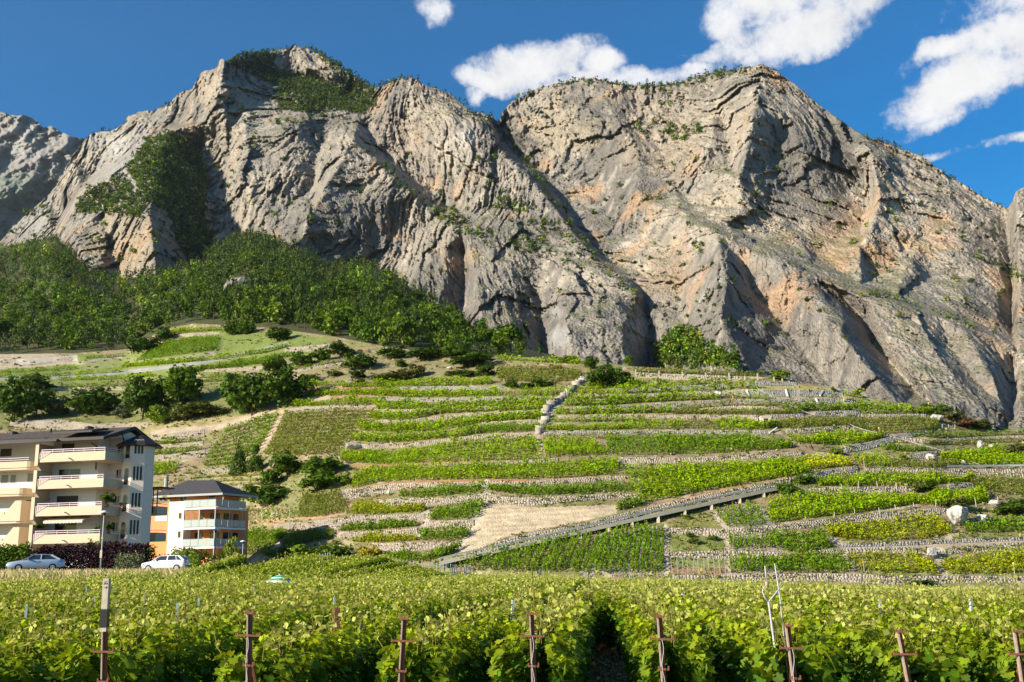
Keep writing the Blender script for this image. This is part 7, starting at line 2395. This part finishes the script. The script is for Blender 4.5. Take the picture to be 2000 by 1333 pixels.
# awning over the lowest balcony
x0, x1, z0, z1 = A.rect(86, 162, 1013, 1022, .3)
aw = MB()
aw.hexa([(x0, .2, z1 - .25), (x1, .2, z1 - .25), (x1, 2.19, z1 + .35), (x0, 2.19, z1 + .35)], [(x0, .2, z1 - .22), (x1, .2, z1 - .22), (x1, 2.19, z1 + .39), (x0, 2.19, z1 + .39)])
awn = aw.build('awning', M_CREAM, r)
nb = 22
for k in range(nb):
    a, b = x0 + (x1 - x0) * k / nb, x0 + (x1 - x0) * (k + 1) / nb
    pts = [(a, 0), (b, 0), (b, -.2), ((a + b) / 2, -.3), (a, -.2)]
    m = MB()
    m.add([(x, .19, z1 - .23 + z) for x, z in pts] + [(x, .17, z1 - .23 + z) for x, z in pts], [(0, 1, 2, 3, 4), (9, 8, 7, 6, 5)])
    m.build('scallop', M_WHITEP if k % 2 else M_CREAM, awn)
# tower with round-headed windows
tc_ = np.array([1.08, 4.5])
R8 = 1.72
TW = math.radians(15)
tp_ = [(tc_[0] + R8 * math.cos(math.pi / 8 - TW + k * math.pi / 4), tc_[1] + R8 * math.sin(math.pi / 8 - TW + k * math.pi / 4)) for k in range(8)]
tz = A.z_at(262, 871, 3.0)
MB().prism(tp_, -1, tz).build('tower', M_PINK, r)
trm = MB()
for z in [LV[0] + 2.55, LV[1] + 2.55, LV[2] + 2.55]:
    tq = [(tc_[0] + (R8 + .012) * math.cos(math.pi / 8 - TW + k * math.pi / 4), tc_[1] + (R8 + .012) * math.sin(math.pi / 8 - TW + k * math.pi / 4)) for k in range(8)]
    trm.prism(tq, z, z + .04)
trm.build('tower_joint', M_CONC, r)
ap = R8 * math.cos(math.pi / 8)
for z in [LV[0] - 2.8] + LV:
    zc = z + .95
    for k, (ang, ws) in enumerate([(-90 - 45, (0.0,)), (-90, (0.0,)), (-45, (-.34, 0.0, .34))]):
        ang -= 15
        n = np.array([math.cos(math.radians(ang)), math.sin(math.radians(ang))])
        t = np.array([-n[1], n[0]])
        for w in ws:
            c = tc_ + n * ap + t * w
            arch_window(r, np.array([c[0], c[1], zc - (.1 if k == 2 else .55)]), n, .22 if k == 2 else .62, 1.5 if k == 2 else 1.75)
MB().lathe([(R8 + .75, tz - .02), (R8 + .75, tz + .16), (.5, tz + 1.2), (.15, tz + 1.35)], 8, (tc_[0], tc_[1], 0)).build('tower_roof', M_FASCIA, r)
# roof: two planes with thick verge, dormer eaves
xg = 0.0
rf = MB()
th = .22
for (ya, za, yb, zb) in ((-.45, eave_z, 5.0, ridge_z), (10.4, eave_z, 5.0, ridge_z)):
    rf.hexa([(-34, ya, za), (xg, ya, za), (xg, yb, zb), (-34, yb, zb)], [(-34, ya, za + th), (xg, ya, za + th), (xg, yb, zb + th), (-34, yb, zb + th)])
roof = rf.build('roof', M_TILE, r)
vg = MB()
vg.bar((xg + .06, -.5, eave_z + .06), (xg + .06, 5.0, ridge_z + .08), .12, .34).bar((xg + .06, 10.45, eave_z + .06), (xg + .06, 5.0, ridge_z + .08), .12, .34)
vg.build('verge_board', M_FASCIA, roof)
MB().box(-34, xg, -.62, -.452, eave_z - .12, eave_z + .16).build('gutter', M_FASCIA, roof)
for (p0, p1, yy, zt) in [(103, 178, -1.1, .75), (-60, 88, -.4, .2), (60, 110, -1.0, -.05)]:
    xa, xb = A.x_at(p0, 862, yy), A.x_at(p1, 862, yy)
    d = MB()
    d.hexa([(xa, yy, eave_z + zt - .1), (xb, yy, eave_z + zt - .1), (xb - .5, 2.6, eave_z + zt + .55), (xa, 2.6, eave_z + zt + .55)], [(xa, yy, eave_z + zt + .1), (xb, yy, eave_z + zt + .1), (xb - .5, 2.6, eave_z + zt + .8), (xa, 2.6, eave_z + zt + .8)])
    d.build('dormer_eave', M_FASCIA, roof)
for (px, yt, yb, rad, cap) in [(26, 843, 858, .45, 1), (98.5, 837, 852, .13, 0), (174, 833, 843, .5, 1), (33, 846, 858, .14, 0)]:
    x = A.x_at(px, yb, 4.0)
    z0, z1 = A.z_at(px, yb, 4.0) - .6, A.z_at(px, yt, 4.0)
    m = MB().lathe([(rad * .6, z0), (rad * .6, z1 - .45), (rad, z1 - .42), (rad, z1 - .1), (rad * .5, z1)], 10, (x, 4.0, 0))
    m.build('chimney', M_FASCIA, roof)
pipe = MB().tube([(-3.2, 2.0, eave_z - .1), (-2.6, 2.1, eave_z - .5), (-2.5, 2.1, eave_z - 3)], .06, 6).tube([(.2, 2.3, eave_z + 1.0), (.5, 2.4, eave_z - .1), (-.5, 2.9, eave_z - .9)], .07, 6)
pipe.build('downpipe', M_FASCIA, r)
# small balconies and pergola behind the tower
for k, z in enumerate((LV[0] + .2, LV[1] + .2)):
    b = MB().box(-.49, 2.2, 6.9, 9.0, z, z + .2).box(-.49, 2.2, 6.88, 6.998, z + .202, z + .95).box(2.1, 2.2, 7.0, 9.0, z + .202, z + .95)
    bal = b.build('balcony', M_CREAM, r)
    MB().bar((-.4, 6.94, z + 1.2), (2.15, 6.94, z + 1.2), .06).bar((2.15, 6.94, z + 1.2), (2.15, 9.0, z + 1.2), .06).build('railing', M_LILAC, bal)
pg = MB().box(-.49, 2.8, 6.6, 9.2, LV[1] + 3.1, LV[1] + 3.25).bar((2.1, 6.95, LV[1] + .4), (2.1, 6.95, LV[1] + 3.1), .1).bar((1.7, 6.75, LV[1] + .4), (1.7, 6.75, LV[1] + 3.1), .1)
pg.build('pergola', M_FASCIA, r)


def house_plant(H, px, py, y, w, h, kind, lab, cat='plant', name='potted_plant', pot=True):
    x = H.x_at(px, py, y)
    z = H.z_at(px, py, y)
    p = np.array([H.o[0] + x * H.u[0] + y * H.v[0], H.o[1] + x * H.u[1] + y * H.v[1], H.o[2] + z])
    t = empty(name, p)
    tag(t, lab, cat)
    obj('foliage', crown_mesh(kind, 'bush', 1), t, None, None, (w, w, h))
    if pot:
        MB().lathe([(.16, -.32), (.22, .02), (.24, .05)], 10).build('pot', M_TERRA, t)
    else:
        obj('stem', STEMS, t, None, None, (w, w, h))
    return t


house_plant(A, 209, 985, .55, 1.7, 1.5, 'mid', 'big leafy plant at the corner of the second balcony from below')
house_plant(A, 188, 1040, .6, .9, .9, 'light', 'small light plant on the lowest balcony of the cream house')
house_plant(A, 212, 1038, 1.4, 1.2, 1.2, 'dark', 'dark plant at the corner of the lowest balcony')
house_plant(A, 76, 1034, .4, 1.1, .8, 'mid', 'plant hanging over the left end of the lowest balcony')
house_plant(A, 238, 988, 3.2, .7, .4, 'rust', 'reddish flower box plant beside the tower')

B = House(419, 150.0, 2.0, 20.0, 'orange_house', 'lower orange apartment house with glass balconies right of the cream house')
r = B.root
zf = [B.z_at(419, y, 0) for y in (1067.5, 1029.5, 990.5)]
ztop = B.z_at(345, 981, .6)
MB().box(-15.5, -.9, 2.2, 9.5, -1, zf[2]).build('wall', M_ORANGE, r)
MB().box(-15.6, -8.6, 1.2, 2.198, -1, ztop - .1).build('wall', M_ORANGE, r)
xc0, xc1 = B.x_at(328, 1030, .4), B.x_at(358, 1030, .4)
MB().box(xc0, xc1, .4, 2.6, -1, ztop + .05).build('stair_column', M_PINK, r)
for (y0, y1) in ((1002, 1014), (1038, 1051)):
    z0, z1 = B.z_at(349, y1, .4), B.z_at(349, y0, .4)
    xa = xc1 - .9
    window(r, xa, xa + .5, z0, z1, .4, 1, M_GLASS, M_CONC, .04)
x0, x1, z0, z1 = B.rect(303, 326, 1005, 1018, 1.2)
window(r, x0, x1, z0, z1, 1.2, 1, M_WHITE)
x0, x1, z0, z1 = B.rect(301, 325, 1041, 1053, 1.2)
window(r, x0, x1, z0, z1, 1.2, 2, M_CURTAIN)
MB().box(-10.5, -1.8, 3.0, 8.3, zf[2] + .001, zf[2] + 3.0).build('penthouse_wall', M_ORANGE, r)
x0, x1, z0, z1 = B.rect(351, 366, 971, 981, 3.0)
window(r, x0, x1, z0 - .8, z1, 3.0, 2, M_GLASS)
window(r, -3.6, -2.3, zf[2] + .3, zf[2] + 2.3, 3.0, 1, M_GLASS)
ez = B.z_at(419, 966, 1.0)
pz = B.z_at(322, 941, 5.5)
hp_ = MB()
E = [(-13.0, 1.2), (.2, 1.2), (.2, 10.2), (-13.0, 10.2)]
hp_.hexa([(x, y, ez) for x, y in E], [(x, y, ez + .16) for x, y in E])
hp_.add([(x, y, ez + .162) for x, y in E] + [(-9.6, 5.6, pz), (-4.5, 5.6, pz - .15)], [(0, 1, 5, 4), (1, 2, 5), (2, 3, 4, 5), (3, 0, 4)])
roof = hp_.build('roof', M_SLATE, r)
MB().box(-13.1, .3, 1.05, 1.198, ez - .1, ez + .2).box(.202, .32, 1.2, 10.2, ez - .1, ez + .2).build('fascia', M_GALV, roof)
for (px, yt, yb) in ((324.5, 930, 944), (407, 949, 958)):
    x = B.x_at(px, yb, 5.0)
    zz = B.z_at(px, yb, 5.0)
    z1 = B.z_at(px, yt, 5.0)
    MB().lathe([(.3 if px < 400 else .12, zz - 1.2), (.3 if px < 400 else .12, z1 - .3), (.4 if px < 400 else .15, z1 - .25), (.2 if px < 400 else .1, z1)], 10, (x, 5.0, 0)).build('chimney', M_GALV, roof)
xl = B.x_at(359, 1030, 0)
for i, z in enumerate(zf):
    b = MB().box(xl, .15, -.2, 2.198, z - .28, z).box(-1.9, .15, 2.199, 7.4, z - .28, z)
    bal = b.build('balcony', M_WHITEP, r)
    gx0 = xl
    for k in range(4):
        a, c = gx0 + (.1 - gx0) * k / 4, gx0 + (.1 - gx0) * (k + 1) / 4
        MB().box(a + .03, c - .03, -.17, -.13, z + .08, z + 1.05).build('glass_panel', M_BALGLASS, bal)
    for k in range(5):
        a, c = -.1 + 7.4 * k / 5, -.1 + 7.4 * (k + 1) / 5
        MB().box(.06, .10, a + .03, c - .03, z + .08, z + 1.05).build('glass_panel', M_BALGLASS, bal)
    MB().bar((gx0, -.15, z + 1.09), (.1, -.15, z + 1.09), .05).bar((.08, -.15, z + 1.09), (.08, 7.3, z + 1.09), .05).build('handrail', M_GALV, bal)
po = MB()
for (x, y) in ((.0, -.05), (xl + 2.7, -.05), (0.0, 3.4), (0.0, 7.2)):
    po.box(x - .07, x + .07, y - .07, y + .07, -1, zf[2] - .281)
po.build('balcony_post', M_GALV, r)
MB().box(-.07, .07, 1.6, 1.74, zf[2] + .001, ez).box(-.07, .07, 6.6, 6.74, zf[2] + .001, ez).build('roof_post', M_GALV, r)
for i in (0, 1):
    window(r, xl + .4, xl + 1.7, zf[i] + .05, zf[i] + 2.1, 2.2, 1, M_GLASS, M_FASCIA)
    window(r, xl + 3.0, xl + 4.6, zf[i] + .05, zf[i] + 2.1, 2.2, 2, M_GLASS, M_FASCIA)
    m = MB()
    for (ya, yb) in ((3.2, 5.0), (5.6, 6.9)):
        m.box(-.92, -.88, ya, yb, zf[i] + .05, zf[i] + 2.1)
    m.build('side_window', M_GLASS, r)
ns = 12
for k in range(ns):
    x = xl + .15 + k * (2.5 / ns)
    MB().box(x, x + .11, .0, .04, zf[1] + 1.1, zf[2] - .35).build('slat', M_WSLAT, r)
house_plant(B, 331, 976, 2.0, 2.2, 1.1, 'yellow', 'yellow green bush on the roof terrace of the orange house', pot=False, name='roof_bush')
house_plant(B, 315, 978, 2.4, 1.4, .8, 'light', 'light green bush left of the yellow one on the roof terrace', pot=False, name='roof_bush')

# ------------------------------------------------------------------ lane: lamps, cars, hedges, dry grass
for (px, yt, Y, lab) in [(204, 998, 97.0, 'tall lane lamp with mushroom head in front of the cream house'), (421.5, 1033, 122.0, 'lane lamp with flat head in front of the orange house'), (475, 1056, 150.0, 'small far lane lamp at the right end of the orange house')]:
    q = ray_at(px, yt, Y)
    z = float(field_z(q[0], Y))
    t = empty('lane_lamp', (q[0], Y, z))
    tag(t, lab, 'street lamp', 'lane lamps before the houses')
    H = q[2] - z
    MB().tube([(0, 0, -.1), (0, 0, H - .45)], [.085, .06], 8).build('pole', M_GALV, t, True)
    MB().lathe([(.06, H - .46), (.14, H - .40), (.16, H - .22), (.08, H - .18)], 10).build('lamp_body', M_FASCIA, t)
    MB().lathe([(.42, H - .19), (.43, H - .13), (.22, H - .02), (.05, H + .03)], 14).build('lamp_cap', M_WHITEP, t, True)
    if px < 300:
        MB().box(-.1, .1, -.16, -.09, 1.2, 1.9).build('notice', M_CREAM, t)
        MB().tube([(0, 0, 2.9), (0, 0, 3.1)], .09, 8).build('band', M_YELLOWP, t)

M_TYRE = plain('tyre', (0.015, 0.015, 0.016), 0.9, 0.2, 0.2, 10.0)
M_RIM = plain('rim', (0.45, 0.45, 0.46), 0.4, 0.5, 0.1, 10.0, metal=0.6)
M_LAMPR = plain('tail_lamp', (0.45, 0.02, 0.02), 0.25, 0.5, 0.1, 9.0)
M_LAMPC = plain('head_lamp', (0.55, 0.57, 0.60), 0.15, 0.7, 0.05, 9.0)
M_BUMP = plain('bumper', (0.10, 0.10, 0.105), 0.6, 0.3, 0.1, 9.0)


def car(px, py, Y, heading, paint, lab, hatch):
    """heading: direction the bonnet points, degrees counter-clockwise from +x. Local +x is the front."""
    q = ray_at(px, py, Y)
    z = float(field_z(q[0], Y)) + .01
    t = empty('parked_car', (q[0], Y, z), math.radians(heading))
    tag(t, lab, 'car', 'parked cars on the lane')
    Lh = 2.0 if hatch else 2.22
    # stations: x, sill z, belt z, half width at sill, half width at belt
    if hatch:
        st = [(Lh, .34, .62, .70, .66), (Lh - .12, .26, .72, .80, .74), (Lh - .5, .22, .80, .83, .79), (.95, .22, .90, .83, .80), (.55, .22, .94, .83, .80), (-1.2, .22, .97, .83, .80), (-1.75, .24, .96, .82, .77), (-Lh + .05, .32, .90, .76, .72), (-Lh, .40, .84, .70, .68)]
        roof = [(.30, 1.37), (-.9, 1.40), (-1.40, 1.34)]
        base = [(1.02, .915), (-1.92, .93)]
    else:
        st = [(Lh, .34, .60, .68, .62), (Lh - .12, .26, .70, .80, .72), (Lh - .6, .22, .78, .84, .78), (.95, .22, .87, .84, .80), (.55, .22, .91, .84, .80), (-1.1, .22, .93, .84, .80), (-1.6, .23, .94, .83, .77), (-Lh + .1, .30, .88, .78, .72), (-Lh, .38, .80, .70, .66)]
        roof = [(.20, 1.34), (-.7, 1.37), (-1.15, 1.32)]
        base = [(1.0, .875), (-1.85, .905)]
    m = MB()
    for (x, zs, zb, ws, wb) in st:
        m.v += [(x, -ws * .94, zs), (x, -ws, zs + .16), (x, -ws, (zs + zb) / 2 + .05), (x, -wb, zb), (x, 0, zb + .035), (x, wb, zb), (x, ws, (zs + zb) / 2 + .05), (x, ws, zs + .16), (x, ws * .94, zs)]
    n = 9
    for i in range(len(st) - 1):
        for k in range(n - 1):
            m.f.append((i * n + k, i * n + k + 1, (i + 1) * n + k + 1, (i + 1) * n + k))
        m.f.append((i * n + n - 1, i * n, (i + 1) * n, (i + 1) * n + n - 1))
    m.f.append(tuple(range(n))[::-1])
    m.f.append(tuple((len(st) - 1) * n + k for k in range(n)))
    body = m.build('body', paint, t, True)
    wr, wb = .60, .775
    # cabin: roof plate and pillars
    rp = [(roof[0][0], wr, roof[0][1]), (roof[1][0], wr, roof[1][1]), (roof[2][0], wr * .97, roof[2][1])]
    m = MB()
    for a, b in zip(rp[:-1], rp[1:]):
        m.hexa([(a[0], -a[1], a[2] - .05), (b[0], -b[1], b[2] - .05), (b[0], b[1], b[2] - .05), (a[0], a[1], a[2] - .05)], [(a[0], -a[1] * .96, a[2]), (b[0], -b[1] * .96, b[2]), (b[0], b[1] * .96, b[2]), (a[0], a[1] * .96, a[2])])
    mid = -.38
    for s in (-1, 1):
        m.bar((base[0][0], s * wb, base[0][1]), (rp[0][0], s * wr, rp[0][2] - .03), .07)
        m.bar((mid, s * wb, .93), (mid - .03, s * wr, rp[1][2] - .03), .09, .05)
        m.bar((base[1][0], s * (wb - .03), base[1][1]), (rp[2][0], s * wr * .97, rp[2][2] - .03), .14)
        if hatch:
            m.bar((-1.28, s * wb, .94), (-1.12, s * wr, rp[2][2] - .02), .09, .05)
    m.build('roof', paint, t)
    # glass
    def pane(P, name):
        MB().add(P, [(0, 1, 2, 3)]).build(name, M_CARGLASS, t)
    e = .012
    pane([(base[0][0] - e, -wb + .04, base[0][1]), (base[0][0] - e, wb - .04, base[0][1]), (rp[0][0] - e, wr - .03, rp[0][2] - .06), (rp[0][0] - e, -wr + .03, rp[0][2] - .06)], 'windscreen')
    pane([(base[1][0] + e, -wb + .08, base[1][1]), (base[1][0] + e, wb - .08, base[1][1]), (rp[2][0] + e, wr * .97 - .03, rp[2][2] - .06), (rp[2][0] + e, -wr * .97 + .03, rp[2][2] - .06)], 'rear_window')
    for s in (-1, 1):
        y0, y1 = s * (wb - .012), s * (wr - .008)
        pane([(base[0][0] - .04, y0, .92), (mid + .03, y0, .93), (mid + .01, y1, rp[1][2] - .06), (rp[0][0], y1, rp[0][2] - .06)], 'side_window')
        pane([(mid - .04, y0, .93), (base[1][0] + .12, y0, .94), (rp[2][0] + .05, y1, rp[2][2] - .06), (mid - .06, y1, rp[1][2] - .06)], 'side_window')
        for wx in (1.28, -1.30):
            w = obj('wheel', MB().tube([(0, -.09, 0), (0, .09, 0)], .295, 18).mesh('wheel', M_TYRE), t, (wx, s * .76, .295))
            obj('rim', MB().tube([(0, -.005, 0), (0, .005, 0)], .18, 14).mesh('rim', M_RIM), w, (0, s * .093, 0))
        MB().box(Lh - .06, Lh + .012, s * .62 - .11, s * .62 + .11, .56, .66).build('headlight', M_LAMPC, t)
        MB().box(-Lh - .015, -Lh + .05, s * .6 - .12, s * .6 + .12, .66 if hatch else .62, .82 if hatch else .75).build('tail_light', M_LAMPR, t)
        MB().box(.55, .68, s * .86 - .06, s * .86 + .06, .92, 1.02).build('mirror', paint, t)
        MB().box(-.30, -.16, s * .835 - .012, s * .835 + .012, .78, .81).build('handle', M_BUMP, t)
    MB().box(Lh - .12, Lh + .05, -.76, .76, .34, .47).build('bumper', M_BUMP if hatch else paint, t)
    MB().box(-Lh - .05, -Lh + .12, -.74, .74, .36, .49).build('bumper', M_BUMP if hatch else paint, t)
    MB().box(Lh - .02, Lh + .022, -.42, .42, .50, .60).build('grille', M_BUMP, t)
    return t


M_SILVER = plain('silver_blue_paint', (0.42, 0.50, 0.60), 0.3, 0.6, 0.04, 2.0, metal=0.3)
M_CARW = plain('white_car_paint', (0.78, 0.78, 0.78), 0.3, 0.6, 0.03, 2.0)
car(69, 1108, 88.0, 205, M_SILVER, 'silver blue saloon car parked at the left edge before the cream house', False)
car(324, 1110, 94.0, 176, M_CARW, 'small white hatchback parked on the lane left of the orange house', True)


def hedge(px0, px1, ytop, Y, depth, kind, lab, n, leaf=.16, cat='hedge'):
    a, b = ray_at(px0, ytop, Y), ray_at(px1, ytop, Y)
    z = min(float(field_z(a[0], Y)), float(field_z(b[0], Y)))
    h = (a[2] + b[2]) / 2 - z
    R = np.random.default_rng(int(px0 + 3 * px1))
    w = b[0] - a[0]
    P = np.stack([R.uniform(0, w, n), R.uniform(-depth / 2, depth / 2, n), h * R.random(n) ** .85], 1)
    P[:, 2] *= 1 + .22 * perlin(np.stack([P[:, 0] * .9, P[:, 1], 0 * P[:, 0] + px0 * .37], 1)) * 2
    face = np.stack([R.normal(size=n) * .3, np.where(P[:, 1] < 0, -1, .6) * np.abs(P[:, 1]) / depth * 2, .3 + P[:, 2] / h], 1)
    Q = rand_quads(R, P, leaf * R.uniform(.7, 1.4, n), face, .8)
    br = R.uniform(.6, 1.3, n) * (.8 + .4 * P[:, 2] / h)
    t = empty('hedge' if cat == 'hedge' else 'shrub', (a[0], Y, z))
    tag(t, lab, cat)
    obj('foliage', cloud_mesh('foliage', Q, br, LEAFC[kind]), t)
    m = MB()
    for k in range(max(2, int(w))):
        m.tube([(w * (k + .5) / max(2, int(w)), 0, 0), (w * (k + .5) / max(2, int(w)) + .1, .05, h * .7)], [.03, .015], 5)
    m.build('stem', M_BARK, t)


hedge(72, 288, 1066, 102, 1.6, 'purple', 'long dark purple hedge in front of the cream house', 9000, .22)
hedge(-20, 62, 1068, 100, 1.8, 'mid', 'dark green hedge at the left edge behind the silver car', 4200, .22)
hedge(176, 196, 1061, 103, 1.2, 'light', 'light green shrub rising out of the purple hedge', 420, .2, 'shrub')
hedge(274, 304, 1066, 104, 1.6, 'mid', 'green shrub between the purple hedge and the white hatchback', 900, .2, 'shrub')
hedge(228, 278, 1080, 86, 1.6, 'grey', 'greyish feathery shrub in the dry grass left of the white hatchback', 1300, .13, 'shrub')
hedge(340, 402, 1072, 108, 2.0, 'dark', 'dark clipped hedge before the orange house', 1500, .2)
hedge(312, 366, 1082, 104, 1.6, 'light', 'light green spreading shrub behind the white hatchback', 1200, .2, 'shrub')
hedge(404, 460, 1080, 112, 2.0, 'dark', 'dark green hedge right of the clipped one before the orange house', 1300, .2)
hedge(372, 392, 1078, 80, 1.2, 'light', 'light green vine shoot standing right of the white hatchback', 500, .14, 'shrub')
q = ray_at(453, 1048, 100.0)
z = float(field_z(q[0], 100))
t = empty('sapling', (q[0], 100, z))
tag(t, 'thin yellow green sapling before the right corner of the orange house', 'tree')
Q, br = crown_cloud(np.random.default_rng(3), 26, 12, .12, 'pine', .14)
obj('crown', cloud_mesh('crown', Q, br, (0.20, 0.25, 0.03)), t, scale=(1.5, 1.5, q[2] - z))
MB().tube([(0, 0, 0), (0.05, 0, (q[2] - z) * .8)], [.04, .015], 6).build('trunk', M_BARK, t)

# tall dry grass along the verge
R = np.random.default_rng(64)
n = 34000
Xg = R.uniform(-46, -20.5, n)
Yg = R.uniform(58, 85, n)
k = (Xg / Yg > -.55) & (Xg / Yg < -.30) & (R.random(n) < .35 + .65 * sstep(perlin(np.stack([Xg * .5, Yg * .5, 0 * Xg], 1)), -.3, .2))
Xg, Yg = Xg[k], Yg[k]
n = len(Xg)
Zg = field_z(Xg, Yg)
H = np.clip(2.3 - Zg, .3, 1.3) * R.uniform(.55, 1.12, n)
an = R.uniform(0, 6.28, n)
lean = R.normal(size=(n, 2)) * .18
bx_, by_ = np.cos(an) * .022, np.sin(an) * .022
V = np.stack([np.stack([Xg - bx_, Yg - by_, Zg], 1), np.stack([Xg + bx_, Yg + by_, Zg], 1), np.stack([Xg + lean[:, 0] * H * .5 + bx_, Yg + lean[:, 1] * H * .5, Zg + H * .65], 1), np.stack([Xg + lean[:, 0] * H * 1.2, Yg + lean[:, 1] * H, Zg + H], 1)], 1)
c = np.array((0.60, 0.50, 0.29)) * R.uniform(.6, 1.25, n)[:, None]
c[R.random(n) < .22] = np.array((0.19, 0.24, 0.06))
gr = mesh_np('dry_grass', V.reshape(-1, 3), np.arange(4 * n).reshape(n, 4), leaf_mat('straw_grass', .3, .1, .25), False, np.repeat(c, 4, 0))
tag(gr, 'tall straw coloured grass along the lane verge', kind='stuff')
# ------------------------------------------------------------------ thin summer haze
m, nt = new_mat('haze')
vol = N(nt, 'ShaderNodeVolumePrincipled')
vol.inputs['Color'].default_value = (0.70, 0.83, 1.0, 1.0)
vol.inputs['Density'].default_value = 0.00002
vol.inputs['Anisotropy'].default_value = 0.2
o = N(nt, 'ShaderNodeOutputMaterial')
L(nt, vol.outputs[0], o.inputs['Volume'])
hz = MB().box(-3500, 3500, -120, 4600, -15, 2600).build('haze', m)
tag(hz, 'thin blue summer haze', kind='stuff')
SC.cycles.volume_bounces = 0
